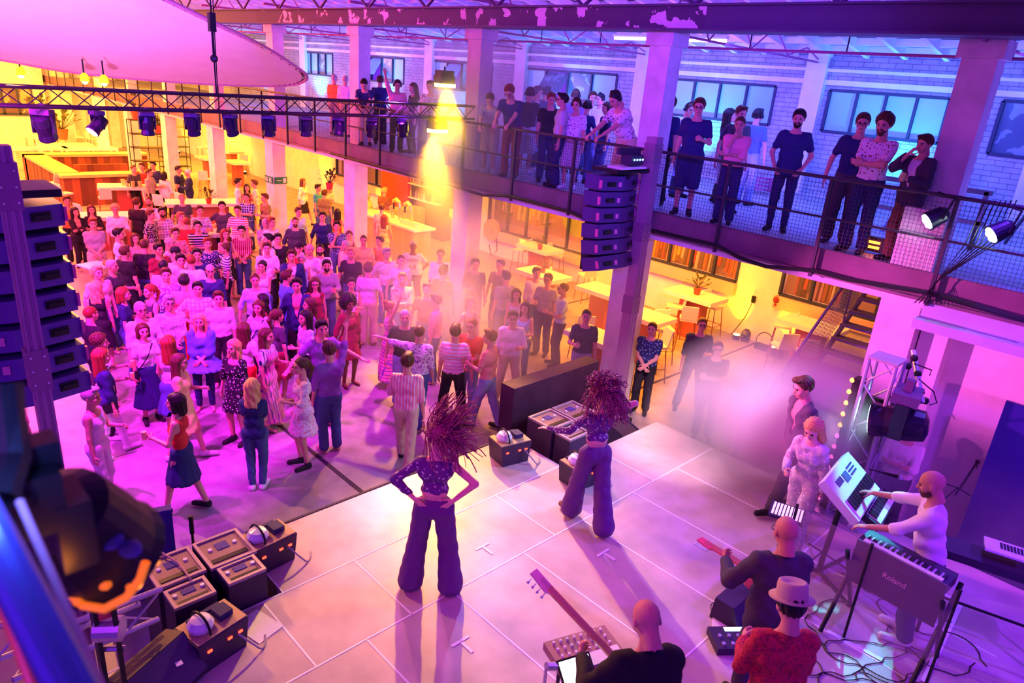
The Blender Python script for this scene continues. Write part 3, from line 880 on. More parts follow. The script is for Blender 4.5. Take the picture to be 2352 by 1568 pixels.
for k, (px, py) in enumerate(((46, 158), (193, 172), (238, 176))):
    q = gd(px, py, 14); r = root('ceiling_spotlight', q, 'small warm spotlight hung under the fabric sail, ' + ('leftmost of the three', 'middle of the three', 'rightmost of the three')[k], 'spotlight', 'warm spotlights under the sail')
    MB().tube(q, q + (0, 0, .3), .015, 6).build('stem', M_blk, r); MB().lathe(q - (0, 0, .12), [(.09, 0), (.07, .12), (.03, .16)], 12).build('shade', mat('amber_shade', (.7, .35, .02), emit=1.5, ecol=(1, .5, 0)), r)
    MB().ball(q - (0, 0, .12), .06, 8).build('bulb', lens((1, .8, .1), 18), r)

# totem truss with moving head on stage right
TP = gz(1985, 1150, SZ); TP = np.array([-2.3, 8.6, SZ])
tt = root('truss_totem', TP, 'upright silver truss totem carrying a moving head in front of the pink wall', 'truss')
g = MB(); truss(g, TP, TP + (0, 0, 2.1), w=.30, r=.024, rb=.01, up=(1, 0, 0), seg=.3); g.build('frame', M_alu, tt)
MB().box(TP + (0, 0, .01), (.6, .6, .02)).build('base_plate', M_alu, tt)
MB().box(TP + (0, 0, 2.12), (.33, .33, .03)).build('top_plate', M_alu, tt)
tb_ = gd(2075, 870, 8.4)
tt2 = root('clamp_bar', tb_, 'silver scaffold bar with clamps and looped leads above the big moving head', 'bar')
MB().tube(gd(2098, 805, 8.4), gd(2118, 925, 8.1), .03, 10).build('tube', M_alu, tt2)
g = MB()
for px, py in ((2100, 822), (2108, 858), (2115, 900), (2085, 840), (2125, 920)):
    g.ball(gd(px, py, 8.25), .045, 7)
g.build('clamps', M_blk, tt2)
MB().path([gd(2110, 870, 8.2), gd(2145, 900, 8.2), gd(2152, 925, 8.2), gd(2135, 930, 8.2)], .008, 5).path([gd(2100, 835, 8.2), gd(2140, 850, 8.2), gd(2135, 862, 8.2)], .008, 5).build('lead', M_blk, tt2)
r_, MH1, D1 = moving_head(gd(2088, 895, 8.0), 1.75, 1.4, 'big purple blue moving head hanging from the totem over a seated crew member', 1.75, lens((.6, .85, 1), 6))
g = MB().path([gd(2080, 920, 9.4), gd(2160, 725, 10.2), gd(2200, 640, 11)], .008, 5)
T(g.build('cable', M_blk), 'thin dark cable running up from the totem to the gallery', 'cable')
# led batten
LBp = np.array([-2.52, 8.56, SZ])
lb_ = root('led_batten', LBp, 'upright black batten of glowing orange and pink lamps beside the stairs', 'light batten')
MB().box(LBp + (0, 0, .9), (.1, .16, 1.8)).box(LBp + (.2, .1, .85), (.22, .05, 1.5)).build('housing', M_blk, lb_)
e1 = MB(); e2 = MB()
for k in range(12):
    (e1 if k < 7 else e2).ball(LBp + (-.06, -.07, .12 + .15 * k), .032, 7)
e1.build('lamp', lens((1, .12, .55), 4.5), lb_); e2.build('lamp', lens((1, .30, .04), 4.5), lb_)
# dark screen at the back
a = gy(2311, 920, 9.9); b = gy(2420, 950, 9.9)
T(MB().bb((a[0], 9.9, .05), (a[0] + 2.2, 9.95, a[2])).build('stage_screen', mat('dark_blue_screen', (.03, .02, .22), rough=.35), off=(a[0], 9.9, 0)), 'tall dark blue panel standing against the pink wall', 'panel')
# ================================================================ BAND GEAR
def r_base(r):
    return np.array(r['_b'], float)


M_kw = mat('key_white', (.9, .9, .92), rough=.3)
M_kb = mat('key_black', (.02, .02, .04), rough=.3)
M_cyan = mat('keyboard_shell_pale', (.72, .80, .82), rough=.4)


def keyboard(c, u, v, L, D, label, shell, nk=35, frac=.45, th=.09, legs=None, panel=True):
    """u = unit vector along the keys (left to right), v = unit vector from player's edge to the back, n = up from the key bed"""
    c, u, v = np.array(c, float), unit_(u), unit_(v); n = np.cross(u, v)
    r = root('keyboard', c, label, 'keyboard')
    MB().box(c, (L, D, th), ax=(u, v, n)).build('body', shell, r)
    kw, kb_ = MB(), MB(); kd = D * frac; kl = L * .88; w = kl / nk
    o = c + n * (th / 2 + .006) - v * (D / 2 - kd / 2 - .015)
    for i in range(nk):
        kw.box(o + u * (-kl / 2 + w * (i + .5)), (w * .92, kd, .012), ax=(u, v, n))
        if i % 7 not in (2, 6): kb_.box(o + u * (-kl / 2 + w * (i + 1)) + n * .012 + v * kd * .17, (w * .55, kd * .62, .016), ax=(u, v, n))
    T(kw.build('white_keys', M_kw, r), kind='stuff'); T(kb_.build('black_keys', M_kb, r), kind='stuff')
    if panel:
        q = MB(); p0 = c + n * (th / 2 + .004) + v * (D * .22)
        q.box(p0, (L * .16, D * .2, .006), ax=(u, v, n))
        for i in range(9):
            for j in range(3): q.box(p0 + u * (L * (.14 + .025 * i)) + v * (D * (.1 - .08 * j)), (L * .016, D * .04, .008), ax=(u, v, n))
            if i < 6: q.box(p0 - u * (L * (.14 + .035 * i)) + v * .02, (L * .01, D * .14, .008), ax=(u, v, n))
        T(q.build('control_panel', mat('control_dark', (.08, .08, .2)), r), kind='stuff')
    return r, n


def unit_(v):
    v = np.array(v, float); return v / np.linalg.norm(v)


# white keyboard tilted up, placed from its corners
def quadpos(pl, d):
    return [gd(px, py, q) for (px, py), q in zip(pl, d)]


c1 = gz(1862, 1140, 2.0); c2 = gz(1965, 1042, 2.0)
A_, B_, C_ = gd(1945, 1195, 8.25), gd(2040, 1098, 8.9), gd(1868, 1135, 8.55)
u = unit_(B_ - A_); v = C_ - A_; v = unit_(v - u * (u @ v))
cc = gz(1952, 1118, 1.98); u = unit_((-.12, .99, 0)); v = unit_((-.82, -.05, .57))
r, n = keyboard(cc, u, v, .84, .48, 'large pale cyan lit workstation keyboard tilted towards the bearded player', M_cyan, 36, .42)
c2 = gz(2012, 1162, 1.72)
r, n = keyboard(c2, u, unit_((-.95, 0, .3)), .74, .26, 'dark synthesizer with small keys mounted just below the pale workstation keyboard', M_case, 30, .6, .07)
st_ = root('keyboard_stand', (cc[0], cc[1], SZ), 'black column stand carrying the pale workstation keyboard', 'stand')
g = MB(); b = np.array([cc[0], cc[1], SZ])
g.tube(b + (-.1, .1, 0), cc - n * .08, .03, 8).tube(b + (-.1, .1, .02), b + (.35, -.2, .02), .022, 6).tube(b + (-.1, .1, .02), b + (-.5, -.2, .02), .022, 6).tube(b + (-.1, .1, .02), b + (.0, .6, .02), .022, 6)
g.tube(b + (-.1, .1, .9), c2 - np.array([0, 0, .05]), .02, 6)
g.build('frame', M_blk, st_)
# black stage piano
e1, e2 = gz(1985, 1232, SZ + 1.02), gz(2185, 1335, SZ + 1.02)
u = unit_(e2 - e1); v = np.cross((0, 0, 1.0), u)
cc2 = (e1 + e2) / 2 + (0, 0, -.03)
r, n = keyboard(cc2, u, v * -1 if v @ RZ < 0 else v, np.linalg.norm(e2 - e1) * 1.02, .27, 'long black stage piano on an x shaped stand in front of the bearded player', M_case, 44, .5, .11, panel=False)
if True:
    vv = v if v @ RZ > 0 else -v
    tx = bpy.data.curves.new('lettering', 'FONT'); tx.body = 'Roland'; tx.size = .075; tx.extrude = .002; tx.align_x = 'CENTER'
    tx.materials.append(mat('pink_letter', (.95, .5, .65)))
    to = bpy.data.objects.new('lettering', tx); COL.objects.link(to); to.parent = r
    P_ = cc2 - vv * .14 + np.array([0, 0, -.18]) - r_base(r); Zt = -vv
    to.matrix_parent_inverse = Matrix.Identity(4)
    to.matrix_basis = Matrix(((u[0], 0, Zt[0], P_[0]), (u[1], 0, Zt[1], P_[1]), (0, 1, 0, P_[2]), (0, 0, 0, 1)))
b = np.array([cc2[0], cc2[1], SZ]); st_ = root('keyboard_stand', b, 'black x shaped stand under the long stage piano', 'stand')
for s_ in (-.42, .42):
    for s2 in (-1, 1):
        MB().tube(b + u * s_ + vv * (.32 * s2) + (0, 0, .02), b + u * s_ - vv * (.22 * s2) + (0, 0, .93), .022, 8).build('leg', M_blk, st_)
MB().box(b - vv * .12 + np.array([0, 0, .76]), (.80, .02, .34), ax=(u, vv, (0, 0, 1))).build('cloth_panel', mat('stand_cloth', (.03, .01, .06)), st_)
# rear keyboard with laptop
e1, e2 = gz(2215, 1268, SZ + .95), gz(2420, 1335, SZ + .95)
u3 = unit_(e2 - e1); v3 = np.cross((0, 0, 1.0), u3); v3 = v3 if v3 @ RZ > 0 else -v3
cc3 = (e1 + e2) / 2
keyboard(cc3, u3, v3 * -1, 1.25, .30, 'white keyed keyboard under the open white laptop at the right frame edge', M_case, 44, .55, .08, panel=False)
b = np.array([cc3[0], cc3[1], SZ]); st_ = root('keyboard_stand', b, 'black table stand with thin legs under the laptop keyboard', 'stand')
for s_ in (-.52, .5):
    for s2 in (-.12, .12): MB().tube(b + u3 * s_ + v3 * s2, b + u3 * s_ + v3 * s2 + (0, 0, .9), .018, 6).build('leg', M_blk, st_)
MB().tube(b + u3 * -.52 + (0, 0, .4), b + u3 * .5 + (0, 0, .4), .014, 6).build('crossbar', M_blk, st_)
lp = gz(2310, 1262, SZ + 1.1); r = root('laptop', lp, 'white laptop with a dark key grid lying on the rear keyboard', 'laptop')
MB().box(lp, (.34, .24, .02), ax=(u3, v3, (0, 0, 1))).build('body', M_kw, r)
q = MB()
for i in range(10):
    for j in range(4): q.box(lp + u3 * (.03 * i - .04) * .9 + v3 * (.03 * j - .02) + (0, 0, .012), (.02, .02, .005), ax=(u3, v3, (0, 0, 1)))
T(q.build('keys', M_kb, r), kind='stuff')
# pad controller and table in front of it
pc = gz(1808, 1178, SZ + .85); r = root('pad_controller', pc, 'square pad controller with lit pink buttons behind the guitarist', 'controller')
pu_, pv_ = unit_((.95, .3, 0)), unit_((-.3, .95, 0))
MB().box(pc, (.34, .3, .03), ax=(pu_, pv_, (0, 0, 1))).build('body', M_case, r)
q = MB()
for i in range(9):
    for j in range(8): q.box(pc + pu_ * (.034 * (i - 4)) + pv_ * (.032 * (j - 3.5)) + (0, 0, .018), (.022, .018, .008), ax=(pu_, pv_, (0, 0, 1)))
T(q.build('pads', mat('pad_pink', (1, .7, .8), emit=1.2, ecol=(1, .5, .75)), r), kind='stuff')
MB().tube(pc - (0, 0, .85), pc, .02, 8).lathe(pc - (0, 0, .85), [(.2, 0), (.2, .015), (.03, .03)]).build('pole', M_blk, r)


def micstand(base, joint, tail, tip, label, mic=True, mdir=None):
    r = root('microphone_stand', base, label, 'microphone stand')
    MB().tube(base, joint, .013, 8).build('pole', M_blk, r)
    for a in (0.3, 2.4, 4.5):
        MB().tube(np.array(base) + (0, 0, .12), np.array(base) + (.3 * math.cos(a), .3 * math.sin(a), .01), .009, 6).build('leg', M_blk, r)
    MB().tube(tail, tip, .010, 6).ball(joint, .03, 7).build('boom', M_blk, r)
    if mic:
        d = unit_(np.array(tip) - np.array(tail)) if mdir is None else mdir
        MB().tube(tip, tip + d * .15, .016, 10, r2=.022).build('microphone', M_blk, r)
        MB().ball(tip + d * .18, .03, 10).build('microphone_grille', mat('mic_grille', (.6, .6, .7), metal=.6, rough=.3), r)
    return r


jd = gd(1897, 1062, 8.8)
micstand((jd[0] - .05, jd[1], SZ), jd, gd(1862, 1042, 8.9), gd(2030, 1086, 8.4), 'boom microphone stand whose microphone points at the bearded keyboard player')
jd = gd(1956, 1122, 7.6)
micstand((jd[0] - .1, jd[1] - .05, SZ), jd, gd(1915, 1110, 7.7), gd(2085, 1150, 7.3), 'second boom stand crossing in front of the pale workstation keyboard')
jd = gd(2245, 1060, 9.4)
micstand((jd[0] - .1, jd[1] - .1, SZ), jd, gd(2245, 1058, 9.4), gd(2243, 1075, 9.4), 'straight microphone stand without boom in front of the dark blue panel', False)
# acrylic screen
a, b = gz(1905, 1445, SZ), gz(2010, 1512, SZ); u4 = unit_(b - a)
sc_ = root('acrylic_screen', a, 'clear acrylic screen with thin dark posts in front of the drum corner', 'screen')
c_ = (gz(1860, 1420, SZ) + gz(2020, 1510, SZ)) / 2
MB().box(c_ + np.array([0, 0, .55]), (1.5, .012, 1.05), ax=(u4, np.cross((0, 0, 1), u4), (0, 0, 1))).build('pane', mat('acrylic', (.8, .5, .95), rough=.05, alpha=.12), sc_)
for k in (-.75, 0, .75): MB().tube(c_ + u4 * k, c_ + u4 * k + (0, 0, 1.1), .014, 6).build('post', M_blk, sc_)
# floor pedals
pb = gz(1692, 1478, SZ); r = root('pedalboard', pb, 'black multi effects pedalboard with a lit display between guitarist and percussionist', 'pedalboard')
MB().box(pb + (0, 0, .04), (.5, .28, .08), rz=.9).build('housing', M_case, r)
g = MB(); a9 = np.array([math.cos(.9), math.sin(.9), 0]); b9 = np.array([-a9[1], a9[0], 0])
for i in range(5):
    for j in range(2): g.lathe(pb + a9 * (.09 * (i - 2)) + b9 * (.1 * j - .09) + (0, 0, .08), [(.02, 0), (.018, .02)], 8)
g.build('switch', M_alu, r)
MB().box(pb + (0, 0, .083) + b9 * .1, (.2, .05, .006), rz=.9).build('display', mat('lcd', (.7, .9, 1), emit=2, ecol=(.6, .8, 1)), r)
pw = gz(1695, 1395, SZ); r = root('wedge_monitor', pw, 'slim black monitor speaker lying beside the guitarist', 'stage monitor')
MB().prism([pw + (-.12, -.35, 0), pw + (.2, -.35, 0), pw + (.1, -.35, .25), pw + (-.1, -.35, .25)], (0, .7, 0)).build('cabinet', M_case, r)
T(MB().box(gz(1655, 1432, SZ) + (0, 0, .01), (.16, .2, .02), rz=.5).build('foot_switch', M_wt, off=gz(1655, 1432, SZ)), 'small white floor box with looped cable near the pedalboard', 'pedal')
t = np.linspace(0, 4.2 * PI, 40); q0 = gz(1660, 1405, SZ)
T(MB().path([q0 + (.16 * math.cos(a) + .01 * a, .13 * math.sin(a), .012 + .001 * a) for a in t], .006, 5).build('cable', M_blk, off=q0), 'coiled cable loops on the stage left of the pedalboard', 'cable')
rc_ = random.Random(4)
for k, lb in enumerate(('loose cables on the floor in front of the acrylic screen', 'loose cables below the black stage piano', 'loose cables behind the percussionist with the hat')):
    p0 = [gz(1900, 1500, SZ), gz(2040, 1440, SZ), gz(1890, 1545, SZ)][k]; m = MB()
    for j in range(5):
        q = p0.copy(); pts = []; an = rc_.uniform(0, 6)
        for i in range(14):
            pts.append(q + (0, 0, .01)); an += rc_.uniform(-.8, .8); q = q + np.array([math.cos(an), math.sin(an), 0]) * .09
        m.path(pts, .006, 4)
    T(m.build('cable_tangle', M_blk, off=p0), lb, 'cables', None, 'stuff')
# bass player's small mixer and tablet
mx = gz(1345, 1500, SZ + .75); r = root('synthesizer', mx, 'small synthesizer with knobs beneath the bass guitar neck', 'synthesizer')
mu_, mv_ = unit_((.35, 1, 0)), unit_((-1, .35, 0))
MB().box(mx, (.55, .36, .07), ax=(mu_, mv_, (0, 0, 1))).build('body', mat('synth_brown', (.35, .2, .2)), r)
g = MB()
for i in range(8):
    for j in range(3): g.lathe(mx + mu_ * (.06 * (i - 3.5)) + mv_ * (.07 * j) + (0, 0, .035), [(.012, 0), (.010, .02)], 7)
g.box(mx - mv_ * .1 + (0, 0, .04), (.5, .12, .012), ax=(mu_, mv_, (0, 0, 1)))
T(g.build('knobs', M_kw, r), kind='stuff')
for s_ in (-.22, .22): MB().tube(mx + mu_ * s_ - (0, 0, .75), mx + mu_ * s_, .015, 6).build('leg', M_blk, r)
tb1 = gz(1325, 1540, SZ + .95); r = root('tablet', tb1, 'tablet with a glowing white screen at the lower frame edge', 'tablet')
MB().box(tb1, (.27, .2, .012), ax=(mu_, unit_(mv_ * .8 + np.array([0, 0, .6])), unit_(np.cross(mu_, mv_ * .8 + np.array([0, 0, .6]))))).build('body', M_blk, r)
nn = unit_(np.cross(mu_, mv_ * .8 + np.array([0, 0, .6])))
MB().box(tb1 + nn * .008, (.24, .17, .004), ax=(mu_, unit_(mv_ * .8 + np.array([0, 0, .6])), nn)).build('display', mat('screen_white', (1, .95, .9), emit=1.6, ecol=(1, .92, .85)), r)
MB().tube(tb1 - (0, 0, .95), tb1 - (0, 0, .02), .014, 6).build('pole', M_blk, r)
ms = gz(1255, 1530, SZ + 1.0); r = root('microphone_stand', (ms[0], ms[1], SZ), 'silver microphone stand left of the glowing tablet', 'microphone stand')
MB().tube((ms[0], ms[1], SZ), ms, .012, 6).tube(ms, ms + mu_ * .3 - (0, 0, .1), .03, 8).build('pole', M_alu, r)


def guitar(neck_tip, body_c, label, col, bass=False):
    d = unit_(np.array(body_c) - np.array(neck_tip)); side = unit_(np.cross(d, (.3, -.3, 1.0))); n = np.cross(side, d)
    r = root('guitar', body_c, label, 'guitar')
    out = []
    for t_ in np.linspace(0, 2 * PI, 26, endpoint=False):
        rr = .16 + .035 * math.cos(2 * t_) + .015 * math.cos(3 * t_)
        out.append(np.array(body_c) + d * (rr * 1.15 * math.cos(t_)) + side * (rr * math.sin(t_)))
    MB().prism([p - n * .02 for p in out], n * .04).build('body', mat(label[:12], col, rough=.25), r)
    L = np.linalg.norm(np.array(body_c) - np.array(neck_tip))
    MB().box(np.array(neck_tip) + d * (L * .5 + .05) + n * .03, (.05, .022, L - .1), ax=(side, n, d)).build('neck', mat('maple_neck' if bass else 'red_neck', (.75, .45, .2) if bass else (.7, .1, .15), rough=.3), r)
    hd = MB().prism([np.array(neck_tip) + d * .14 + side * .025 + n * .02, np.array(neck_tip) + d * .1 + side * .045 + n * .02, np.array(neck_tip) - d * .06 + side * .03 + n * .02, np.array(neck_tip) - d * .05 - side * .03 + n * .02, np.array(neck_tip) + d * .14 - side * .025 + n * .02], n * .02)
    hd.build('headstock', mat('hs_red' if not bass else 'hs_wh', (.75, .08, .2) if not bass else (.8, .6, .6), rough=.3), r)
    g = MB()
    for i in range(4 if bass else 6):
        p = np.array(neck_tip) + d * (-.03 + (.045 if bass else .028) * i) + side * .05 + n * .03
        g.tube(p, p + side * .03, .005, 5).ball(p + side * .035, .012 if bass else .008, 6)
    T(g.build('tuning_pegs', M_alu, r), kind='stuff')
    g = MB()
    for i in range(4 if bass else 6):
        o_ = side * (.008 * (i - (1.5 if bass else 2.5)))
        g.tube(np.array(neck_tip) + d * .02 + o_ + n * .045, np.array(body_c) + d * .1 + o_ + n * .05, .0015, 3, cap=False)
    T(g.build('strings', M_alu, r), kind='stuff')
    return r


# ---------------------------------------------------------------- foreground fixture on the camera's own gallery (out of focus)
F0 = gd(195, 1225, 1.32)
r = root('floodlight', F0, 'large blurred black stage light with orange lit rim close to the lens', 'stage light')
ax_ = frame(unit_(gd(262, 1290, 1.47) - gd(160, 1200, 1.32)))
MB().lathe(F0, [(.05, -.13), (.085, -.1), (.1, 0), (.105, .06), (.115, .085), (.10, .09)], 20, ax=ax_).build('housing', M_blk, r)
MB().lathe(F0 + ax_[2] * .088, [(.098, 0), (.092, .006), (.03, .01)], 20, ax=ax_).build('lens', mat('warm_lens', (.04, .01, .01), rough=.5), r)
m = MB()
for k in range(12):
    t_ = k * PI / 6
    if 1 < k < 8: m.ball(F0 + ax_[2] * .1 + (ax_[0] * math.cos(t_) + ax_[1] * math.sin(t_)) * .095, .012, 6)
m.build('painted_rim_glint', lens((1, .25, .02), 3), r)  # orange reflections on the rim imitated with glowing beads, not lamps
MB().path([gd(150, 1352, 1.3), gd(190, 1390, 1.3), gd(240, 1398, 1.3), gd(290, 1372, 1.3), gd(322, 1330, 1.3), gd(335, 1290, 1.3)], .008, 6).build('painted_rim_glint', mat('warm_glint', (.9, .2, .02), emit=.5, ecol=(1, .22, .01)), r)  # emissive strip painted in as the orange glint under the rim
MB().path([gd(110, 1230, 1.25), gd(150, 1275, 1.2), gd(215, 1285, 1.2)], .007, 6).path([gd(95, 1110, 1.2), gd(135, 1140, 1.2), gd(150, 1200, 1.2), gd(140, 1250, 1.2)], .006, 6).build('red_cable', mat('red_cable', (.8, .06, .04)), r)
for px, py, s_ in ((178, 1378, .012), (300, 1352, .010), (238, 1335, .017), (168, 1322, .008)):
    MB().ball(gd(px, py, 1.30), (s_ * 1.4, s_ * .8, s_ * .8), 8).build('warm_glint', mat('warm_glint', (.9, .2, .02), emit=.45, ecol=(1, .22, .01)), r)  # glowing beads stand in for glints on the housing
for px, py, s_ in ((255, 1240, .022), (300, 1260, .02), (205, 1300, .01), (190, 1225, .012)):
    MB().ball(gd(px, py, 1.27), (s_ * 1.3, s_, s_ * .6), 8).build('shell_panel', mat('blue_panel_shell', (.06, .05, .4), rough=.4), r)
g = MB(); g.path([F0 - ax_[2] * .12, gd(120, 1180, 1.1), gd(110, 1080, 1.1), gd(60, 1150, 1.05)], .014, 8).box(gd(90, 1040, 1.1), (.05, .05, .05)).box(gd(60, 1130, 1.1), (.12, .08, .1)); g.box(gd(160, 1200, 1.15), (.1, .05, .12)).path([gd(10, 880, 1.05), gd(15, 960, 1.05), gd(30, 1050, 1.05), gd(0, 1150, 1.0)], .025, 8)
g.build('bracket', M_blk, r)
T(MB().tube(gd(-60, 1150, .95), gd(230, 1700, .80), .027, 14).build('scaffold_pipe_or_edge_light', mat('blue_pipe', (.10, .14, .5), rough=.3, metal=.5), off=gd(0, 1300, .9)), 'thick blurred blue scaffold pipe crossing the lower left corner', 'pipe')
T(MB().tube(gd(-80, 1150, 1.05), gd(130, 1700, .9), .010, 10).build('scaffold_pipe_or_edge_light', mat('orange_edge_light', (.9, .4, .05), rough=.3), off=gd(0, 1400, .95)), 'thin blurred orange lit tube left of the blue pipe', 'pipe')  # orange light along the pipe's left edge, put into a coloured tube
wn = gd(222, 1450, 5.0)
r = root('winch', wn, 'hand winch with a chrome drum on the base of the left mast', 'winch')
MB().bb(wn - (.06, .015, wn[2]), wn + (.06, .015, .28)).bb(wn + (.105, .085, -wn[2]), wn + (.135, .115, .25)).build('side_plate', M_blk, r)
MB().tube(wn + (0, .0, .02), wn + (.1, .14, .02), .09, 14).tube(wn + (0, .0, -.16), wn + (.1, .14, -.16), .02, 8).build('drum', M_alu, r)
MB().box(wn + (.06, .06, .2), (.08, .1, .09)).build('label', mat('red_label', (.7, .1, .1)), r)
tr_ = root('truss_outrigger', gd(250, 1420, 5.4), 'silver truss outrigger lying beside the left mast', 'truss')
g = MB(); truss(g, gd(10, 1500, 5.0), gd(345, 1370, 5.9), w=.28, r=.025, rb=.01, seg=.3); g.build('frame', M_alu, tr_)
T(MB().tube(gd(45, 1150, 1.0), gd(285, 1700, .86), .006, 8).build('pipe_highlight', mat('pink_highlight', (.8, .4, .5)), off=gd(100, 1400, .95)), 'thin pink cable running along the right side of the blue pipe', 'cable')  # pink edge highlight of the blue pipe, modelled as a thin coloured tube
# ================================================================ PEOPLE: bodies grown as one smooth surface from a pose
def surfnet(fn, lo, hi, h):
    ax = [np.arange(lo[i], hi[i] + h, h, dtype=np.float32) for i in range(3)]
    G = np.stack(np.meshgrid(*ax, indexing='ij'), -1)
    F = fn(G.reshape(-1, 3)).reshape(G.shape[:3])
    s = F < 0
    nx, ny, nz = F.shape
    cs = np.zeros((nx - 1, ny - 1, nz - 1), np.int8)
    for i in (0, 1):
        for j in (0, 1):
            for k in (0, 1):
                cs += s[i:nx - 1 + i, j:ny - 1 + j, k:nz - 1 + k]
    act = (cs > 0) & (cs < 8)
    idx = np.full(act.shape, -1, np.int64)
    I = np.argwhere(act)
    idx[act] = np.arange(len(I))
    acc = np.zeros((len(I), 3)); cnt = np.zeros(len(I))
    cor = [(i, j, k) for i in (0, 1) for j in (0, 1) for k in (0, 1)]
    for a in range(3):
        for c in cor:
            if c[a]: continue
            d = list(c); d[a] = 1
            fa = F[I[:, 0] + c[0], I[:, 1] + c[1], I[:, 2] + c[2]]; fb = F[I[:, 0] + d[0], I[:, 1] + d[1], I[:, 2] + d[2]]
            m = (fa < 0) != (fb < 0)
            t = fa[m] / (fa[m] - fb[m])
            p = np.tile(np.array(c, float), (m.sum(), 1)); p[:, a] += t
            acc[m] += p; cnt[m] += 1
    V = np.array([lo[0], lo[1], lo[2]]) + (I + acc / cnt[:, None]) * h
    Q = []
    for a in range(3):
        sl0 = [slice(1, n - 1) for n in F.shape]; sl1 = list(sl0)
        sl0[a] = slice(0, F.shape[a] - 1); sl1[a] = slice(1, F.shape[a])
        A_, B_ = s[tuple(sl0)], s[tuple(sl1)]
        b, c = (a + 1) % 3, (a + 2) % 3
        for flip, m in ((0, A_ & ~B_), (1, ~A_ & B_)):
            P = np.argwhere(m)
            if not len(P): continue
            off = np.ones(3, int); off[a] = 0
            P = P + off
            e = np.zeros((4, 3), int)
            e[0, b] = e[0, c] = -1; e[1, c] = -1; e[3, b] = -1
            q = np.stack([idx[tuple((P + e[k]).T)] for k in range(4)], 1)
            Q.append(q[:, ::-1] if flip else q)
    Q = np.concatenate(Q)
    return V, Q[(Q >= 0).all(1)]


def cap(P, a, b, ra, rb, fl=None):
    a = np.asarray(a, np.float32); b = np.asarray(b, np.float32); d = b - a
    t = np.clip(((P - a) @ d) / max(float(d @ d), 1e-9), 0, 1)
    q = P - a - t[:, None] * d
    if fl is not None: q = q * np.asarray(fl, np.float32)
    return np.sqrt((q * q).sum(1)) - (ra + (rb - ra) * t)


def ell(P, c, r):
    q = (P - np.asarray(c, np.float32)) / np.asarray(r, np.float32)
    k = np.sqrt((q * q).sum(1))
    return (k - 1) * min(r)


def smin(a, b, k):
    h = np.clip(.5 + .5 * (b - a) / k, 0, 1)
    return b + (a - b) * h - k * h * (1 - h)


def sun(ds, k):
    r = ds[0]
    for d in ds[1:]: r = smin(r, d, k)
    return r


def tomesh(name, parts, mi=None):
    V = np.concatenate([p[0] for p in parts]); o = 0; F = []; M_ = []
    for i, (v, f) in enumerate(parts):
        F += (np.asarray(f) + o).tolist(); o += len(v); M_ += [0] * len(f)
    me = bpy.data.meshes.new(name); me.from_pydata(V.tolist(), [], F)
    me.polygons.foreach_set('use_smooth', [True] * len(F)); me.update()
    return me


def head_fn(g):
    jw = .054 if g == 'f' else .06
    def fn(P):
        d = sun([ell(P, (0, -.012, .03), (.076, .096, .088)), ell(P, (0, .022, -.035), (jw, .068, .07)), ell(P, (0, .06, -.088), (.024, .024, .022))], .03)
        d = smin(d, cap(P, (-.035, .077, .026), (.035, .077, .026), .010, .010), .014)
        for sx in (-1, 1):
            d = smin(d, ell(P, (sx * .04, .055, -.028), (.024, .024, .024)), .02)
            d = -smin(-d, ell(P, (sx * .031, .104, .006), (.019, .02, .013)), .008)
            d = smin(d, ell(P, (sx * .079, -.008, -.005), (.009, .019, .031)), .005)
        d = smin(d, cap(P, (0, .086, .012), (0, .107, -.026), .008, .0125), .010)
        d = smin(d, ell(P, (0, .088, -.056), (.025, .013, .011)), .008)
        d = smin(d, cap(P, (0, -.015, -.04), (0, -.03, -.15), .052 if g == 'm' else .044, .056 if g == 'm' else .048), .02)
        return d
    return fn


def hand_parts(curl):
    """fingers along +Y, thumb towards +X, palm facing -Z; origin at the wrist"""
    prim = [('p', (0, .045, 0), (.036, .05, .014))]
    for i, x in enumerate((.027, .009, -.009, -.026)):
        L = (.040, .044, .041, .032)[i]
        a = np.array([x, .085, 0.0]); an = curl * .9
        b = a + np.array([x * .1, L * math.cos(an), -L * math.sin(an)]); an2 = an + curl * 1.1
        c = b + np.array([0, L * .75 * math.cos(an2), -L * .75 * math.sin(an2)])
        prim += [('c', a, b, .0088, .008), ('c', b, c, .008, .0065)]
    a = np.array([.03, .025, -.004]); b = a + np.array([.030, .030, -.012 - .02 * curl]); c = b + np.array([-.004 - .016 * curl, .028, -.008 - .014 * curl])
    prim += [('c', a, b, .012, .0095), ('c', b, c, .0095, .0075)]

    def fn(P):
        d = ell(P, prim[0][1], prim[0][2])
        for q in prim[1:]: d = smin(d, cap(P, q[1], q[2], q[3], q[4]), .005)
        return smin(d, cap(P, (0, -.03, 0), (0, .02, 0), .026, .024, (1, 1, 1.3)), .012)
    return fn


HEADS, HANDS = {}, {}


def get_head(g):
    if g not in HEADS: HEADS[g] = surfnet(head_fn(g), (-.1, -.125, -.16), (.1, .13, .13), .0065)
    return HEADS[g]


def get_hand(curl):
    if curl not in HANDS: HANDS[curl] = surfnet(hand_parts(curl), (-.06, -.045, -.12), (.085, .19, .04), .0048)
    return HANDS[curl]


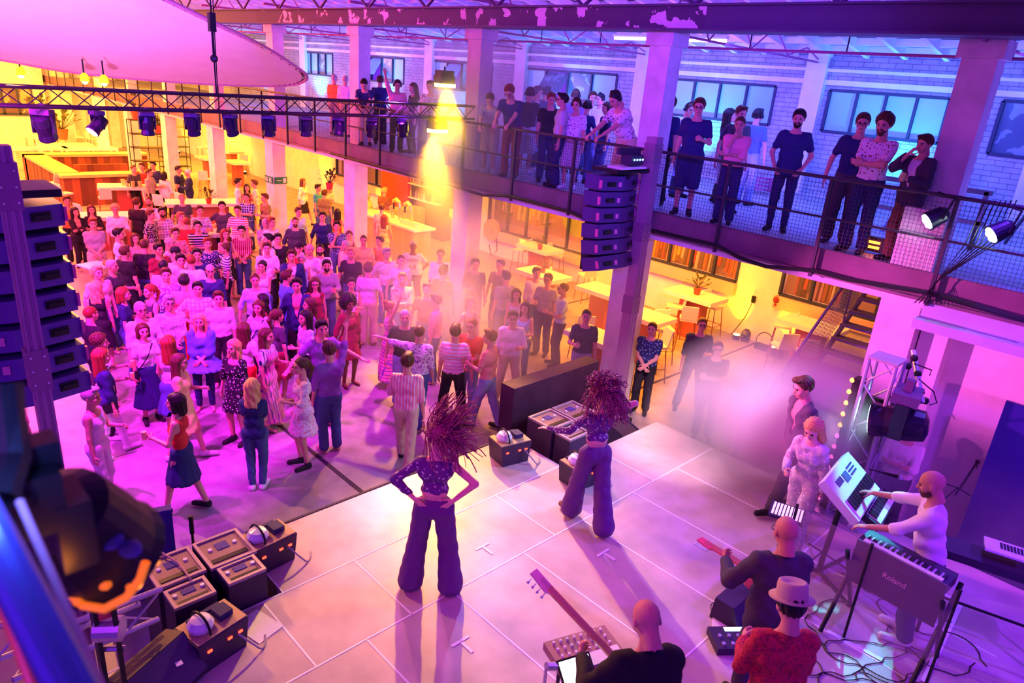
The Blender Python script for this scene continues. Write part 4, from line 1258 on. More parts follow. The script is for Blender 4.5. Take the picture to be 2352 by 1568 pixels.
def hair_fn(st):
    def fn(P):
        x, y, z = P[:, 0], P[:, 1], P[:, 2]
        th_ = np.arctan2(x, -y + .02)
        nz = .0045 * np.sin(th_ * 17 + z * 14) + .002 * np.sin(th_ * 31 - z * 9)
        line = -(.6 * z - .8 * y + .014)
        if st == 'buzz':
            return np.maximum(ell(P, (0, -.012, .03), (.081, .101, .093)), line)
        cr = ell(P, (0, -.014, .036), (.089, .108, .098)) + nz
        cr = np.maximum(cr, line)
        if st in ('short', 'bald_ring'):
            if st == 'bald_ring':
                return np.maximum(np.maximum(ell(P, (0, -.014, .03), (.085, .105, .093)) + nz, line), z - .045)
            d = smin(cr, ell(P, (0, .055, .112), (.055, .045, .022)) + nz, .02)
            return d
        if st == 'curly':
            return np.maximum(ell(P, (0, -.02, .05), (.105, .118, .108)) + .009 * np.sin(x * 160) * np.sin(y * 150) * np.sin(z * 170) * 2, line)
        if st == 'afro':
            return np.maximum(ell(P, (0, -.045, .03), (.16, .14, .17)) + .02 * np.sin(x * 110) * np.sin(y * 105 + 1) * np.sin(z * 115), line - .012)
        d = cr
        L_ = {'bob': -.13, 'long': -.27, 'wavy': -.24, 'pony': 0, 'bun': 0}[st]
        if st in ('bob', 'long', 'wavy'):
            wv = .007 * np.sin(z * 42 + th_ * 7) + nz if st == 'wavy' else nz
            for sx in (-1, 1):
                d = smin(d, cap(P, (sx * .072, -.02, .03), (sx * .082, -.015, L_ * .75), .030, .024, (1, .75, 1)) + wv, .02)
                d = smin(d, cap(P, (sx * .045, -.07, .03), (sx * .05, -.085, L_), .040, .034) + wv, .03)
            d = smin(d, cap(P, (0, -.08, .03), (0, -.095, L_), .04, .034) + wv, .03)
            d = np.maximum(d, (y - .035) * np.where(z < .05, 1, -1) * np.where(z < .05, 1, 0) + np.where(z < .05, 0, -1))
            return d
        if st == 'pony':
            d = smin(d, cap(P, (0, -.11, .06), (0, -.16, -.05), .03, .032) + nz, .02)
            return smin(d, cap(P, (0, -.16, -.05), (0, -.13, -.2), .032, .014) + nz, .02)
        if st == 'bun':
            return smin(d, ell(P, (0, -.085, .115), (.05, .048, .045)) + nz, .015)
        return d
    return fn


HAIRS = {}


def get_hair(st):
    if st not in HAIRS:
        lo, hi = ((-.2, -.22, -.3), (.2, .13, .24)) if st in ('afro',) else ((-.13, -.21, -.31), (.13, .12, .19))
        HAIRS[st] = surfnet(hair_fn(st), lo, hi, .009)
    return HAIRS[st]


def rotm(ax, a):
    return np.array(Matrix.Rotation(a, 3, Vector(ax)))


def unit(v):
    return v / (np.linalg.norm(v) + 1e-9)


def ik(Sh, W, l1, l2, hint):
    d = W - Sh; L = np.linalg.norm(d)
    if L > (l1 + l2) * .998: W = Sh + d / L * (l1 + l2) * .998; d = W - Sh; L = np.linalg.norm(d)
    u = d / L; a = (l1 * l1 - l2 * l2 + L * L) / (2 * L); h = math.sqrt(max(l1 * l1 - a * a, 0))
    n = hint - u * (hint @ u); n = unit(n)
    return Sh + u * a + n * h, W


# arms: name -> (wrist offset from shoulder (out, fwd, up), elbow hint (out,fwd,up), palm normal (out,fwd,up), curl)
ARMS = {
    'down': ((.07, .05, -.54), (.5, -1, 0), (-1, .1, 0), .35),
    'side': ((.14, .0, -.52), (1, -.6, 0), (-1, 0, 0), .3),
    'hold': ((-.02, .30, -.22), (.5, -.4, -1), (-1, 0, -.2), .85),
    'holdlow': ((-.05, .30, -.32), (.6, -.5, -1), (-1, 0, -.2), .8),
    'cross': ((-.25, .20, -.24), (.7, .3, -1), (0, -1, .2), .5),
    'front': ((-.16, .20, -.42), (.8, -.5, -.6), (-.3, -1, 0), .6),
    'pocket': ((.02, .10, -.47), (1, -.8, 0), (-1, 0, 0), .6),
    'hip': ((.02, .04, -.37), (1.2, -.5, .0), (-1, 0, 0), .3),
    'hipb': ((-.02, -.12, -.36), (1.2, -.1, .0), (-.4, 1, 0), .1),
    'chin': ((-.14, .16, .02), (.2, .3, -1), (0, -1, 0), .8),
    'drink': ((-.12, .20, .10), (.6, .6, -1), (-.6, -1, 0), .8),
    'phone': ((-.08, .38, .02), (.4, 0, -1), (0, -1, .2), .6),
    'up': ((.16, .18, .50), (1, .2, 0), (0, -1, 0), .2),
    'out': ((.52, .16, .02), (.2, -.3, -1), (0, 0, -1), .2),
    'spread': ((.40, .16, -.28), (.5, -.6, -.6), (-.2, 0, 1), .2),
    'rail': ((-.04, .42, -.34), (.8, -.4, -1), (0, 0, -1), .7),
    'back': ((-.14, -.16, -.46), (1, -.6, 0), (0, 1, 0), .5),
    'head': ((.02, .06, .20), (1, .5, -.1), (-1, .2, .2), .3),
    'neck': ((-.06, -.02, .16), (1.2, .3, .2), (0, 1, 0), .3),
    'keys': ((-.02, .44, -.30), (.7, -.3, -1), (0, 0, -1), .45),
    'keyfar': ((.18, .48, -.20), (.7, -.3, -1), (0, 0, -1), .45),
    'fret': ((.24, .34, -.16), (.7, -.1, -1), (-.2, -1, .3), 1.0),
    'strum': ((-.14, .20, -.36), (1, -.5, -.4), (0, -1, 0), .8),
    'clap': ((-.14, .32, -.10), (.8, -.2, -1), (-1, 0, 0), .15),
}
LEGS = {'st': ((.10, .0), (.11, .02)), 'wide': ((.20, .02), (.20, -.02)), 'walk': ((.09, .24), (.09, -.24)), 'shift': ((.10, .10), (.12, -.04)), 'near': ((.07, .0), (.07, .03)), 'dance': ((.20, -.04), (.13, .16)), 'stride': ((.08, .34), (.10, -.30))}
POSES = {}


def pose_key(g, la, ra, lg, lean, hy, hp, slim=1.0):
    return (g, la, ra, lg, lean, hy, hp, slim)


def skel(key):
    g, la, ra, lg, lean, hy, hp, slim = key
    f = g == 'f'
    J = {}
    sw = .143 if f else .172
    hw = .095 if f else .09
    J['hip'] = np.array([0, 0, .95])
    Rl = rotm((1, 0, 0), -math.radians(lean))
    J['R'] = Rl

    def up(p):
        return J['hip'] + Rl @ (np.array(p, float) - J['hip'])
    J['up'] = up
    J['neck'] = up((0, -.01, 1.49)); J['head'] = up((0, .015, 1.665))
    for s_, nm, arm in ((-1, 'L', la), (1, 'R', ra)):
        # person's own left is -X when facing +Y
        Sh = up((s_ * sw, 0, 1.42))
        wo, hi_, pn, cu = ARMS[arm]
        cv = lambda v: Rl @ np.array([s_ * v[0], v[1], v[2]], float)
        if arm in ('rail', 'keys', 'keyfar', 'strum', 'fret'): cv = lambda v: np.array([s_ * v[0], v[1], v[2]], float)
        E_, W_ = ik(Sh, Sh + cv(wo), .29, .255, cv(hi_))
        J['S' + nm], J['E' + nm], J['W' + nm] = Sh, E_, W_
        y = unit(W_ - E_)
        if arm in ('cross', 'rail', 'keys', 'keyfar', 'strum'): y = unit(y + np.array([-.3 * s_ if arm == 'cross' else 0, .3, 0]))
        z = -cv(pn); z = unit(z - y * (z @ y)); x = np.cross(y, z)
        J['H' + nm] = np.stack([x, y, z], 1); J['hs' + nm] = 1 if (x @ np.array([s_, 0, 0]) * -1 + x @ np.array([0, 1, 0]) * .5 + x[2] * .6) > 0 else -1
        J['cu' + nm] = cu
    for i, (s_, nm) in enumerate(((-1, 'L'), (1, 'R'))):
        ox, oy = LEGS[lg][i]
        Hp = np.array([s_ * hw, 0, .92]); A_ = np.array([s_ * ox, oy, .085])
        K, A_ = ik(Hp, A_, .435, .41, np.array([s_ * .1, 1.0, 0]))
        J['P' + nm], J['K' + nm], J['A' + nm] = Hp, K, A_
        J['T' + nm] = A_ + np.array([s_ * .035, .155, -.055])
    return J


def torso(P, J, g, e=0.0, slim=1.0):
    u = J['up']; f = g == 'f'
    w = slim
    if f:
        D = [cap(P, u((-.07 * w, -.01, 1.33)), u((.07 * w, -.01, 1.33)), .085 + e, .085 + e), cap(P, u((-.06, .055, 1.28)), u((.06, .055, 1.28)), .055 + e, .055 + e),
             cap(P, u((-.045 * w, 0, 1.13)), u((.045 * w, 0, 1.13)), .082 * w + e, .082 * w + e), cap(P, (-.075 * w, -.01, .95), (.075 * w, -.01, .95), .098 * w + e, .098 * w + e),
             cap(P, J['SL'] + (.02, 0, -.005), J['SR'] + (-.02, 0, -.005), .05 + e, .05 + e)]
    else:
        D = [cap(P, u((-.085, 0, 1.31)), u((.085, 0, 1.31)), .108 + e, .108 + e), cap(P, u((-.065 * w, .01, 1.12)), u((.065 * w, .01, 1.12)), .102 * w + e, .102 * w + e),
             cap(P, (-.07 * w, 0, .97), (.07 * w, 0, .97), .10 * w + e, .10 * w + e), cap(P, J['SL'] + (.02, 0, -.005), J['SR'] + (-.02, 0, -.005), .062 + e, .062 + e)]
    D.append(cap(P, u((0, -.01, 1.42)), J['neck'] + (0, 0, .02), .065 + e, .05 + e * .3))
    return sun(D, .06)


def arm(P, J, n, g, e=0.0, t0=0, t1=2.0):
    k = .86 if g == 'f' else 1.0
    S_, E_, W_ = J['S' + n], J['E' + n], J['W' + n]
    if t1 <= 1.0: return cap(P, S_, S_ + (E_ - S_) * t1, .05 * k + e, .044 * k + e)
    d = smin(cap(P, S_, E_, .050 * k + e, .038 * k + e), cap(P, E_, E_ + (W_ - E_) * (t1 - 1), .040 * k + e, (.027 + .013 * (2 - t1)) * k + e), .015)
    return d


def leg(P, J, n, g, e=0.0, t1=2.0, fl=0.0):
    Pp, K, A_ = J['P' + n], J['K' + n], J['A' + n]
    if t1 <= 1.0: return cap(P, Pp, Pp + (K - Pp) * t1, .088 + e, .07 + e)
    return smin(cap(P, Pp, K, .086 + e, .054 + e + fl * .3), cap(P, K + (0, -.01, 0), K + (A_ - K) * (t1 - 1) + (0, -.01, 0), .055 + e + fl * .3, .036 + e + fl), .03)


SK, BM = {}, {}
HS = 1.06


def SKEL(key):
    if key not in SK: SK[key] = skel(key)
    return SK[key]


def bounds(J, pad=.16, z0=0.0, z1=1.6, arms=True):
    pts = [J[k + n] for k in 'SEW' for n in 'LR'] if arms else [J['SL'], J['SR']]
    pts += [J[k + n] for k in 'PKAT' for n in 'LR'] + [J['neck']]
    A_ = np.array(pts)
    return (A_[:, 0].min() - pad, A_[:, 1].min() - pad, z0), (A_[:, 0].max() + pad, A_[:, 1].max() + pad, z1)


def headR(key):
    J = SKEL(key)
    return J['R'] @ rotm((0, 0, 1), math.radians(key[5])) @ rotm((1, 0, 0), math.radians(key[6]))


RES = .022


def body_mesh(key):
    k = ('body', key)
    if k in BM: return BM[k]
    J = SKEL(key); g = key[0]

    def fn(P):
        d = torso(P, J, g, slim=key[7])
        for n in 'LR':
            d = smin(d, arm(P, J, n, g), .03)
            d = smin(d, leg(P, J, n, g), .04)
            d = smin(d, cap(P, J['A' + n] + (0, -.03, -.045), J['T' + n], .036, .03), .02)
        return smin(d, cap(P, J['neck'], J['head'] + J['R'] @ np.array([0, -.02, -.07]), .05, .048), .03)
    lo, hi = bounds(J, .13, -.02, max(1.62, J['WL'][2] + .1, J['WR'][2] + .1))
    parts = [surfnet(fn, lo, hi, RES)]
    V, F = get_head(g)
    parts.append((V * HS @ headR(key).T + J['head'], F))
    for n, s_ in (('L', -1), ('R', 1)):
        V, F = get_hand(J['cu' + n]); sc_ = .9 if g == 'f' else 1.02
        V = V * np.array([J['hs' + n] * sc_, sc_, sc_]); F = F if J['hs' + n] > 0 else F[:, ::-1]
        parts.append((V @ J['H' + n].T + J['W' + n], F))
    BM[k] = tomesh('body', parts)
    return BM[k]


def garment(key, kind):
    k = (kind, key)
    if k in BM: return BM[k]
    J = SKEL(key); g = key[0]; sl = key[7]
    u = J['up']; nb = J['R'] @ np.array([0, .12, 1.0])
    npt = J['neck'] + J['R'] @ np.array([0, 0.06, -.035])

    def neckcut(P, d, drop=0.0):
        return np.maximum(d, (P - (npt - J['R'] @ np.array([0, 0, drop]))) @ unit(J['R'] @ np.array([0, .55, 1.0])) * np.where(np.abs(P[:, 0]) < .09, 1, .0) - np.where(np.abs(P[:, 0]) < .09, 0, 1))

    def hem(P, z):
        return z - P[:, 2] + .008 * np.sin(P[:, 0] * 45 + P[:, 1] * 30)

    def folds(P, a=.004):
        return a * np.sin(P[:, 2] * 42 + P[:, 0] * 34 + 8 * P[:, 1]) + a * .7 * np.sin(P[:, 0] * 70 - P[:, 2] * 21)

    z0, z1, ar = .84, 1.62, True
    if kind in ('tee', 'shirt', 'rolled', 'jacket', 'sweater', 'tank', 'crop', 'blouse', 'onesleeve'):
        e = {'jacket': .024, 'sweater': .016, 'tank': .012, 'crop': .010, 'onesleeve': .010, 'blouse': .022}.get(kind, .013)
        t1 = {'tee': .62, 'shirt': 1.95, 'rolled': 1.15, 'jacket': 1.93, 'sweater': 1.95, 'blouse': 1.3}.get(kind, 0)
        hz = {'jacket': .80, 'crop': 1.13, 'onesleeve': 1.14, 'blouse': .84, 'shirt': .88, 'tank': .86}.get(kind, .875)

        def fn(P):
            d = torso(P, J, g, e, sl)
            if t1: 
                for n in 'LR': d = smin(d, arm(P, J, n, g, e + .002 if t1 > 1 else e + .003, t1=t1), .02)
            if kind == 'onesleeve': d = smin(d, arm(P, J, 'L', g, e - .001, t1=1.97), .02)
            if kind in ('jacket', 'blouse'):
                d = smin(d, cap(P, (-.07, 0, 1.0), (.07, 0, 1.0), .12 * sl + e * .5, .12 * sl + e * .5), .05); d = smin(d, cap(P, (-.09, 0, .86), (.09, 0, .86), .115, .115), .05)
            if kind == 'jacket':
                Q = (P - J['hip'].astype(np.float32)) @ J['R'] + J['hip']
                wv = np.clip((Q[:, 2] - 1.06) * .26, 0, .075)
                d = np.maximum(d, np.where((Q[:, 1] > .02) & (Q[:, 2] < 1.5), wv - np.abs(Q[:, 0]), -1))
            d = d + folds(P)
            if kind == 'tank':
                d = np.maximum(d, np.abs(P[:, 0]) - .135)
            d = neckcut(P, d, {'tank': .05, 'crop': .05, 'onesleeve': .05, 'blouse': .03}.get(kind, .0))
            d = np.maximum(d, hem(P, hz))
            return d
        z0 = hz - .06
        z1 = 1.56 if t1 < 1 and kind != 'onesleeve' else max(1.56, J['WL'][2] + .1, J['WR'][2] + .1, J['EL'][2] + .1, J['ER'][2] + .1)
        zz = [J['W' + n][2] for n in 'LR']
        if t1 > 1: z0 = min(z0, min(zz) - .08)
    elif kind in ('trousers', 'shorts', 'flares', 'slim'):
        t1 = 1.0 if kind == 'shorts' else 1.96
        fl = {'flares': .075, 'trousers': .024, 'slim': .006}.get(kind, 0)
        e = .010 if kind == 'slim' else .016

        def fn(P):
            hw_ = (.075 if g == 'f' else .07) * sl
            d = cap(P, (-hw_, 0, .955), (hw_, 0, .955), .105 * sl + e * .6, .105 * sl + e * .6)
            for n in 'LR':
                d = smin(d, leg(P, J, n, g, e + (.018 if kind == 'shorts' else 0), t1=t1, fl=fl), .03)
            d = d + folds(P, .003)
            return np.maximum(np.maximum(d, P[:, 2] - (1.08 if kind == 'flares' else 1.02)), {'flares': .035, 'trousers': .04, 'slim': .07}.get(kind, 0) - P[:, 2])
        z0, z1, ar = .0, 1.12, False
        if kind == 'shorts': z0 = .42
    else:    # skirts and dresses
        hz = {'skirt': .52, 'midi': .30, 'dress': .55, 'longdress': .18, 'sleevedress': .60, 'poncho': .82, 'tunic': .66}[kind]
        top = kind in ('dress', 'longdress', 'sleevedress', 'poncho', 'tunic')

        def fn(P):
            d = cap(P, (0, 0, 1.02), (0, 0, hz), .105 * sl + .01, .20 + .05 * (1.0 - hz) + (.14 if kind == 'poncho' else 0), (1 / 1.15, 1, 1))
            d = d + .010 * np.sin(np.arctan2(P[:, 1], P[:, 0]) * 13) * np.clip(1.1 - P[:, 2], 0, 1)
            d = smin(d, cap(P, (-.075 * sl, -.01, .95), (.075 * sl, -.01, .95), .118 * sl, .118 * sl), .04)
            if top:
                d = smin(d, torso(P, J, g, .016, sl), .04)
                if kind in ('sleevedress', 'poncho'):
                    for n in 'LR': d = smin(d, arm(P, J, n, g, .024 if kind == 'sleevedress' else .05, t1=1.2), .03)
                elif kind == 'dress':
                    for n in 'LR': d = smin(d, arm(P, J, n, g, .016, t1=.5), .03)
                d = d + folds(P)
                d = neckcut(P, d, .05)
            else:
                d = np.maximum(d, P[:, 2] - 1.04)
            return np.maximum(d, hem(P, hz))
        z0 = hz - .06; z1 = 1.58 if top else 1.1
    lo, hi = bounds(J, .2, z0, z1, ar)
    BM[k] = tomesh(kind, [surfnet(fn, lo, hi, RES)])
    return BM[k]


def shoe_mesh(key, n):
    k = ('shoe', key, n)
    if k in BM: return BM[k]
    J = SKEL(key); A_, T_ = J['A' + n], J['T' + n]

    def fn(P):
        d = smin(cap(P, A_ + (0, -.035, -.05), T_ + (0, .015, 0), .046, .038), cap(P, A_ + (0, -.02, -.03), A_ + (0, -.01, .02), .045, .04), .03)
        return np.maximum(np.maximum(d, -P[:, 2] + .002), P[:, 2] - .12)
    c = (A_ + T_) / 2
    BM[k] = tomesh('shoe', [surfnet(fn, (c[0] - .12, c[1] - .2, -.02), (c[0] + .12, c[1] + .2, .16), .014)])
    return BM[k]


def simple_head_part(kind):
    if kind in HAIRS: return HAIRS[kind]
    m = MB()
    if kind == 'eyes':
        for s_ in (-1, 1):
            m.ball((s_ * .031, .083, .006), (.012, .009, .0065), 8)
            m.tube((s_ * .016, .091, .026), (s_ * .048, .082, .028), .0042, 5)
    elif kind == 'mouth':
        m.ball((0, .0955, -.056), (.024, .008, .0075), 8)
    elif kind == 'glasses':
        for s_ in (-1, 1):
            t = np.linspace(0, 2 * PI, 11)
            m.path([(s_ * .033 + .024 * math.cos(q), .106, .006 + .019 * math.sin(q)) for q in t], .003, 4)
            m.tube((s_ * .056, .105, .01), (s_ * .078, -.01, .012), .0028, 4)
        m.tube((-.01, .108, .01), (.01, .108, .01), .003, 4)
    elif kind == 'headphones':
        t = np.linspace(-.25, PI + .25, 12)
        m.path([(.092 * math.cos(q), -.008, .02 + .112 * math.sin(q)) for q in t], .010, 6)
        for s_ in (-1, 1): m.tube((s_ * .07, -.008, -.002), (s_ * .105, -.008, -.002), .036, 12)
    elif kind == 'cap':
        m.lathe((0, -.012, .05), [(.096, 0), (.094, .035), (.07, .075), (.02, .092)], 16)
        m.ball((0, .11, .052), (.06, .06, .006), 10)
    elif kind == 'hat':
        t = np.arange(20) * 2 * PI / 20
        m.lathe((0, -.012, .055), [(.142, .012), (.14, .004), (.098, 0), (.100, .02), (.094, .09), (.088, .112), (.076, .118), (.055, .098), (.01, .094)], 24)
    elif kind == 'beard':
        V, F = surfnet(lambda P: np.maximum(np.maximum(sun([ell(P, (0, .022, -.045), (.064, .074, .074)), ell(P, (0, .062, -.092), (.032, .032, .03))], .02), P[:, 2] + .03 - np.abs(P[:, 0]) * .4), -(P[:, 1] - .0)), (-.09, -.06, -.15), (.09, .13, .05), .009)
        HAIRS[kind] = (V, F); return HAIRS[kind]
    V = np.concatenate(m.v)
    HAIRS[kind] = (V, [list(f) for f in m.f])
    return HAIRS[kind]


def head_piece(key, kind, part):
    k = ('hp', part, key)
    if k in BM: return BM[k]
    J = SKEL(key)
    V, F = get_hair(part) if part in ('short', 'buzz', 'bald_ring', 'curly', 'afro', 'bob', 'long', 'wavy', 'pony', 'bun') else simple_head_part(part)
    if part == 'neckphones': pass
    F = F.tolist() if isinstance(F, np.ndarray) else F
    me = bpy.data.meshes.new(kind); me.from_pydata((np.asarray(V) * HS @ headR(key).T + J['head']).tolist(), [], F)
    me.polygons.foreach_set('use_smooth', [True] * len(F)); me.materials.append(None); me.update()
    BM[k] = me
    return me


M_eye = mat('eye_dark', (.015, .01, .01), rough=.3, noise=0)
M_lip = mat('lips', (.45, .12, .12), rough=.5, noise=0)
M_hp = mat('headphone_black', (.015, .015, .03), rough=.3)
SKIN = [mat('skin_%d' % i, c, rough=.55, noise=.08) for i, c in enumerate(((.66, .32, .25), (.56, .26, .19), (.78, .44, .38), (.20, .08, .05)))]
HC = {'bk': (.012, .008, .01), 'br': (.09, .035, .018), 'lb': (.30, .15, .06), 'bl': (.72, .45, .16), 'gy': (.42, .38, .38), 'rd': (.24, .055, .02), 'wh': (.75, .72, .7)}
CC = {'wh': (.82, .74, .80), 'bk': (.015, .012, .018), 'nv': (.02, .025, .12), 'dg': (.06, .055, .075), 'gy': (.34, .32, .38), 'lg': (.55, .53, .58), 'bl': (.10, .18, .55), 'lb': (.38, .50, .80),
      'rd': (.65, .03, .03), 'pk': (.85, .30, .38), 'or': (.85, .28, .06), 'ye': (.85, .62, .25), 'ol': (.22, .20, .07), 'be': (.62, .50, .36), 'br': (.20, .09, .04), 'pu': (.25, .08, .40), 'te': (.05, .38, .50),
      'jn': (.06, .09, .26), 'lj': (.30, .36, .58), 'sa': (.85, .30, .25), 'mr': (.28, .02, .05)}
PT = {'h': ('hstripe', 17), 'v': ('vstripe', 22), 'p': ('plaid', 14), 'd': ('dots', 26), 'f': ('floral', 30), 'm': ('mottle', 48)}


def cloth(c):
    """colour code, optionally 'aa/bb:h' for a pattern of two colours"""
    if ':' in c:
        ab, p = c.split(':'); a, b = ab.split('/')
        return mat('cloth_' + c.replace('/', '_').replace(':', '_'), CC[a], rough=.8, pat=PT[p][0], col2=CC[b], sc=PT[p][1], noise=.08)
    return mat('cloth_' + c, CC[c], rough=.8, noise=.12)


def mk(name, me, m, parent=None):
    if not me.materials: me.materials.append(None)
    o = bpy.data.objects.new(name, me)
    COL.objects.link(o)
    if parent is not None: o.parent = parent
    o.material_slots[0].link = 'OBJECT'
    o.material_slots[0].material = m
    return o


GN = {'tee': 't_shirt', 'rolled': 'shirt', 'onesleeve': 'crop_top', 'flares': 'trousers', 'slim': 'trousers', 'midi': 'skirt', 'longdress': 'dress', 'sleevedress': 'dress', 'tank': 'sleeveless_top'}
NP_ = [0]


def person(loc, yaw, h, g, arms, lg, top, bot, hair, skin=0, ex=(), label='', group=None, lean=0, hy=0, hp=0, shoes=None, slim=1.0):
    """yaw = world angle (radians) the person faces; h = height in metres"""
    la, ra = arms
    key = (g, la, ra, lg, lean, hy, hp, slim)
    J = SKEL(key)
    o = mk('person', body_mesh(key), SKIN[skin])
    s_ = h / 1.785
    o.location = [float(q) for q in loc]; o.rotation_euler = (0, 0, yaw - PI / 2); o.scale = (s_,) * 3
    T(o, label, 'person', group)
    if bot: mk(GN.get(bot[0], bot[0]), garment(key, bot[0]), cloth(bot[1]), o)
    if top: mk(GN.get(top[0], top[0]), garment(key, top[0]), cloth(top[1]), o)
    if 'inner' in ex: mk('shirt', garment(key, 'tee'), cloth('wh'), o)
    if hair: mk('hair', head_piece(key, 'hair', hair[0]), mat('hair_' + hair[1], HC[hair[1]], rough=.5, noise=.2), o)
    mk('eyes', head_piece(key, 'eyes', 'eyes'), M_eye, o)
    mk('mouth', head_piece(key, 'mouth', 'mouth'), M_lip, o)
    for e in ex:
        if e in ('glasses', 'headphones'): mk(e, head_piece(key, e, e), M_hp, o)
        if e == 'cap': mk('cap', head_piece(key, 'cap', 'cap'), cloth('bk'), o)
        if e == 'hat': mk('hat', head_piece(key, 'hat', 'hat'), cloth('be'), o)
        if e == 'beard': mk('beard', head_piece(key, 'beard', 'beard'), mat('hair_' + hair[1] if hair else 'hair_br', HC[hair[1] if hair else 'br'], rough=.6, noise=.2), o)
        if e.startswith('strap') or e.startswith('bag'):
            kk = ('bagstrap', key)
            if kk not in BM:
                m = MB(); u = J['up']
                m.path([u((-.12, -.08, 1.44)), u((-.1, .07, 1.44)), u((.0, .135, 1.25)), u((.1, .12, 1.1)), u((.17, .05, .98))], .011, 5)
                m.box(u((.19, .0, .92)), (.06, .2, .16))
                me = bpy.data.meshes.new('shoulder_bag'); me.from_pydata(np.concatenate(m.v).tolist(), [], m.f); BM[kk] = me
            mk('shoulder_bag', BM[kk], cloth('bk'), o)
    if shoes:
        for n in 'LR': mk('shoe', shoe_mesh(key, n), cloth(shoes), o)
    cy, sy = math.cos(yaw - PI / 2), math.sin(yaw - PI / 2)
    Rm = np.array([[cy, -sy, 0], [sy, cy, 0], [0, 0, 1]])
    NP_[0] += 1
    return o, {k: np.array(loc) + Rm @ (J[k] * s_) for k in ('WL', 'WR', 'head', 'EL', 'ER')}, Rm


M_cup = mat('plastic_cup', (.85, .6, .25), rough=.2, alpha=.75)


def cup(p, label, m=None):
    T(MB().lathe(p, [(.026, 0), (.034, .11)], 12).build('drinking_cup', m or M_cup, off=p), label, 'cup', 'plastic cups held in the crowd')
# ================================================================ FURNITURE UNDER THE GALLERY
def table(p, w, d, h, label, leg='panel', rz=0.0, group='white high tables'):
    p = np.array([p[0], min(p[1], 15.3), 0.0]); r = root('high_table', p, label, 'table', group)
    a = np.array([math.cos(rz), math.sin(rz), 0]); c = np.array([-a[1], a[0], 0]); u = np.array([0, 0, 1.0])
    MB().box(p + u * (h - .05), (w, d, .10), ax=(a, c, u)).build('tabletop', M_wt, r)
    if leg == 'panel': MB().box(p + u * (h - .1) / 2, (w * .45, d * .4, h - .1), ax=(a, c, u)).build('pedestal', mat('table_pedestal', (.5, .12, .1)), r)
    else:
        for i in (-1, 1):
            for j in (-1, 1): MB().box(p + a * (w / 2 - .06) * i + c * (d / 2 - .06) * j + u * (h - .1) / 2, (.06, .06, h - .1), ax=(a, c, u)).build('leg', M_wt, r)
    return r


def stool_make(label):
    r = root('bar_stool', (0, 0, 0), label, 'stool', 'white bar stools')
    MB().box((0, 0, .76), (.38, .38, .05)).build('seat', M_wt, r)
    MB().prism([(-.19, -.17, .78), (.19, -.17, .78), (.18, -.24, 1.12), (-.18, -.24, 1.12)], (0, -.03, 0)).build('backrest', M_wt, r)
    for i in (-1, 1):
        for j in (-1, 1): MB().tube((i * .16, j * .16, .75), (i * .22, j * .22, 0), .012, 6).build('leg', M_rod2, r)
    MB().tube((-.2, -.2, .3), (.2, -.2, .3), .009, 5).tube((-.2, .2, .3), (.2, .2, .3), .009, 5).tube((-.2, -.2, .3), (-.2, .2, .3), .009, 5).tube((.2, -.2, .3), (.2, .2, .3), .009, 5).build('footrest', M_rod2, r)
    return r


M_rod2 = mat('stool_leg_metal', (.35, .12, .12), rough=.35, metal=.5)
M_pot = mat('terracotta', (.55, .08, .04)); M_leaf = mat('leaf', (.10, .11, .03), noise=.4)


def plant(p, s, label, n=26, spread=1.0):
    p = np.array(p, float); r = root('potted_plant', p, label, 'plant', None)
    MB().lathe(p, [(.06 * s, 0), (.085 * s, .13 * s), (.09 * s, .15 * s)], 12).build('pot', M_pot, r)
    m = MB(); rr = random.Random(int(abs(p[0]) * 97) % 1000)
    for k in range(n):
        a = rr.uniform(0, 2 * PI); el = rr.uniform(.3, 1.4); L = rr.uniform(.12, .3) * s
        d = np.array([math.cos(a) * math.cos(el) * spread, math.sin(a) * math.cos(el) * spread, math.sin(el)])
        b = p + (0, 0, .14 * s); t_ = b + d * L; m.tube(b, t_, .004 * s, 3, cap=False)
        x, y, z = frame(d); w_ = .035 * s
        m.add([t_ - d * .02, t_ + x * w_ + d * .05 * s + y * .01, t_ + d * .12 * s - (0, 0, .03 * s), t_ - x * w_ + d * .05 * s + y * .01, t_ + y * .008 + d * .05 * s], [(0, 1, 4), (1, 2, 4), (2, 3, 4), (3, 0, 4)])
    T(m.build('foliage', M_leaf, r), kind='stuff')
    return r


TB = [((1240, 568), 1.25, .75, 'high white table with a potted plant under the round clock window'), ((1248, 628), 1.3, .75, 'high white table in front of the table with the clock window plant'),
      ((1597, 676), 1.35, .8, 'high white table with a red potted plant by the shop window'), ((1480, 722), 1.2, .75, 'high white table half hidden behind the black mast'),
      ((1385, 665), 1.1, .75, 'high white table half hidden behind the pale pillar'), ((1868, 745), 1.3, .8, 'high white table next to the steel staircase'), ((1370, 770), 1.1, .7, 'high white table behind the man in the dark polo')]
for (px, py), w_, d_, lb in TB: table(gz(px, py, 1.08), w_, d_, 1.1, lb)
for (px, py), lb, s_ in (((1240, 565), 'small plant in a red pot on the table under the clock window', .9), ((1600, 668), 'leafy plant in a red pot on the table by the shop window', 1.1), ((1247, 618), 'dark little plant on the nearer table below the clock window', .8)):
    plant(gz(px, py + 8, 1.1), s_, lb)
s0 = stool_make('white bar stool left of the table by the shop window')
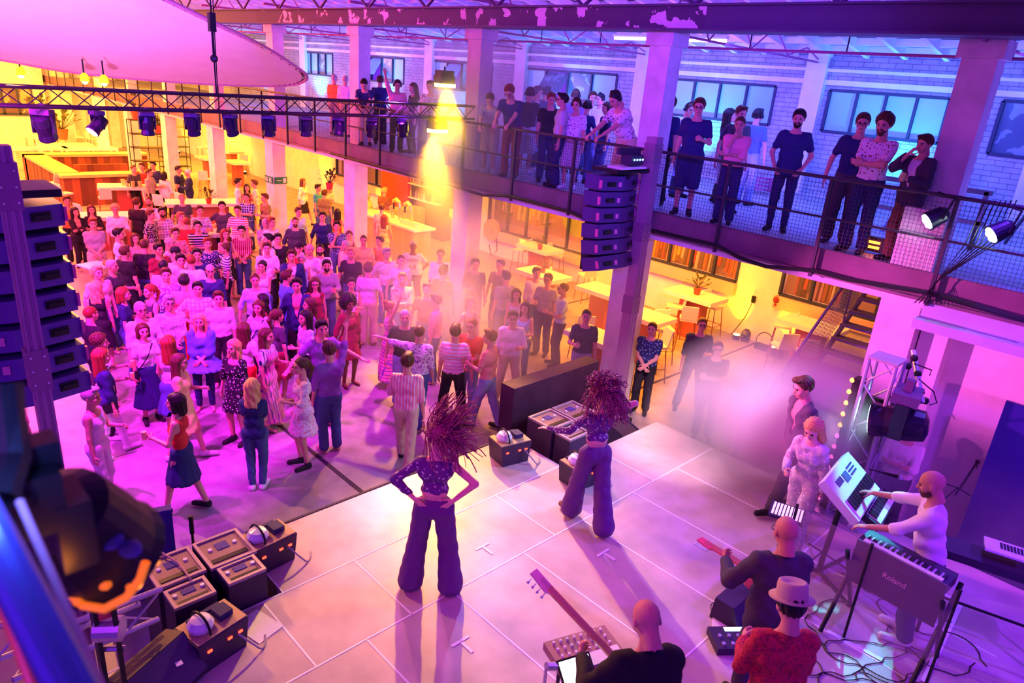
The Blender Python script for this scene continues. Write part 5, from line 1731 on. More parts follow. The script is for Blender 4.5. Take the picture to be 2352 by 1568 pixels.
STL = [(1545, 735, 2.2, None), (1632, 735, -1.6, 'white bar stool with its back to the bright wall lamp'), (1575, 765, .6, 'white bar stool in front of the table by the shop window'),
       (1195, 600, 1.8, 'white bar stool left of the table under the clock window'), (1290, 612, -1.2, 'white bar stool right of the table under the clock window'), (1280, 680, -1, 'white bar stool beside the man in the light blue polo'),
       (1345, 660, 1.2, 'white bar stool standing against the wall lamp left of the pale pillar'), (1335, 790, .9, 'white bar stool just behind the man in the dark polo'), (1500, 830, 2.6, 'white bar stool with long legs right of the black mast'),
       (1790, 830, .9, 'white bar stool in front of the table next to the staircase'), (1800, 778, 1.9, 'white bar stool with tall back against the wall by the staircase'), (1840, 845, .6, 'white bar stool half under the stair handrail'), (1520, 790, -2.2, 'white bar stool turned to the half hidden table')]
for k, (px, py, rz, lb) in enumerate(STL):
    q = gz(px, py, .4); q[2] = 0; q[1] = min(q[1], 15.5)
    if k == 0: s0.location = [float(a) for a in q]; s0.rotation_euler = (0, 0, rz)
    else: dup(s0, q, rz, lb)


def chairrow(px, py, rz, lb):
    q = gz(px, py, .6); q[2] = 0; q[1] = min(q[1], 15.5); dup(s0, q, rz, lb)


for px, py, rz, lb in ((243, 465, 1.4, 'white stool left of the high table with cups'), (352, 470, -1.2, 'white stool right of the high table with cups'), (200, 505, .3, 'white chair behind the smiling long haired woman'), (128, 430, 2, 'white chair in front of the wooden bar corner'),
                       (150, 455, .4, 'white chair by the foot of the wooden bar'), (108, 362, 0, 'first white chair of the row behind the bar'), (132, 362, 0, 'second white chair of the row behind the bar'), (156, 362, 0, 'third white chair of the row behind the bar'),
                       (375, 480, .6, 'white stool behind the bearded bartender'), (425, 475, .2, 'white stool next to the long white table'), (470, 420, 1, 'white stool beside the orange lit pillar')):
    chairrow(px, py, rz, lb)
table(gz(300, 432, 1.0), 2.0, .9, 1.1, 'high white table with cups near the wooden bar', rz=1.3, group='white tables on the left')
table(gz(265, 492, 1.0), 2.4, .9, 1.0, 'long white serving table behind the bartender in the apron', rz=1.3, group='white tables on the left')
table(gz(480, 462, 1.0), 2.6, 1.0, 1.0, 'long white table with a brown plant pot by the pillar', rz=1.3, group='white tables on the left')
table(gz(500, 530, 1.0), 1.8, .8, 1.0, 'white table covered with glasses in front of the dark slim shirt', rz=1.3, group='white tables on the left')
tg = gz(500, 522, 1.0)
for k in range(14):
    q = tg + (.09 * (k % 3) - .1, .11 * (k // 3) - .25, .1)
    T(MB().lathe(q - (0, 0, .1), [(.022, 0), (.03, .1)], 8).build('drinking_glass', M_cup, off=q), 'drinking glass on the glass covered white table', 'glass', 'glasses on the white table')
for k, (px, py) in enumerate(((283, 425), (290, 428), (300, 422), (306, 430), (322, 430))):
    q = gz(px, py, 1.1); T(MB().lathe(q, [(.05, 0), (.065, .2)], 10).build('cup', M_cup, off=q), 'cup on the high white table near the wooden bar', 'cup', 'cups on the high table')
plant(gz(480, 468, 1.05), 1.1, 'brown potted plant on the long white table by the pillar')
bw = gz(218, 610, .9)
T(MB().box(bw, (.6, .5, .04), rz=.3).box(bw + (.1, .35, 0), (.35, .3, .03), rz=.2).build('serving_board', M_wt, off=bw), 'white boards held by the tall man in grey', 'board')
bw2 = gz(246, 605, .95); T(MB().ball(bw2, (.14, .1, .07), 10).ball(bw2 + (.1, .1, 0), (.1, .08, .06), 8).build('bread', mat('bread_crust', (.5, .22, .06)), off=bw2), 'heap of brown bread beside the white boards', 'bread')
# wooden U shaped bar
P1, P2, P3 = gz(145, 404, 1.1), gz(64, 354, 1.1), gz(320, 402, 1.1)
bar = root('bar_counter', (P1[0], P1[1], 0), 'long U shaped wooden bar counter with barn wood cladding', 'bar counter')
for a, b in (((-29.95, 6.35, 0), (-29.3, 9.4, 1.02)), ((-35.2, 6.35, 0), (-29.95, 7.0, 1.02)), ((-35.6, 6.35, 0), (-34.9, 11, 1.02))):
    MB().bb(a, b).build('cladding', M_woodf, bar)
    MB().bb((a[0] - .05, a[1] - .05, 1.02), (b[0] + .05, b[1] + .05, 1.12)).build('worktop', M_wood, bar)
MB().bb((-33.2, 7.6, 0), (-33.0, 9.6, .95)).build('inner_shelf', M_woodf, bar)
# shelf rack with plants
for k, (bx, by, H_, W_, lb) in enumerate(((-31.5, 9.3, 2.9, 1.6, 'tall black wire shelf rack with pots behind the wooden bar'), (-37.0, 12.2, 2.6, 1.3, 'second black wire shelf rack farther back by the wall'))):
    r = root('shelf_rack', (bx, by, 0), lb, 'shelf'); g = MB(); 
    for i in (0, 1):
        for j in (0, .5): g.tube((bx + j, by + W_ * i, 0), (bx + j, by + W_ * i, H_), .018, 5)
    g.tube((bx, by + W_ * .45, H_ * .3), (bx, by + W_ * .45, H_), .012, 4)
    g.build('frame', M_blk, r)
    for z in np.linspace(.25, H_, 6): MB().bb((bx, by, z - .015), (bx + .5, by + W_, z + .015)).build('shelf', M_blk, r)
plant((-31.25, 10.4, 2.37), 2.2, 'bushy plant in a wicker basket on the upper shelf of the rack')
plant((-31.25, 9.6, 2.9), 2.2, 'tall leafy plant standing on top of the shelf rack', 20)
for k, (px, py, s_, lb) in enumerate(((145, 300, 3.2, 'large leafy plant behind the bar near the left moving head'), (757, 415, 1.2, 'dark hanging plant against the red wall'), (95, 250, 2.5, 'plant on the far left wall'))):
    plant(gd(px, py + 20, (34, 19, 36)[k]), s_, lb, 30)
# tap bar with brass taps
tbp = np.array([-18.0, 12.9, 0]); tb_ = root('tap_counter', tbp, 'wooden tap counter glowing in the yellow light behind the pillar', 'bar counter')
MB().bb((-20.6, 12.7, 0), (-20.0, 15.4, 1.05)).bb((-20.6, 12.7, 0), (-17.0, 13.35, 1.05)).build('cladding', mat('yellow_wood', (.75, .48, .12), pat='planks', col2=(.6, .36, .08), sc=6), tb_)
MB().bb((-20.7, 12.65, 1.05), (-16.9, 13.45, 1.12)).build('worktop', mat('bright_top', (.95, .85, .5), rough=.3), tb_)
for k, x in enumerate((-18.7, -18.1)):
    r = root('beer_tap', (x, 13.1, 1.12), ('first' if k else 'second') + ' curved brass beer tap column on the glowing counter', 'beer tap', 'brass taps')
    MB().path([(x, 13.1, 1.12), (x, 13.1, 1.5), (x + .05, 13.1, 1.68), (x + .2, 13.1, 1.75), (x + .35, 13.1, 1.68), (x + .4, 13.1, 1.5), (x + .4, 13.1, 1.12)], .06, 10).build('column', mat('brass', (.95, .65, .15), metal=.7, rough=.25), r)
    MB().box((x + .2, 13.0, 1.55), (.04, .04, .2)).build('handle', M_blk, r)
for k in range(9):
    q = np.array([-17.9 + .11 * k, 12.85, 1.12]); T(MB().lathe(q, [(.03, 0), (.04, .16)], 8).build('drinking_glass', mat('lit_glass', (1, .85, .4), alpha=.8, rough=.1), off=q), 'tall glass in the stack by the beer taps', 'glass', 'glasses by the beer taps')
T(MB().bb((-22.9, 15.5, 0), (-21.2, 15.6, 3.0)).build('red_curtain', mat('red_cloth', (.75, .06, .02)), off=(-22, 15.5, 0)), 'tall red curtain panel on the wall left of the bar', 'curtain')
r = root('back_bar_cabinet', (-20.5, 15.5, 0), 'dark back bar with rows of bottles behind the tap counter', 'cabinet')
MB().bb((-21.1, 15.6, 0), (-19.2, 15.95, 3.0)).build('frame', M_blk, r)
g = MB(); rb_ = random.Random(8)
for z in (1.3, 1.8, 2.3, 2.75):
    MB().bb((-21, 15.35, z - .03), (-19.3, 15.6, z)).build('shelf', M_wt, r)
for k in range(40):
    x = -20.95 + .16 * (k % 10); z = (1.3, 1.8, 2.3, 2.75)[k // 10]
    T(MB().lathe((x, 15.45, z), [(.035, 0), (.035, .18), (.012, .22), (.012, .29)], 7).build('bottle', GM[rb_.randrange(6)], off=(x, 15.45, z)), 'bottle on the shelves of the dark back bar', 'bottle', 'bottles in the back bar')
# wall reel fan, socket, uplights, machines
q = gy(1133, 528, 15.95); r = root('hose_reel', q, 'round yellow lit hose reel on the wall right of the bright pillar', 'hose reel')
MB().tube(q, q + (0, -.12, 0), .36, 24).tube(q + (0, -.12, 0), q + (0, -.16, 0), .1, 14).build('drum', mat('reel_ochre', (.55, .33, .05)), r)
MB().path([q + (.3, -.1, -.2), q + (.35, -.1, -.6), q + (.1, -.1, -.9), q + (-.05, -.1, -.5)], .02, 6).build('hose', M_blk, r)
UL = [(1693, 762, 'lamp at the wall foot below the shop window'), (1352, 640, 'lamp at the wall foot left of the pale pillar'), (1790, 735, 'lamp at the wall foot by the last bar table'), (410, 350, 'lamp at the wall foot seen behind the orange pillar'), (560, 360, 'lamp at the wall foot seen between two pillars')]
for px, py, lb in UL:
    q = gz(px, py, .05); y_ = min(q[1], 15.7); q = gy(px, py, 15.7) if q[1] > 15.7 else q; q[2] = 0
    r = root('uplight', q, 'yellow glowing ' + lb, 'lamp', 'uplights along the wall')
    MB().tube(q, q + (0, 0, .12), .09, 12).build('housing', M_blk, r); MB().tube(q + (0, 0, .12), q + (0, 0, .135), .075, 12).build('lens', lens((1, .8, .1), 14), r)
    spot(q + (0, -.02, .16), q + (-.25 if px < 1750 else .2, .28, 1.0), (1, .48, .005), 170, 62, .8, .04)
q = gz(1712, 775, .1); q[2] = 0
for k, (dx, lb) in enumerate(((0, 'small moving head standing on the floor by the wall lamp'), (.55, 'coiled black cable and connector box on the floor by the wall'), (1.0, 'small yellow lit lamp lying on the floor by the wall'))):
    p = q + (dx, -.15 * k, 0)
    if k == 0: moving_head(p, .4, -.9, lb, .8, up=True)
    elif k == 1:
        t = np.linspace(0, 4 * PI, 30)
        T(MB().path([p + (.2 * math.cos(a), .05 * math.sin(a), .22 + .2 * math.sin(a)) for a in t], .012, 5).box(p + (0, 0, .06), (.35, .2, .12)).build('cable_coil', M_blk, off=p), lb, 'cable')
    else:
        r = root('floor_lamp', p, lb, 'stage light'); MB().box(p + (0, 0, .08), (.3, .14, .16)).tube(p + (.0, 0, .16), p + (.08, -.05, .28), .09, 12).build('housing', M_blk, r); MB().tube(p + (.08, -.05, .28), p + (.085, -.053, .29), .08, 12).build('lens', lens((1, .85, .1), 3), r)
q = gy(1731, 687, 15.97); T(MB().box(q, (.09, .05, .16)).path([q, q + (-.1, -.05, -.5), q + (-.4, -.08, -1.1)], .01, 5).build('wall_socket', M_blk, off=q), 'black wall socket with a hanging lead beside the shop window', 'socket')
q = gy(1785, 688, 15.9); T(MB().ball(q, .1, 8).ball(q + (0, 0, -.12), .07, 7).build('wall_clamp', mat('dark_red_metal', (.25, .03, .03)), off=q), 'small dark red clamp fixed by the last window', 'clamp')
# exit sign on the pillar
M_ex = mat('exit_green', (.02, .22, .08)); M_exw = mat('exit_white', (.85, .85, .6))
x0 = -20.95
r = root('exit_sign', (x0 + .3, 9.96, 2.2), 'green and white running man exit sign on the pillar', 'sign')
MB().bb((x0 - .02, 9.945, 2.05), (x0 + .48, 9.965, 2.25)).bb((x0 + .505, 9.99, 2.05), (x0 + .52, 10.4, 2.25)).build('panel', M_ex, r)
g = MB()
for q, s_ in (((x0 + .1, 9.94, 2.15), 1), ((x0 + .34, 9.94, 2.15), 1)):
    q = np.array(q)
    g.box(q + (-.04, 0, 0), (.05, .01, .12)).box(q + (.045, 0, .045), (.03, .01, .03)).box(q + (.04, 0, .0), (.025, .01, .06)).box(q + (.06, 0, -.045), (.05, .01, .02)).box(q + (.02, 0, -.045), (.02, .01, .05))
g.bb((x0 + .53, 10.06, 2.14), (x0 + .525, 10.22, 2.16)).bb((x0 + .53, 10.26, 2.08), (x0 + .525, 10.36, 2.22))
g.build('pictogram', M_exw, r)
T(MB().bb((-22.9, 15.98, 1.9), (-22.1, 15.99, 2.9)).build('wall_poster', GM[4], off=(-22.5, 15.98, 2)), 'small dark poster on the wall left of the red curtain', 'poster')
# things on the gallery
for k, (px, py, lb) in enumerate(((2129, 509, 'blazing white stage light on the gallery floor below the man in the blazer'), (2276, 540, 'blazing white stage light on the gallery beside tangled cables'))):
    q = gy(px, py, 9.62); r = root('stage_light', q, lb, 'stage light', 'white lights on the gallery rail')
    D = unit_((-.62, -.55, -.55)); F_ = frame(D)
    MB().lathe(q - D * .24, [(.07, 0), (.1, .05), (.115, .2), (.12, .24)], 16, ax=F_).build('housing', M_mh, r)
    g = MB()
    for a in range(7):
        c_ = q + D * .002 + ((F_[0] * math.cos(a * PI / 3) + F_[1] * math.sin(a * PI / 3)) * .06 if a else 0)
        g.lathe(c_, [(.036, 0), (.03, .012)], 10, ax=F_)
    g.build('lens', lens((.75, .95, 1), 45), r)
    MB().path([q - D * .12 + F_[0] * .14, q - D * .2 + F_[0] * .12 + (0, .05, .2), q + (0, .12, .35)], .015, 6).build('yoke', M_blk, r)
q = gy(2010, 547, 10.5); r = root('heater', q, 'low heater with glowing orange bars on the gallery floor', 'heater')
q[2] = 3.86
MB().box(q, (.42, .1, .2)).build('housing', M_blk, r)
g = MB()
for a in range(2): g.tube(q + (-.15, -.06, -.04 + .07 * a), q + (.1, -.06, -.04 + .07 * a), .018, 6)
g.build('heating_bar', lens((1, .18, .01), 14), r)
q = gy(1750, 420, 14.6); q[2] = 3.72; T(MB().path([q + (.25 * math.cos(a) , .2 * math.sin(a), .05 + .012 * a) for a in np.linspace(0, 8 * PI, 60)], .022, 5).build('cable_coil', mat('pink_cable', (.6, .1, .3)), off=q), 'coil of thick cable on the gallery floor by the cyan wall light', 'cable')
r = root('steel_frame', (-1.6, 13.5, 3.72), 'blue painted steel frame with slanted legs leaning at the gallery wall', 'frame')
MB().tube((-2.4, 14.5, 4.9), (-.6, 14.5, 5.1), .035, 6).tube((-2.4, 13.7, 4.8), (-.6, 13.7, 4.95), .035, 6).build('rail', mat('blue_frame', (.12, .25, .7)), r)
for x in (-2.2, -1.7, -1.2, -.8): MB().tube((x, 14.5, 4.95), (x - .3, 13.9, 3.72), .03, 6).build('leg', M_steel, r)
bn = root('bench_frame', (-4.0, 12.6, 3.72), 'dark steel bench frame behind the two men at the right', 'bench')
MB().bb((-4.6, 12.5, 4.55), (-2.6, 12.58, 4.62)).bb((-4.6, 12.5, 4.1), (-2.6, 12.58, 4.16)).build('rail', M_steel, bn)
for x in (-4.5, -3.6, -2.7): MB().bb((x, 12.5, 3.72), (x + .06, 12.56, 4.6)).build('leg', M_steel, bn)
g = MB(); rc3 = random.Random(12)
for j in range(7):
    q = gy(2250 + 12 * j, 500, 9.72); g.path([q + (0, 0, .2), q + (-.05, -.03, -.3), q + (-.25 - .05 * j, -.05, -.9), q + (-.4, -.05, -1.15)], .007, 4)
T(g.build('hanging_cables', M_blk, off=(-1.8, 9.7, 4)), 'bundle of thin cables hanging over the gallery rail at the right', 'cables', None, 'stuff')

# far left end of the hall
r = root('window_20', (-46.7, 5.6, 2.3), None, None); S(r)
ya, yb = gx(-30, 240, -46.65)[1], gx(78, 240, -46.65)[1]; za, zb = gx(40, 262, -46.65)[2], gx(40, 200, -46.65)[2]
MB().bb((-46.68, ya, za), (-46.6, yb, zb)).build('pane', mat('far_window', (.12, .08, .14), rough=.2, pat='mottle', col2=(.5, .3, .2), sc=2), r)
g = MB()
for y_ in np.linspace(ya, yb, 4): g.bb((-46.62, y_ - .05, za), (-46.55, y_ + .05, zb))
g.bb((-46.62, ya, za - .06), (-46.55, yb, za + .06)); g.bb((-46.62, ya, zb - .06), (-46.55, yb, zb + .06))
g.build('window_frame', M_fr, r)
for px in (100, 160, 215, 262):
    y_ = gx(px, 300, -46.5)[1]
    S(MB().bb((-46.7, y_ - .25, 0), (-46.2, y_ + .25, 6)).build('pilaster', M_col))
for k, (px, py) in enumerate(((90, 338), (150, 330), (205, 338))):
    table(gz(px, py, 1.0), 1.0, 2.2, 1.0, ('leftmost white table at the far end of the hall', 'white table at the far end between two pilasters', 'white table at the far end left of the shelf rack')[k], leg='legs', group='white tables at the far end')
NW = ('first', 'second', 'third', 'fourth', 'fifth', 'sixth')
for k, px in enumerate((70, 92, 120, 142, 190, 212)):
    chairrow(px, 322 + 3 * (k % 2), 1.5 + k, NW[k] + ' white chair from the left at the far end tables')
for k, (px, py) in enumerate(((478, 365), (560, 350), (545, 375), (508, 340))):
    table(gz(px, py, 1.0), 1.2, .8, 1.1, ('high table behind the orange lit pillar', 'high table seen between pillar and exit sign pillar', 'nearer high table left of the exit sign pillar', 'far high table beside the yellow uplight')[k], group='white high tables')
    chairrow(px + 14, py + 4, .7 * k, 'white stool at the ' + ('high table behind the orange lit pillar', 'high table between pillar and exit sign', 'nearer high table left of the exit sign', 'far high table by the yellow uplight')[k])
# ---------------------------------------------------------------- who stands where
AC = {'d': ('down', 'side'), 'c': ('cross', 'cross'), 'h': ('hold', 'down'), 'k': ('down', 'hold'), 'b': ('front', 'front'), 'p': ('pocket', 'pocket'), 'r': ('rail', 'rail'), 'u': ('cross', 'chin'),
      'x': ('hip', 'hip'), 'f': ('down', 'phone'), 'w': ('spread', 'spread'), 'o': ('out', 'down'), 'v': ('down', 'up'), 't': ('clap', 'clap'), 'q': ('hold', 'drink'), 'z': ('back', 'back'), 'D': ('down', 'drink'), 'O': ('down', 'out')}
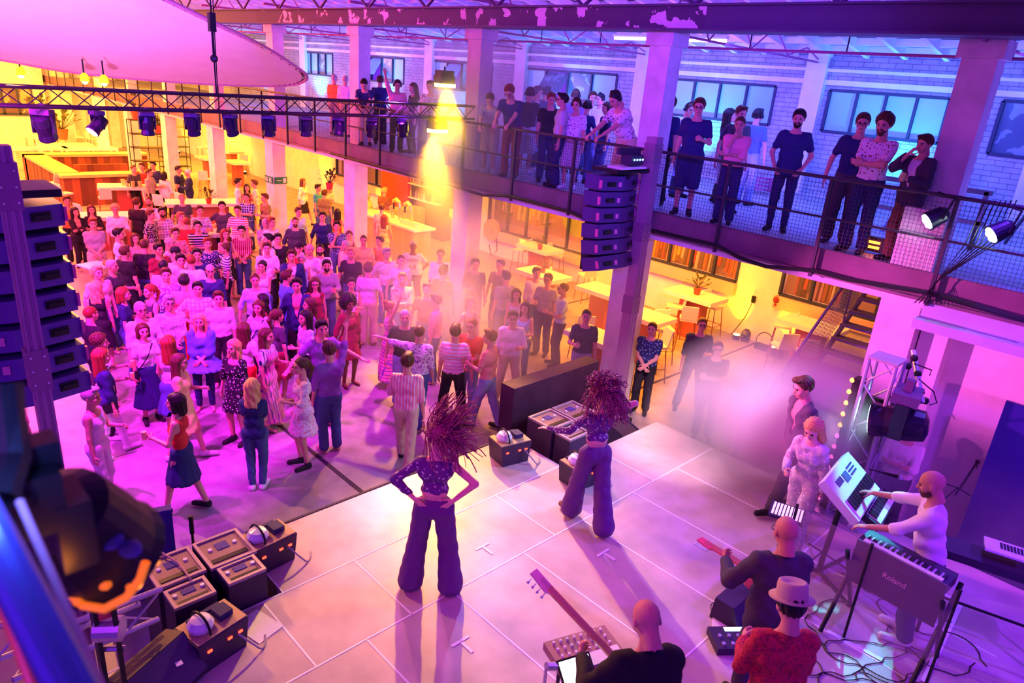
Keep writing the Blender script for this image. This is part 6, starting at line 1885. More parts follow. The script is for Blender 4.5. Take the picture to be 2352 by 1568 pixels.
# head x, head y, turn, sex, arms, legs, top, bottom, hair, skin, extras | label
CROWD = '''
154 462 10 m d st tee-or trousers-bk short-br 0 -|brown haired man in an orange top just above the left speaker array
172 487 30 f c st jacket-bk slim-bk long-bk 0 -|woman in a black cardigan with arms crossed, long dark hair, by the array
210 482 5 f h st blouse-bk slim-bk long-br 0 -|smiling woman in black with long brown hair behind the tall grey shirted man
265 482 0 m h st rolled-wh trousers-br curly-bl 0 -|blond bartender in a white shirt and brown apron at the left tables
313 466 150 m d st tee-bk trousers-bk short-br 0 -|man seen from behind in a black polo with pale collar by the white table
342 463 -10 m h st rolled-wh trousers-jn buzz-br 0 beard|bearded man in a white shirt standing behind the white tables
418 456 5 m d st tee-dg trousers-jn short-bl 0 -|blond man in a dark grey polo in front of the long white table
345 494 60 m d st tee-bk/wh:m trousers-be short-br 0 -|man in a black and white raglan shirt turned to the right
372 488 10 m h st rolled-gy/wh:p trousers-bk short-bk 1 beard|dark bearded man in a patterned grey shirt holding a glass
459 484 10 m h st tee-wh/bk:m trousers-jn short-br 0 -|man in a black and white graphic shirt leaning at the glass covered table
415 499 40 m h st tee-be trousers-jn short-lb 0 -|fair haired man in a beige shirt looking to the side near the red shirt
429 511 170 m d st tee-rd trousers-jn buzz-rd 0 -|man with cropped ginger hair seen from behind in a red shirt
510 474 0 m w st rolled-dg trousers-bk short-bk 0 -|man in a dark slim shirt leaning both hands on the glass covered table
546 484 -10 m d st tee-wh/rd:h trousers-wh short-br 0 -|man in a white shirt with thin red stripes by the pillar
567 454 -20 m c st rolled-nv/lb:p trousers-jn short-br 0 -|man in a blue plaid shirt with crossed arms by the pillar
546 419 90 m h st tee-wh trousers-lj short-bk 0 -|dark haired man in white talking in front of the exit sign pillar
567 432 10 f h st tank-mr skirt-bk wavy-bk 0 -|woman with long dark wavy hair between two men in white
585 422 -90 m h st rolled-wh trousers-be short-br 0 -|man in a loose white shirt facing left beside the exit sign pillar
609 455 -60 m h st tee-ol trousers-jn short-br 0 strap|man in an olive shirt with a dark bag strap under the exit sign
213 514 5 m b st tee-gy shorts-be short-rd 0 -|tall smiling man in a grey shirt holding the edge of a white board
271 538 80 m h st tee-wh trousers-bk short-bk 0 -|man in a white shirt bending forward beside the bread table
311 548 10 f h st tank-pk skirt-wh wavy-br 0 -|woman in a pink top half hidden behind the broad black shirt
331 564 160 m d wide tee-bk trousers-jn buzz-br 0 -|broad man in a black shirt and blue jeans seen from behind
286 580 130 m h st tee-bk trousers-bk short-br 0 -|brown haired man in black seen half from behind near the white boards
364 573 30 m h st tee-mr trousers-jn short-bk 1 -|dark haired man looking down just right of the broad black shirt
390 558 60 m d st tee-wh trousers-jn bald_ring-gy 0 -|balding man in a white shirt looking at his neighbour
403 536 10 m h st tee-pk/br:m trousers-jn short-br 0 -|young man in a mottled pink shirt below the red shirted man
454 520 5 m c st tee-bk/wh:h trousers-jn short-bk 0 -|man in a black shirt with thin white stripes and crossed arms
477 559 10 m d st rolled-nv/lg:f trousers-jn short-rd 0 -|man in a navy shirt with pale flowers in the middle of the crowd
453 585 0 m d st tee-nv trousers-jn short-bk 0 -|young man in dark blue looking up behind the smiling man
403 583 20 m d st tee-wh trousers-jn buzz-bk 0 cap|man in a black cap standing right behind the smiling grey shirt
415 598 10 m d st tee-gy trousers-jn short-bk 0 -|smiling man in a grey shirt with a thin chest print
439 600 170 m d st rolled-wh trousers-jn buzz-rd 0 -|man with reddish cropped hair in a white shirt seen from behind
518 572 -80 f O st tee-wh/nv:h slim-bk bun-br 0 -|woman in a navy and white striped top stretching an arm to the left
517 538 20 f h st tank-pu skirt-bk wavy-rd 0 -|red haired woman behind the woman in the striped top
555 531 -5 m b st rolled-mr/pk:v trousers-jn short-bk 0 -|dark haired man in a wine red pinstripe shirt with folded hands
483 622 0 m d st rolled-nv trousers-jn bald_ring-br 0 glasses|balding man with glasses in a dark blue open collar shirt
375 612 160 m d st tee-pk trousers-jn buzz-bk 0 -|man with very short dark hair seen from behind above the patterned shirt
381 631 5 m d st rolled-pu/wh:f trousers-jn short-br 0 -|grinning man in an open purple patterned shirt
223 626 30 m d st tee-be trousers-jn short-bl 0 -|blond man looking right below the white boards
256 611 60 m h st tee-dg trousers-jn buzz-gy 0 -|shaven headed man in a dark shirt beside the blond man
220 662 170 f h st tank-bk skirt-bk wavy-bl 0 -|woman with long wavy blonde hair and a bare shoulder seen from behind
282 676 80 f h st tee-nv slim-jn bob-rd 0 -|woman with red shoulder length hair in dark blue, in profile
345 669 -60 f h st tank-dg skirt-jn pony-rd 0 -|woman with a red ponytail in profile facing left
423 648 170 m d st tee-sa trousers-rd short-bk 0 -|dark haired man in a coral shirt seen from behind
454 663 0 m x st rolled-wh/pk:p trousers-lj short-bk 0 -|man in a pale checked shirt with both elbows out
502 685 0 m d st rolled-wh trousers-bk short-br 0 -|man in a loose white shirt with rolled sleeves at the centre left of the crowd
388 696 10 m b st rolled-wh/gy:m trousers-jn short-gy 0 glasses|grey haired man with glasses in a white patterned shirt
322 711 20 m h st rolled-wh trousers-wh buzz-gy 0 glasses|bald man with glasses in a white shirt over a tee
207 722 120 m d st tee-bk trousers-bk buzz-or 0 -|bald man in black right beside the speaker array, lit orange
328 760 15 f h st tee-wh midi-nv bob-br 0 strap|woman in a white top with a dark crossbody strap and long blue skirt
387 790 160 f h st tank-lg skirt-jn long-rd 0 -|woman with long straight auburn hair seen from behind
459 738 -10 f b st poncho-bl slim-nv long-bl 0 -|blonde woman in a wide blue poncho looking at her hands
228 787 80 f h st tee-wh/bk:f slim-bk curly-br 0 -|woman with curly brown hair looking right above the backpack
231 820 100 f h walk blouse-nv slim-wh long-rd 0 bag|woman with long red brown hair and a dark backpack in pale trousers
411 832 70 f h walk tank-ye dress-ye long-br 0 glasses|woman with glasses in a yellow lace dress near the front
537 798 -40 f d st - sleevedress-bk/wh:d wavy-bl 0 -|blonde woman in a black dress with small white dots
611 772 60 f h st tee-wh/nv:v longdress-pk/pu:v wavy-br 0 -|brown haired woman in a finely striped dress holding a cup
560 758 150 f d st tee-wh skirt-rd long-br 0 -|woman with long straight brown hair seen from behind in white
594 706 -20 f d st blouse-lb/wh:m slim-bk wavy-br 0 strap|woman tilting her head back with closed eyes, pale blouse
636 727 120 f d st tee-dg skirt-mr pony-br 0 -|woman with tied brown hair facing away in dark top and red skirt
603 690 -90 f d st tank-mr slim-bk wavy-bk 0 -|dark haired woman in profile behind the woman with closed eyes
586 643 0 m d st rolled-lb trousers-bk buzz-br 0 -|tall bald man in a light blue shirt with rolled sleeves
603 612 -20 f b st tank-wh slim-jn pony-bk 0 -|young woman with a dark ponytail in a white sleeveless top
613 570 0 m h st tee-wh trousers-bk short-br 0 -|man in a white shirt with a small dark badge on the chest
617 550 -70 m d st tee-wh trousers-bk short-bk 0 -|dark haired man looking left behind the white badge shirt
638 549 10 m p st sweater-bk trousers-bk short-bk 0 -|man in a black sweater over a white collar
610 513 -10 m b st tee-gy trousers-jn buzz-gy 0 -|older balding man in a grey polo by the pillar
623 511 40 m d st tee-wh trousers-be short-rd 0 -|man in white half hidden behind the grey polo
678 510 0 m d st rolled-dg trousers-bk buzz-br 0 beard|big man in a dark brown shirt with a short beard
685 487 30 m d st rolled-lb trousers-jn short-br 0 -|man in a pale blue shirt looking right behind the big dark shirt
741 498 0 m d st rolled-nv trousers-bk short-bk 0 -|man in a dark navy shirt in front of the couple at the bar
774 520 0 m u st tee-nv/lb:m trousers-jn short-bk 0 -|man in a printed navy shirt holding his hand to his chin
802 541 5 f d st tank-br skirt-bk pony-br 0 -|woman with tied back hair at the foot of the pillar
835 552 5 m h st tee-ye trousers-be buzz-br 1 -|bald man in a yellow shirt right of the pillar
873 555 -40 m h st tee-or trousers-be short-br 0 -|man in an orange shirt by the wooden bar
735 573 0 m h st tee-wh trousers-bk buzz-bk 0 beard|man in a white polo with a trimmed beard
688 570 -10 m d st tee-rd trousers-bk buzz-bk 0 cap|bearded man in a black cap
670 588 0 m f st jacket-nv trousers-jn short-br 0 inner|man in a dark jacket holding up a phone
712 573 -30 m d st tee-wh trousers-jn bald_ring-gy 0 -|elderly bald man in white next to the black cap
807 582 -20 m d st tee-bk trousers-jn short-bl 0 -|blond man in a black polo with white edged collar
795 564 -60 m d st rolled-lg trousers-jn buzz-gy 0 -|grey haired man in light clothes behind the blond man
750 610 5 m h st sweater-gy trousers-jn short-bk 0 beard|bearded man in a tight grey sweater holding a cup
693 598 -10 f d st tank-lb skirt-bk bun-gy 0 -|person with pinned up grey hair below the black cap
658 637 110 m d st jacket-bl trousers-nv short-br 0 -|man in a bright blue jacket in profile facing right
682 655 -10 m d st jacket-nv trousers-bk short-bk 0 -|young man in a dark suit jacket looking at the stage
724 652 0 f d st tank-rd longdress-mr wavy-br 0 glasses|woman with glasses and loose brown hair in a dark red top
807 652 5 f h st tank-wh slim-bk short-bk 1 strap|woman with short black hair in a white sleeveless top
712 700 -80 f d st tee-pu skirt-mr wavy-br 0 -|woman with thick wavy brown hair looking left
702 730 -60 f h st tee-lb/wh:m slim-bk long-bk 0 -|woman with long black hair leaning left, pale patterned sleeve
801 698 30 f d st sleevedress-mr - afro-bk 3 -|woman with a large black afro in a dark red dress
846 619 170 m d st tee-lg trousers-be short-br 0 -|man seen from behind in a light grey shirt at the edge of the yellow beam
888 583 20 m x st rolled-wh/gy:m trousers-jn short-gy 0 -|older man in a pale patterned shirt with hands on his hips
921 598 10 m d st tee-lg trousers-jn buzz-br 0 -|bald man in light grey next to the big white shirt
949 565 0 m x wide tee-wh trousers-bk buzz-gy 3 -|very large man in a white shirt with lettering and a number
1012 585 0 m h st rolled-wh trousers-jn short-br 0 glasses|man with glasses in a white shirt in front of the bright pillar
1018 625 150 m h st tee-br trousers-jn short-bk 0 -|dark haired man with his back turned in the yellow beam
924 640 5 m c st rolled-be/br:m trousers-jn short-lb 0 -|fair haired man in a patterned beige shirt with crossed arms
981 664 -10 m d st tee-br trousers-jn short-br 0 -|man in a dark brown shirt in the thickest part of the haze
1002 692 -100 m d st tee-pk trousers-jn short-br 0 -|man in a pink shirt turned left in the haze
895 708 90 f v st tank-ye longdress-pk/pu:p bun-lb 0 -|woman in a long checked dress raising one arm
930 728 0 m d st tee-bk trousers-lj buzz-gy 0 beard|bald bearded man in a black shirt in the middle of the hall
1092 607 10 m k st tee-dg trousers-jn short-bk 0 -|dark haired man in a dark shirt beside a bright phone light
1150 609 -30 m d st tee-br trousers-bk short-br 0 -|man in dark clothes standing behind the grey shirted talker
1163 637 -150 m d st tee-gy trousers-jn short-br 0 -|man with dark curly hair seen from behind in grey
1080 697 20 f d st tank-br skirt-bk bob-br 0 -|woman with a bob in dark brown lost in the orange haze
1186 676 0 f h st tank-lg slim-jn wavy-br 0 -|woman with wavy hair in a light top at the right edge of the crowd
1207 708 -20 f h st tank-lb/wh:d slim-jn long-br 0 -|long haired woman in a glittering pale top
1232 627 20 m h st rolled-wh trousers-jn short-bk 0 -|man in a white shirt with glasses pushed up by the high tables
1259 642 -20 m k st tee-gy trousers-dg short-br 0 glasses|man in a grey shirt with an orange chest patch reading his phone
1295 664 -80 m h st tee-lb trousers-dg buzz-br 1 glasses|bald man in a light blue polo and headset facing left
1178 730 5 m h wide rolled-wh trousers-be short-br 0 glasses|heavy man in a white shirt with glasses near the low black cabinet
1085 748 -30 m b st tee-rd trousers-lj buzz-rd 0 glasses|ginger man with glasses in a red shirt
1046 764 175 m d wide tee-wh/pk:h trousers-bk short-br 0 -|man in a white striped shirt seen from behind near the stage
963 765 165 m o walk rolled-wh/pu:f trousers-jn buzz-br 0 -|man in a purple and white flower shirt pointing his arm left
1127 776 -110 m h walk tee-sa trousers-lj short-lb 0 -|man in a salmon shirt and pale jeans near the low black cabinet
936 833 170 m h walk rolled-pk/wh:v trousers-be short-br 0 -|man with tan checked trousers and a white shirt walking away from the stage
738 754 20 m w st tee-pu trousers-nv short-bk 0 -|dark haired man in a purple shirt with hands open
756 806 -160 m v st rolled-pu trousers-jn short-br 0 beard|bearded man in a tight purple shirt seen from behind
693 842 -70 f h st - sleevedress-wh/pk:f pony-br 0 -|woman in a short white and pink flower dress with a ponytail
1347 726 0 m k st tee-dg trousers-gy buzz-bk 0 -|bald man in a dark polo beside the pale pillar
1498 755 -10 m b st tee-nv/lb:d trousers-bk buzz-br 0 -|man in a dotted dark blue shirt just right of the black mast
1612 745 10 m h wide rolled-dg trousers-bk buzz-br 0 glasses|bald man with a cup in dark clothes by the high stools
1649 800 5 m c st tee-dg trousers-nv buzz-br 0 glasses|bald man with glasses and crossed arms in the smoke
208 912 60 f h near tank-wh slim-wh short-gy 0 -|grey haired woman in a sleeveless white tunic and white trousers
405 925 -110 f h walk tank-rd skirt-nv bob-bk 0 -|woman with a black bob in a red top and dark blue skirt
579 890 165 f b near tee-nv slim-jn wavy-bl 0 -|blonde woman seen from behind in a dark shirt, jeans and white trainers
306 388 40 m d st tee-dg trousers-bk buzz-br 0 -|bald man in dark grey in the group by the wooden bar
326 383 -20 m d st rolled-rd trousers-bk short-br 0 -|man in a red shirt in the group by the wooden bar
342 397 60 m h st tee-gy trousers-bk short-br 0 -|man in a grey shirt behind the high white table with cups
352 380 -30 m d st tee-nv trousers-bk short-bk 0 -|man in navy blue standing at the back of the bar group
377 403 150 f d st blouse-wh slim-bk bob-bk 0 -|woman in a white blouse and black trousers seen from behind at the bar
409 390 60 m h st tee-nv trousers-nv short-bk 0 -|man in dark blue facing his neighbour by the orange lit pillar
432 397 -90 m h st jacket-nv trousers-be buzz-wh 0 -|white haired man in a dark blue jacket by the orange lit pillar
696 418 60 f d stride blouse-wh skirt-bk wavy-br 0 -|woman in a white blouse and black skirt striding past the bar
730 432 60 m h st tee-te trousers-jn short-bk 0 -|man in a teal and white shirt at the bar
745 445 150 m h st tee-ol trousers-jn short-br 0 -|man in olive seen from behind at the bar
756 432 -30 f h st tee-ye slim-jn wavy-bl 0 -|blonde woman in yellow light leaning on the bar
775 489 170 f d st tank-rd skirt-bk long-bk 0 -|woman with long dark hair in red seen from behind at the bar
844 447 60 f h st tee-ye skirt-be wavy-bl 0 -|blonde woman in yellow light right of the pillar at the bar
883 440 150 m h st tee-br trousers-br short-bl 0 -|fair haired man bending over the tap counter
877 478 160 m d st tee-be trousers-be short-br 0 -|man with his back turned queueing at the tap counter
882 502 170 f d st tank-ye midi-ye long-rd 0 -|woman with long red hair queueing behind the man at the taps
'''
BALC = '''
768 186 150 m d st tee-or trousers-gy buzz-gy 0 -|bald man in an orange shirt with his back to the gallery rail
793 186 165 m d st rolled-wh trousers-be buzz-gy 0 -|bald man in a white shirt with his back to the gallery rail
824 198 -10 m r st tee-nv shorts-be short-bk 0 -|man in dark blue leaning over the gallery rail by the left column
873 186 170 m u st tee-nv trousers-bk short-br 0 -|man in navy on the gallery seen from behind with raised hand
913 196 5 m v st rolled-pk trousers-bk short-bk 1 headphones|man in a pink shirt adjusting his headphones on the gallery
950 203 -60 f d st tee-bk slim-bk long-bk 0 headphones|long haired woman in black with headphones on the gallery
989 199 -20 m h st tee-wh/bk:m trousers-bk short-bk 0 -|man in a white printed shirt looking down beside the upper floodlight
1110 234 -10 m r st tee-gy shorts-be short-br 0 -|man in a grey shirt with headphones round his neck leaning on the rail
1162 219 -20 m r st tee-nv trousers-mr short-rd 0 glasses|man with glasses in a dark polo bending over the rail
1217 216 170 m d st tee-bk shorts-lg short-bk 0 headphones|man in a black shirt and grey shorts with his back to the rail
1234 213 60 m d st tee-nv trousers-nv short-br 0 headphones|man with headphones half hidden behind the black shirt and grey shorts
1256 214 160 m d st tee-nv trousers-nv short-bk 0 headphones|back turned man with glowing blue headphones in the gallery group
1266 229 10 m h st tee-bk trousers-nv short-rd 0 -|man in black talking with his hands at the gallery rail
1293 231 -80 m d st tee-lg trousers-nv short-bk 0 glasses|man with glasses in a pale grey shirt in profile at the rail
1322 220 150 m d st tee-pu trousers-jn buzz-br 0 headphones|cap wearing man with headphones at the back of the gallery group
1325 241 -20 m d st tee-wh/nv:d shorts-lg buzz-br 0 headphones|bald man in a white speckled shirt and grey shorts
1348 255 160 f d st tee-nv slim-jn short-bk 0 headphones|dark haired person with headphones behind the speckled shirt
1361 224 10 m d st rolled-wh trousers-jn short-br 0 headphones|small man in white far back on the gallery
1380 228 -50 m d st tee-wh trousers-jn buzz-bk 0 headphones|man in white with headphones looking left near the pink wall
1394 255 -60 f d st tee-nv slim-jn long-br 0 headphones|woman in a dark shirt with long hair and headphones
1426 238 -50 m r st tee-wh/bk:d shorts-be buzz-bk 0 headphones|man in a white shirt with dark leaf pattern gripping the rail
1538 242 -30 m D st tee-nv trousers-bk curly-br 0 -|curly haired man in navy drinking from a cup beside the mast
1582 252 40 m d st tee-wh trousers-jn buzz-br 0 headphones|man with headphones behind the man in the navy polo
1606 246 -5 m h st tee-nv shorts-nv short-br 0 glasses|man in a navy polo and glasses with one hand on the rail
1700 286 -10 m u st rolled-pk trousers-nv buzz-br 1 -|balding man in a pink shirt holding his chin
1701 262 30 m d st tee-dg trousers-dg short-br 0 -|man in grey standing behind the pink shirt
1675 266 100 f d st tank-nv slim-dg long-bk 0 -|woman with long black hair leaning by the window
1740 267 150 m d st tee-bl trousers-lj short-bk 0 headphones|man in a blue shirt and light jeans seen from behind with headphones
1835 273 -5 m p st tee-nv slim-nv short-bk 0 beard|slim bearded man in a plain navy shirt looking down
1981 283 0 m d st tee-nv trousers-dg short-br 0 glasses|man in a navy polo with round glasses next to the curly haired man
2031 288 -20 m c st tee-wh/br:d trousers-nv curly-br 0 beard|bearded man with curly hair and crossed arms in a white shirt
2125 332 -40 m q st jacket-dg trousers-br short-br 0 inner|man in a dark blazer and pale shirt holding a plastic cup
'''


def parse(line, zf, hm, hf, balc=False):
    d, lab = line.split('|')
    t = d.split()
    px, py, f, g, ar, lg, top, bot, hair, sk, ex = t[:11]
    px, py, f = float(px), float(py), float(f)
    h = (hm if g == 'm' else hf) * (1 + (hash_(px, py) - .5) * .05)
    loc = gz(px, py, zf + h * .93)
    loc[2] = zf
    q = lambda s: None if s == '-' else tuple(s.split('-'))
    top, bot, hair = q(top), q(bot), q(hair)
    if hair and hair[1] not in HC: hair = (hair[0], 'rd')
    v = CAM - loc
    lean = {'r': 28}.get(ar, 0)
    ex = () if ex == '-' else (ex,)
    sl = 1.35 if ('very large' in lab) else (1.15 if 'heavy' in lab or 'big man' in lab or 'broad' in lab else 1.0)
    if balc:
        loc = gy(px, py, GYD[int(px)]); h = min(max((loc[2] - zf) / (.93 - (.09 if ar == 'r' else 0)), 1.6), 1.95); loc[2] = zf
        if ar == 'r': loc = loc + np.array([.15, .12, 0])
    hp = -12 if balc and abs(f) < 70 else 0
    yaw = math.atan2(v[1], v[0]) + math.radians(f)
    return loc, yaw, h, g, AC[ar], lg, top, bot, hair, int(sk), ex, lab, lean, hp, sl


def hash_(a, b):
    return (math.sin(a * 12.9898 + b * 78.233) * 43758.5453) % 1.0


GYD = {768: 10.9, 793: 10.9, 824: 10.15, 873: 10.9, 913: 10.35, 950: 10.6, 989: 10.3, 1110: 10.15, 1162: 10.15, 1217: 11.0, 1234: 11.7, 1256: 12.0, 1266: 10.6, 1293: 10.25, 1322: 12.2, 1325: 10.4, 1348: 11.3, 1361: 13.2, 1380: 12.6, 1394: 11.6, 1426: 10.3, 1538: 10.75, 1582: 12.0, 1606: 10.35, 1700: 10.35, 1701: 11.4, 1675: 12.2, 1740: 12.6, 1835: 10.7, 1981: 10.75, 2031: 10.35, 2125: 10.3}
HELD = []
for ln in CROWD.strip().split('\n'):
    loc, yaw, h, g, ar, lg, top, bot, hair, sk, ex, lab, lean, hp, sl = parse(ln, 0.0, 1.80, 1.68)
    front = any(w_ in lab for w_ in ('front', 'tunic', 'black bob', 'trainers', 'flower dress', 'salmon', 'tan checked', 'striped shirt seen', 'low black cabinet', 'pale pillar', 'black mast', 'high stools', 'smoke', 'backpack', 'dots', 'headset', 'reading his phone', 'striding', 'crossbody'))
    sh = ('wh' if 'trainers' in lab or 'backpack' in lab or 'yellow lace' in lab else 'bk') if front else None
    o, J_, Rm_ = person(loc, yaw, h, g, ar, lg, top, bot, hair, sk, ex, lab, 'people in the hall', lean, 0, hp, sh, sl)
    if 'lettering' in lab:
        for tb_, z_, sz_ in (('UNION', 1.36, .085), ('68', 1.16, .18)):
            tx = bpy.data.curves.new('shirt_lettering', 'FONT'); tx.body = tb_; tx.size = sz_; tx.extrude = .004; tx.align_x = 'CENTER'; tx.materials.append(mat('shirt_ink', (.25, .02, .05)))
            to = bpy.data.objects.new('shirt_lettering', tx); COL.objects.link(to); to.parent = o
            to.matrix_basis = Matrix(((-1, 0, 0, 0), (0, .1, .995, .168), (0, .995, -.1, z_ - .03), (0, 0, 0, 1)))
    if ar[0] == 'hold' and hash_(loc[0], loc[1]) < .45 or 'cup' in lab:
        HELD.append((J_['WL'], Rm_, lab))
for ln in BALC.strip().split('\n'):
    loc, yaw, h, g, ar, lg, top, bot, hair, sk, ex, lab, lean, hp, sl = parse(ln, 3.72, 1.82, 1.70, True)
    sh = 'wh' if 'grey shorts' in lab or 'headphones round' in lab else 'bk'
    o, J_, Rm_ = person(loc, yaw, h, g, ar, lg, top, bot, hair, sk, ex, lab, 'people on the gallery', lean, 0, hp, sh, sl)
    if 'cup' in lab: HELD.append((J_['WR' if ar[1] == 'drink' and ar[0] == 'down' else 'WL'], Rm_, lab))
for W_, Rm_, lab in HELD:
    lab2 = ' '.join(lab.split()[:9])
    cup(W_ + Rm_ @ np.array([.02, .10, -.03]), 'plastic cup in the hand of the ' + lab2)
# ================================================================ PERFORMERS
RES = .014


def wild_hair(p0, R3, mode, name_parent, col):
    m = MB(); rr = random.Random(11 if mode == 'fly' else 21)
    for k in range(420 if mode == 'fly' else 420):
        a = rr.uniform(0, 2 * PI); e = rr.uniform(-.3, 1.35)
        d = np.array([math.cos(a) * math.cos(e), math.sin(a) * math.cos(e), math.sin(e)])
        if d[1] > .55 and d[2] < .6: continue
        s_ = np.array([0, -.012, .035]) + d * np.array([.078, .098, .09])
        pts = [s_]; v = d * .05; q = s_.copy()
        if mode == 'fly':
            tgt = np.array([rr.uniform(-.02, .34), rr.uniform(-.12, .02), rr.uniform(-.34, .30)])
            for i in range(7):
                f_ = (i + 1) / 7
                q = s_ + d * .07 * math.sin(f_ * PI * .6) + (tgt - s_ * .4) * f_ ** 1.4 + np.array([.012 * math.sin(k + i), .012 * math.cos(k * 1.7 + i), .015 * math.sin(k * .6 + i * 1.2)])
                pts.append(q)
            m.path(pts, rr.uniform(.003, .007), 4)
        else:
            L = rr.uniform(.10, .24); dn = np.array([0, -.03, -.20 if e < .6 else -.06])
            for i in range(16):
                f_ = (i + 1) / 16
                q = s_ + d * L * f_ + dn * f_ * f_ * 1.2 + np.array([math.cos(i * 1.5 + k), math.sin(i * 1.5 + k), math.sin(i * 1.1 + k * 2)]) * .014
                pts.append(q)
            m.path(pts, .0055, 4)
    hv, hf = get_hair('curly'); m.add(hv, [list(map(int, f_)) for f_ in hf])
    V = np.concatenate(m.v) @ R3.T + p0
    me = bpy.data.meshes.new('hair'); me.from_pydata(V.tolist(), [], m.f); me.polygons.foreach_set('use_smooth', [True] * len(m.f))
    return mk('hair', me, mat('hair_' + col, HC[col], rough=.45, noise=.2), name_parent)


ARMS['hipL'] = ((.045, -.09, -.33), (1.3, -.25, -.1), (-.6, .8, 0), .1)
ARMS['reach'] = ((.30, .32, -.26), (.3, -.5, -1), (0, -.2, -1), .15)
ARMS['headR'] = ((-.02, -.04, .10), (1.4, -.1, -.5), (0, 1, 0), .4)
ARMS['hug'] = ((-.2, .22, -.22), (1, .1, -.8), (0, -1, 0), .6)
HC['pv'] = (.30, .05, .16)
ARMS['fret'] = ((.12, .30, -.24), (.9, -.3, -1), (-.2, -1, .3), 1.0)
CC['dp'] = (.13, .035, .22); CC['sq'] = (.9, .85, .9); CC['rr'] = (.55, .02, .06)


def perf(px, py, zh, f, h, g, arms, lg, top, bot, hair, skin, ex, label, lean=0, hy=0, hp=0, shoes='bk', slim=1.0, base=SZ, foot=None):
    loc = gz(*foot, base) if foot else gz(px, py, base + h * .93)
    v = CAM - loc; yaw = math.atan2(v[1], v[0]) + math.radians(f)
    if not foot:
        hd = SKEL((g, *arms, lg, lean, hy, hp, slim))['head'] * h / 1.785; a_ = yaw - PI / 2
        loc = gz(px, py, base + hd[2]) - np.array([hd[0] * math.cos(a_) - hd[1] * math.sin(a_), hd[0] * math.sin(a_) + hd[1] * math.cos(a_), 0])
    loc[2] = base
    return person(loc, yaw, h, g, arms, lg, top, bot, hair, skin, ex, label, None, lean, hy, hp, shoes, slim) + (loc, yaw)


o, J_, Rm_, loc, yaw = perf(0, 0, 0, 176, 1.80, 'f', ('hipL', 'hipL'), 'wide', ('onesleeve', 'dp/lg:d'), ('flares', 'dp'), None, 2, (), 'dancer seen from behind with flying hair and hands on her hips', 4, 30, -10, 'br', 1.0, foot=(988, 1352))
key = ('f', 'hipL', 'hipL', 'wide', 4, 30, -10, 1.0)
wild_hair(SKEL(key)['head'], headR(key), 'fly', o, 'pv')
o, J_, Rm_, loc, yaw = perf(0, 0, 0, -148, 1.80, 'f', ('reach', 'headR'), 'walk', ('onesleeve', 'dp/lg:d'), ('flares', 'dp'), None, 2, (), 'dancer with big curly hair stretching one arm towards the crowd', 2, 30, 0, 'br', 1.0, foot=(1345, 1205))
key = ('f', 'reach', 'headR', 'walk', 2, 30, 0, 1.0)
wild_hair(SKEL(key)['head'], headR(key), 'curl', o, 'pv')
o, J_, Rm_, loc, yaw = perf(2140, 1112, 0, -86, 1.82, 'm', ('keys', 'keyfar'), 'st', ('rolled', 'wh'), ('trousers', 'nv'), None, 1, ('beard',), 'bald bearded keyboard player in a white shirt reaching over his keyboards', 12, 0, -8, 'wh', 1.12)
o, J_, Rm_, gl, gyaw = perf(1805, 1222, 0, -150, 1.82, 'm', ('fret', 'strum'), 'st', ('jacket', 'dg'), ('trousers', 'dg'), None, 1, ('glasses', 'inner'), 'shaven headed guitarist in a black blazer and glasses seen from behind', 6, 0, -15, 'bk')
GW = J_['WL']
guitar(GW + unit_(gd(1605, 1240, 6.6) - GW) * .55, J_['WR'] + np.array([0, 0, 0]), 'red headstock electric guitar held by the guitarist in the black blazer', (.6, .05, .12))
o, J_, Rm_, hl, hyaw = perf(1815, 1392, 0, -150, 1.78, 'm', ('hold', 'strum'), 'st', ('shirt', 'rr/mr:m'), ('trousers', 'dg'), ('short', 'bk'), 0, ('hat',), 'percussionist in a grey felt hat and mottled red shirt seen from behind', 8, 0, -10, 'bk', 1.1)
o, J_, Rm_, bl_, byaw = perf(1485, 1425, 0, -150, 1.84, 'm', ('fret', 'strum'), 'st', ('jacket', 'bk'), ('trousers', 'bk'), None, 0, ('inner',), 'bald bass player in a black suit bent over his instrument', 18, 0, -25, 'bk', 1.1)
BW = J_['WL']
guitar(BW + unit_(gd(1275, 1400, 4.9) - BW) * .60, J_['WR'], 'bass guitar with a pale headstock held by the bald player in the suit', (.5, .3, .15), True)
perf(2092, 985, 0, -15, 1.80, 'm', ('hug', 'hug'), 'st', ('rolled', 'wh'), ('trousers', 'dg'), ('short', 'bk'), 1, ('cap',), 'crew member in a white shirt with crossed arms behind the big moving head', 0, 0, 0, 'bk', base=0.02)
perf(1868, 985, 0, -20, 1.72, 'f', ('down', 'hold'), 'walk', ('sweater', 'lg/sq:d'), ('flares', 'lg/sq:d'), ('long', 'bl'), 2, (), 'blonde singer in a silver sequin suit walking out of the smoke', 14, 0, -20, 'wh')
perf(1845, 890, 0, -60, 1.85, 'm', ('down', 'down'), 'walk', ('jacket', 'dg'), ('trousers', 'dg'), ('short', 'br'), 0, (), 'person in a long grey coat half dissolved in the smoke by the stairs', 10, 0, -10, 'bk')
perf(8, 905, 0, 165, 1.70, 'f', ('hold', 'down'), 'st', ('tee', 'pk'), ('slim', 'jn'), ('bob', 'rd'), 0, (), 'woman in a pale pink shirt at the left frame edge behind the mast', 0, 0, 0, 'bk', base=0)
RES = .022
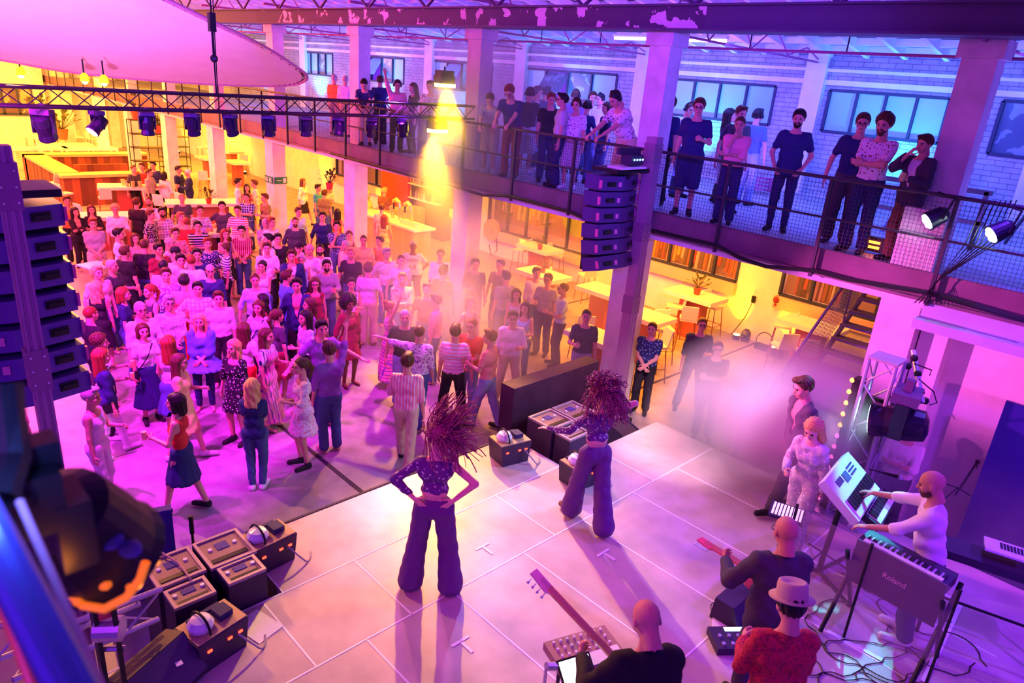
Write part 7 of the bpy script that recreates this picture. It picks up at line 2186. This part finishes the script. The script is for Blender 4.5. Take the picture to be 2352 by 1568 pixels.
# ================================================================ HAZE AND SMOKE
def volume(name, mb, dens, col, label, nscale=None, thr=(.45, .7), emit=None):
    m = bpy.data.materials.new(name); m.use_nodes = True; nt = m.node_tree
    for n_ in list(nt.nodes): nt.nodes.remove(n_)
    out = nt.nodes.new('ShaderNodeOutputMaterial'); v = nt.nodes.new('ShaderNodeVolumePrincipled')
    v.inputs['Color'].default_value = (*col, 1); v.inputs['Density'].default_value = dens; v.inputs['Anisotropy'].default_value = .1
    nt.links.new(v.outputs[0], out.inputs['Volume'])
    if nscale:
        tc = nt.nodes.new('ShaderNodeTexCoord'); nz = nt.nodes.new('ShaderNodeTexNoise'); nz.inputs['Scale'].default_value = nscale; nz.inputs['Detail'].default_value = 3
        nt.links.new(tc.outputs['Object'], nz.inputs[0])
        mr = nt.nodes.new('ShaderNodeMapRange'); mr.inputs[1].default_value = thr[0]; mr.inputs[2].default_value = thr[1]; mr.inputs[3].default_value = 0; mr.inputs[4].default_value = dens
        nt.links.new(nz.outputs['Fac'], mr.inputs[0])
        # fade to nothing at the rim of the cloud
        ln = nt.nodes.new('ShaderNodeVectorMath'); ln.operation = 'LENGTH'; nt.links.new(tc.outputs['Object'], ln.inputs[0])
        m2 = nt.nodes.new('ShaderNodeMapRange'); m2.inputs[1].default_value = 1.0; m2.inputs[2].default_value = .45; m2.inputs[3].default_value = 0; m2.inputs[4].default_value = 1
        nt.links.new(ln.outputs['Value'], m2.inputs[0])
        mu = nt.nodes.new('ShaderNodeMath'); mu.operation = 'MULTIPLY'; nt.links.new(mr.outputs[0], mu.inputs[0]); nt.links.new(m2.outputs[0], mu.inputs[1])
        nt.links.new(mu.outputs[0], v.inputs["Density"])
    o = mb.build(name, m)
    T(o, label, 'smoke', None, 'stuff')
    return o


def blob(c, r, dens, col, label, nscale=1.6, thr=(.38, .65)):
    o = volume('smoke', MB().ball((0, 0, 0), 1.0, 20), dens, col, label, nscale, thr)
    o.location = [float(q) for q in c]; o.scale = r
    return o


blob(gd(1790, 965, 9.9), (1.9, 2.0, 1.3), 2.0, (1, .95, 1), 'bright white pink smoke cloud rolling past the stairs', 1.5, (.3, .62))
blob((-9.3, 8.6, 1.6), (3.3, 3.2, 2.2), .30, (1, .9, .8), 'orange haze drifting through the middle of the crowd')
blob((-11.2, 10.2, 4.4), (2.0, 2.2, 2.9), .42, (1, .95, .85), 'dense yellow haze under the floodlights', 1.0, (.2, .5))
blob(gd(1840, 1000, 8.9), (1.0, 1.0, 1.0), 2.6, (1, .92, 1), 'pink smoke wrapping the singer in sequins', 1.6, (.25, .6))
blob(gd(2250, 1260, 8.6), (1.4, 1.2, 1.2), .5, (.9, .9, 1), 'thin violet smoke in front of the dark blue panel', 1.4, (.3, .6))
def cone(a, b, r1, r2, dens, label):
    a = np.array(a); b = np.array(b); c = (a + b) / 2
    volume('light_haze', MB().tube(a, b, r1, 20, r2=r2), dens, (1, .95, .85), label)
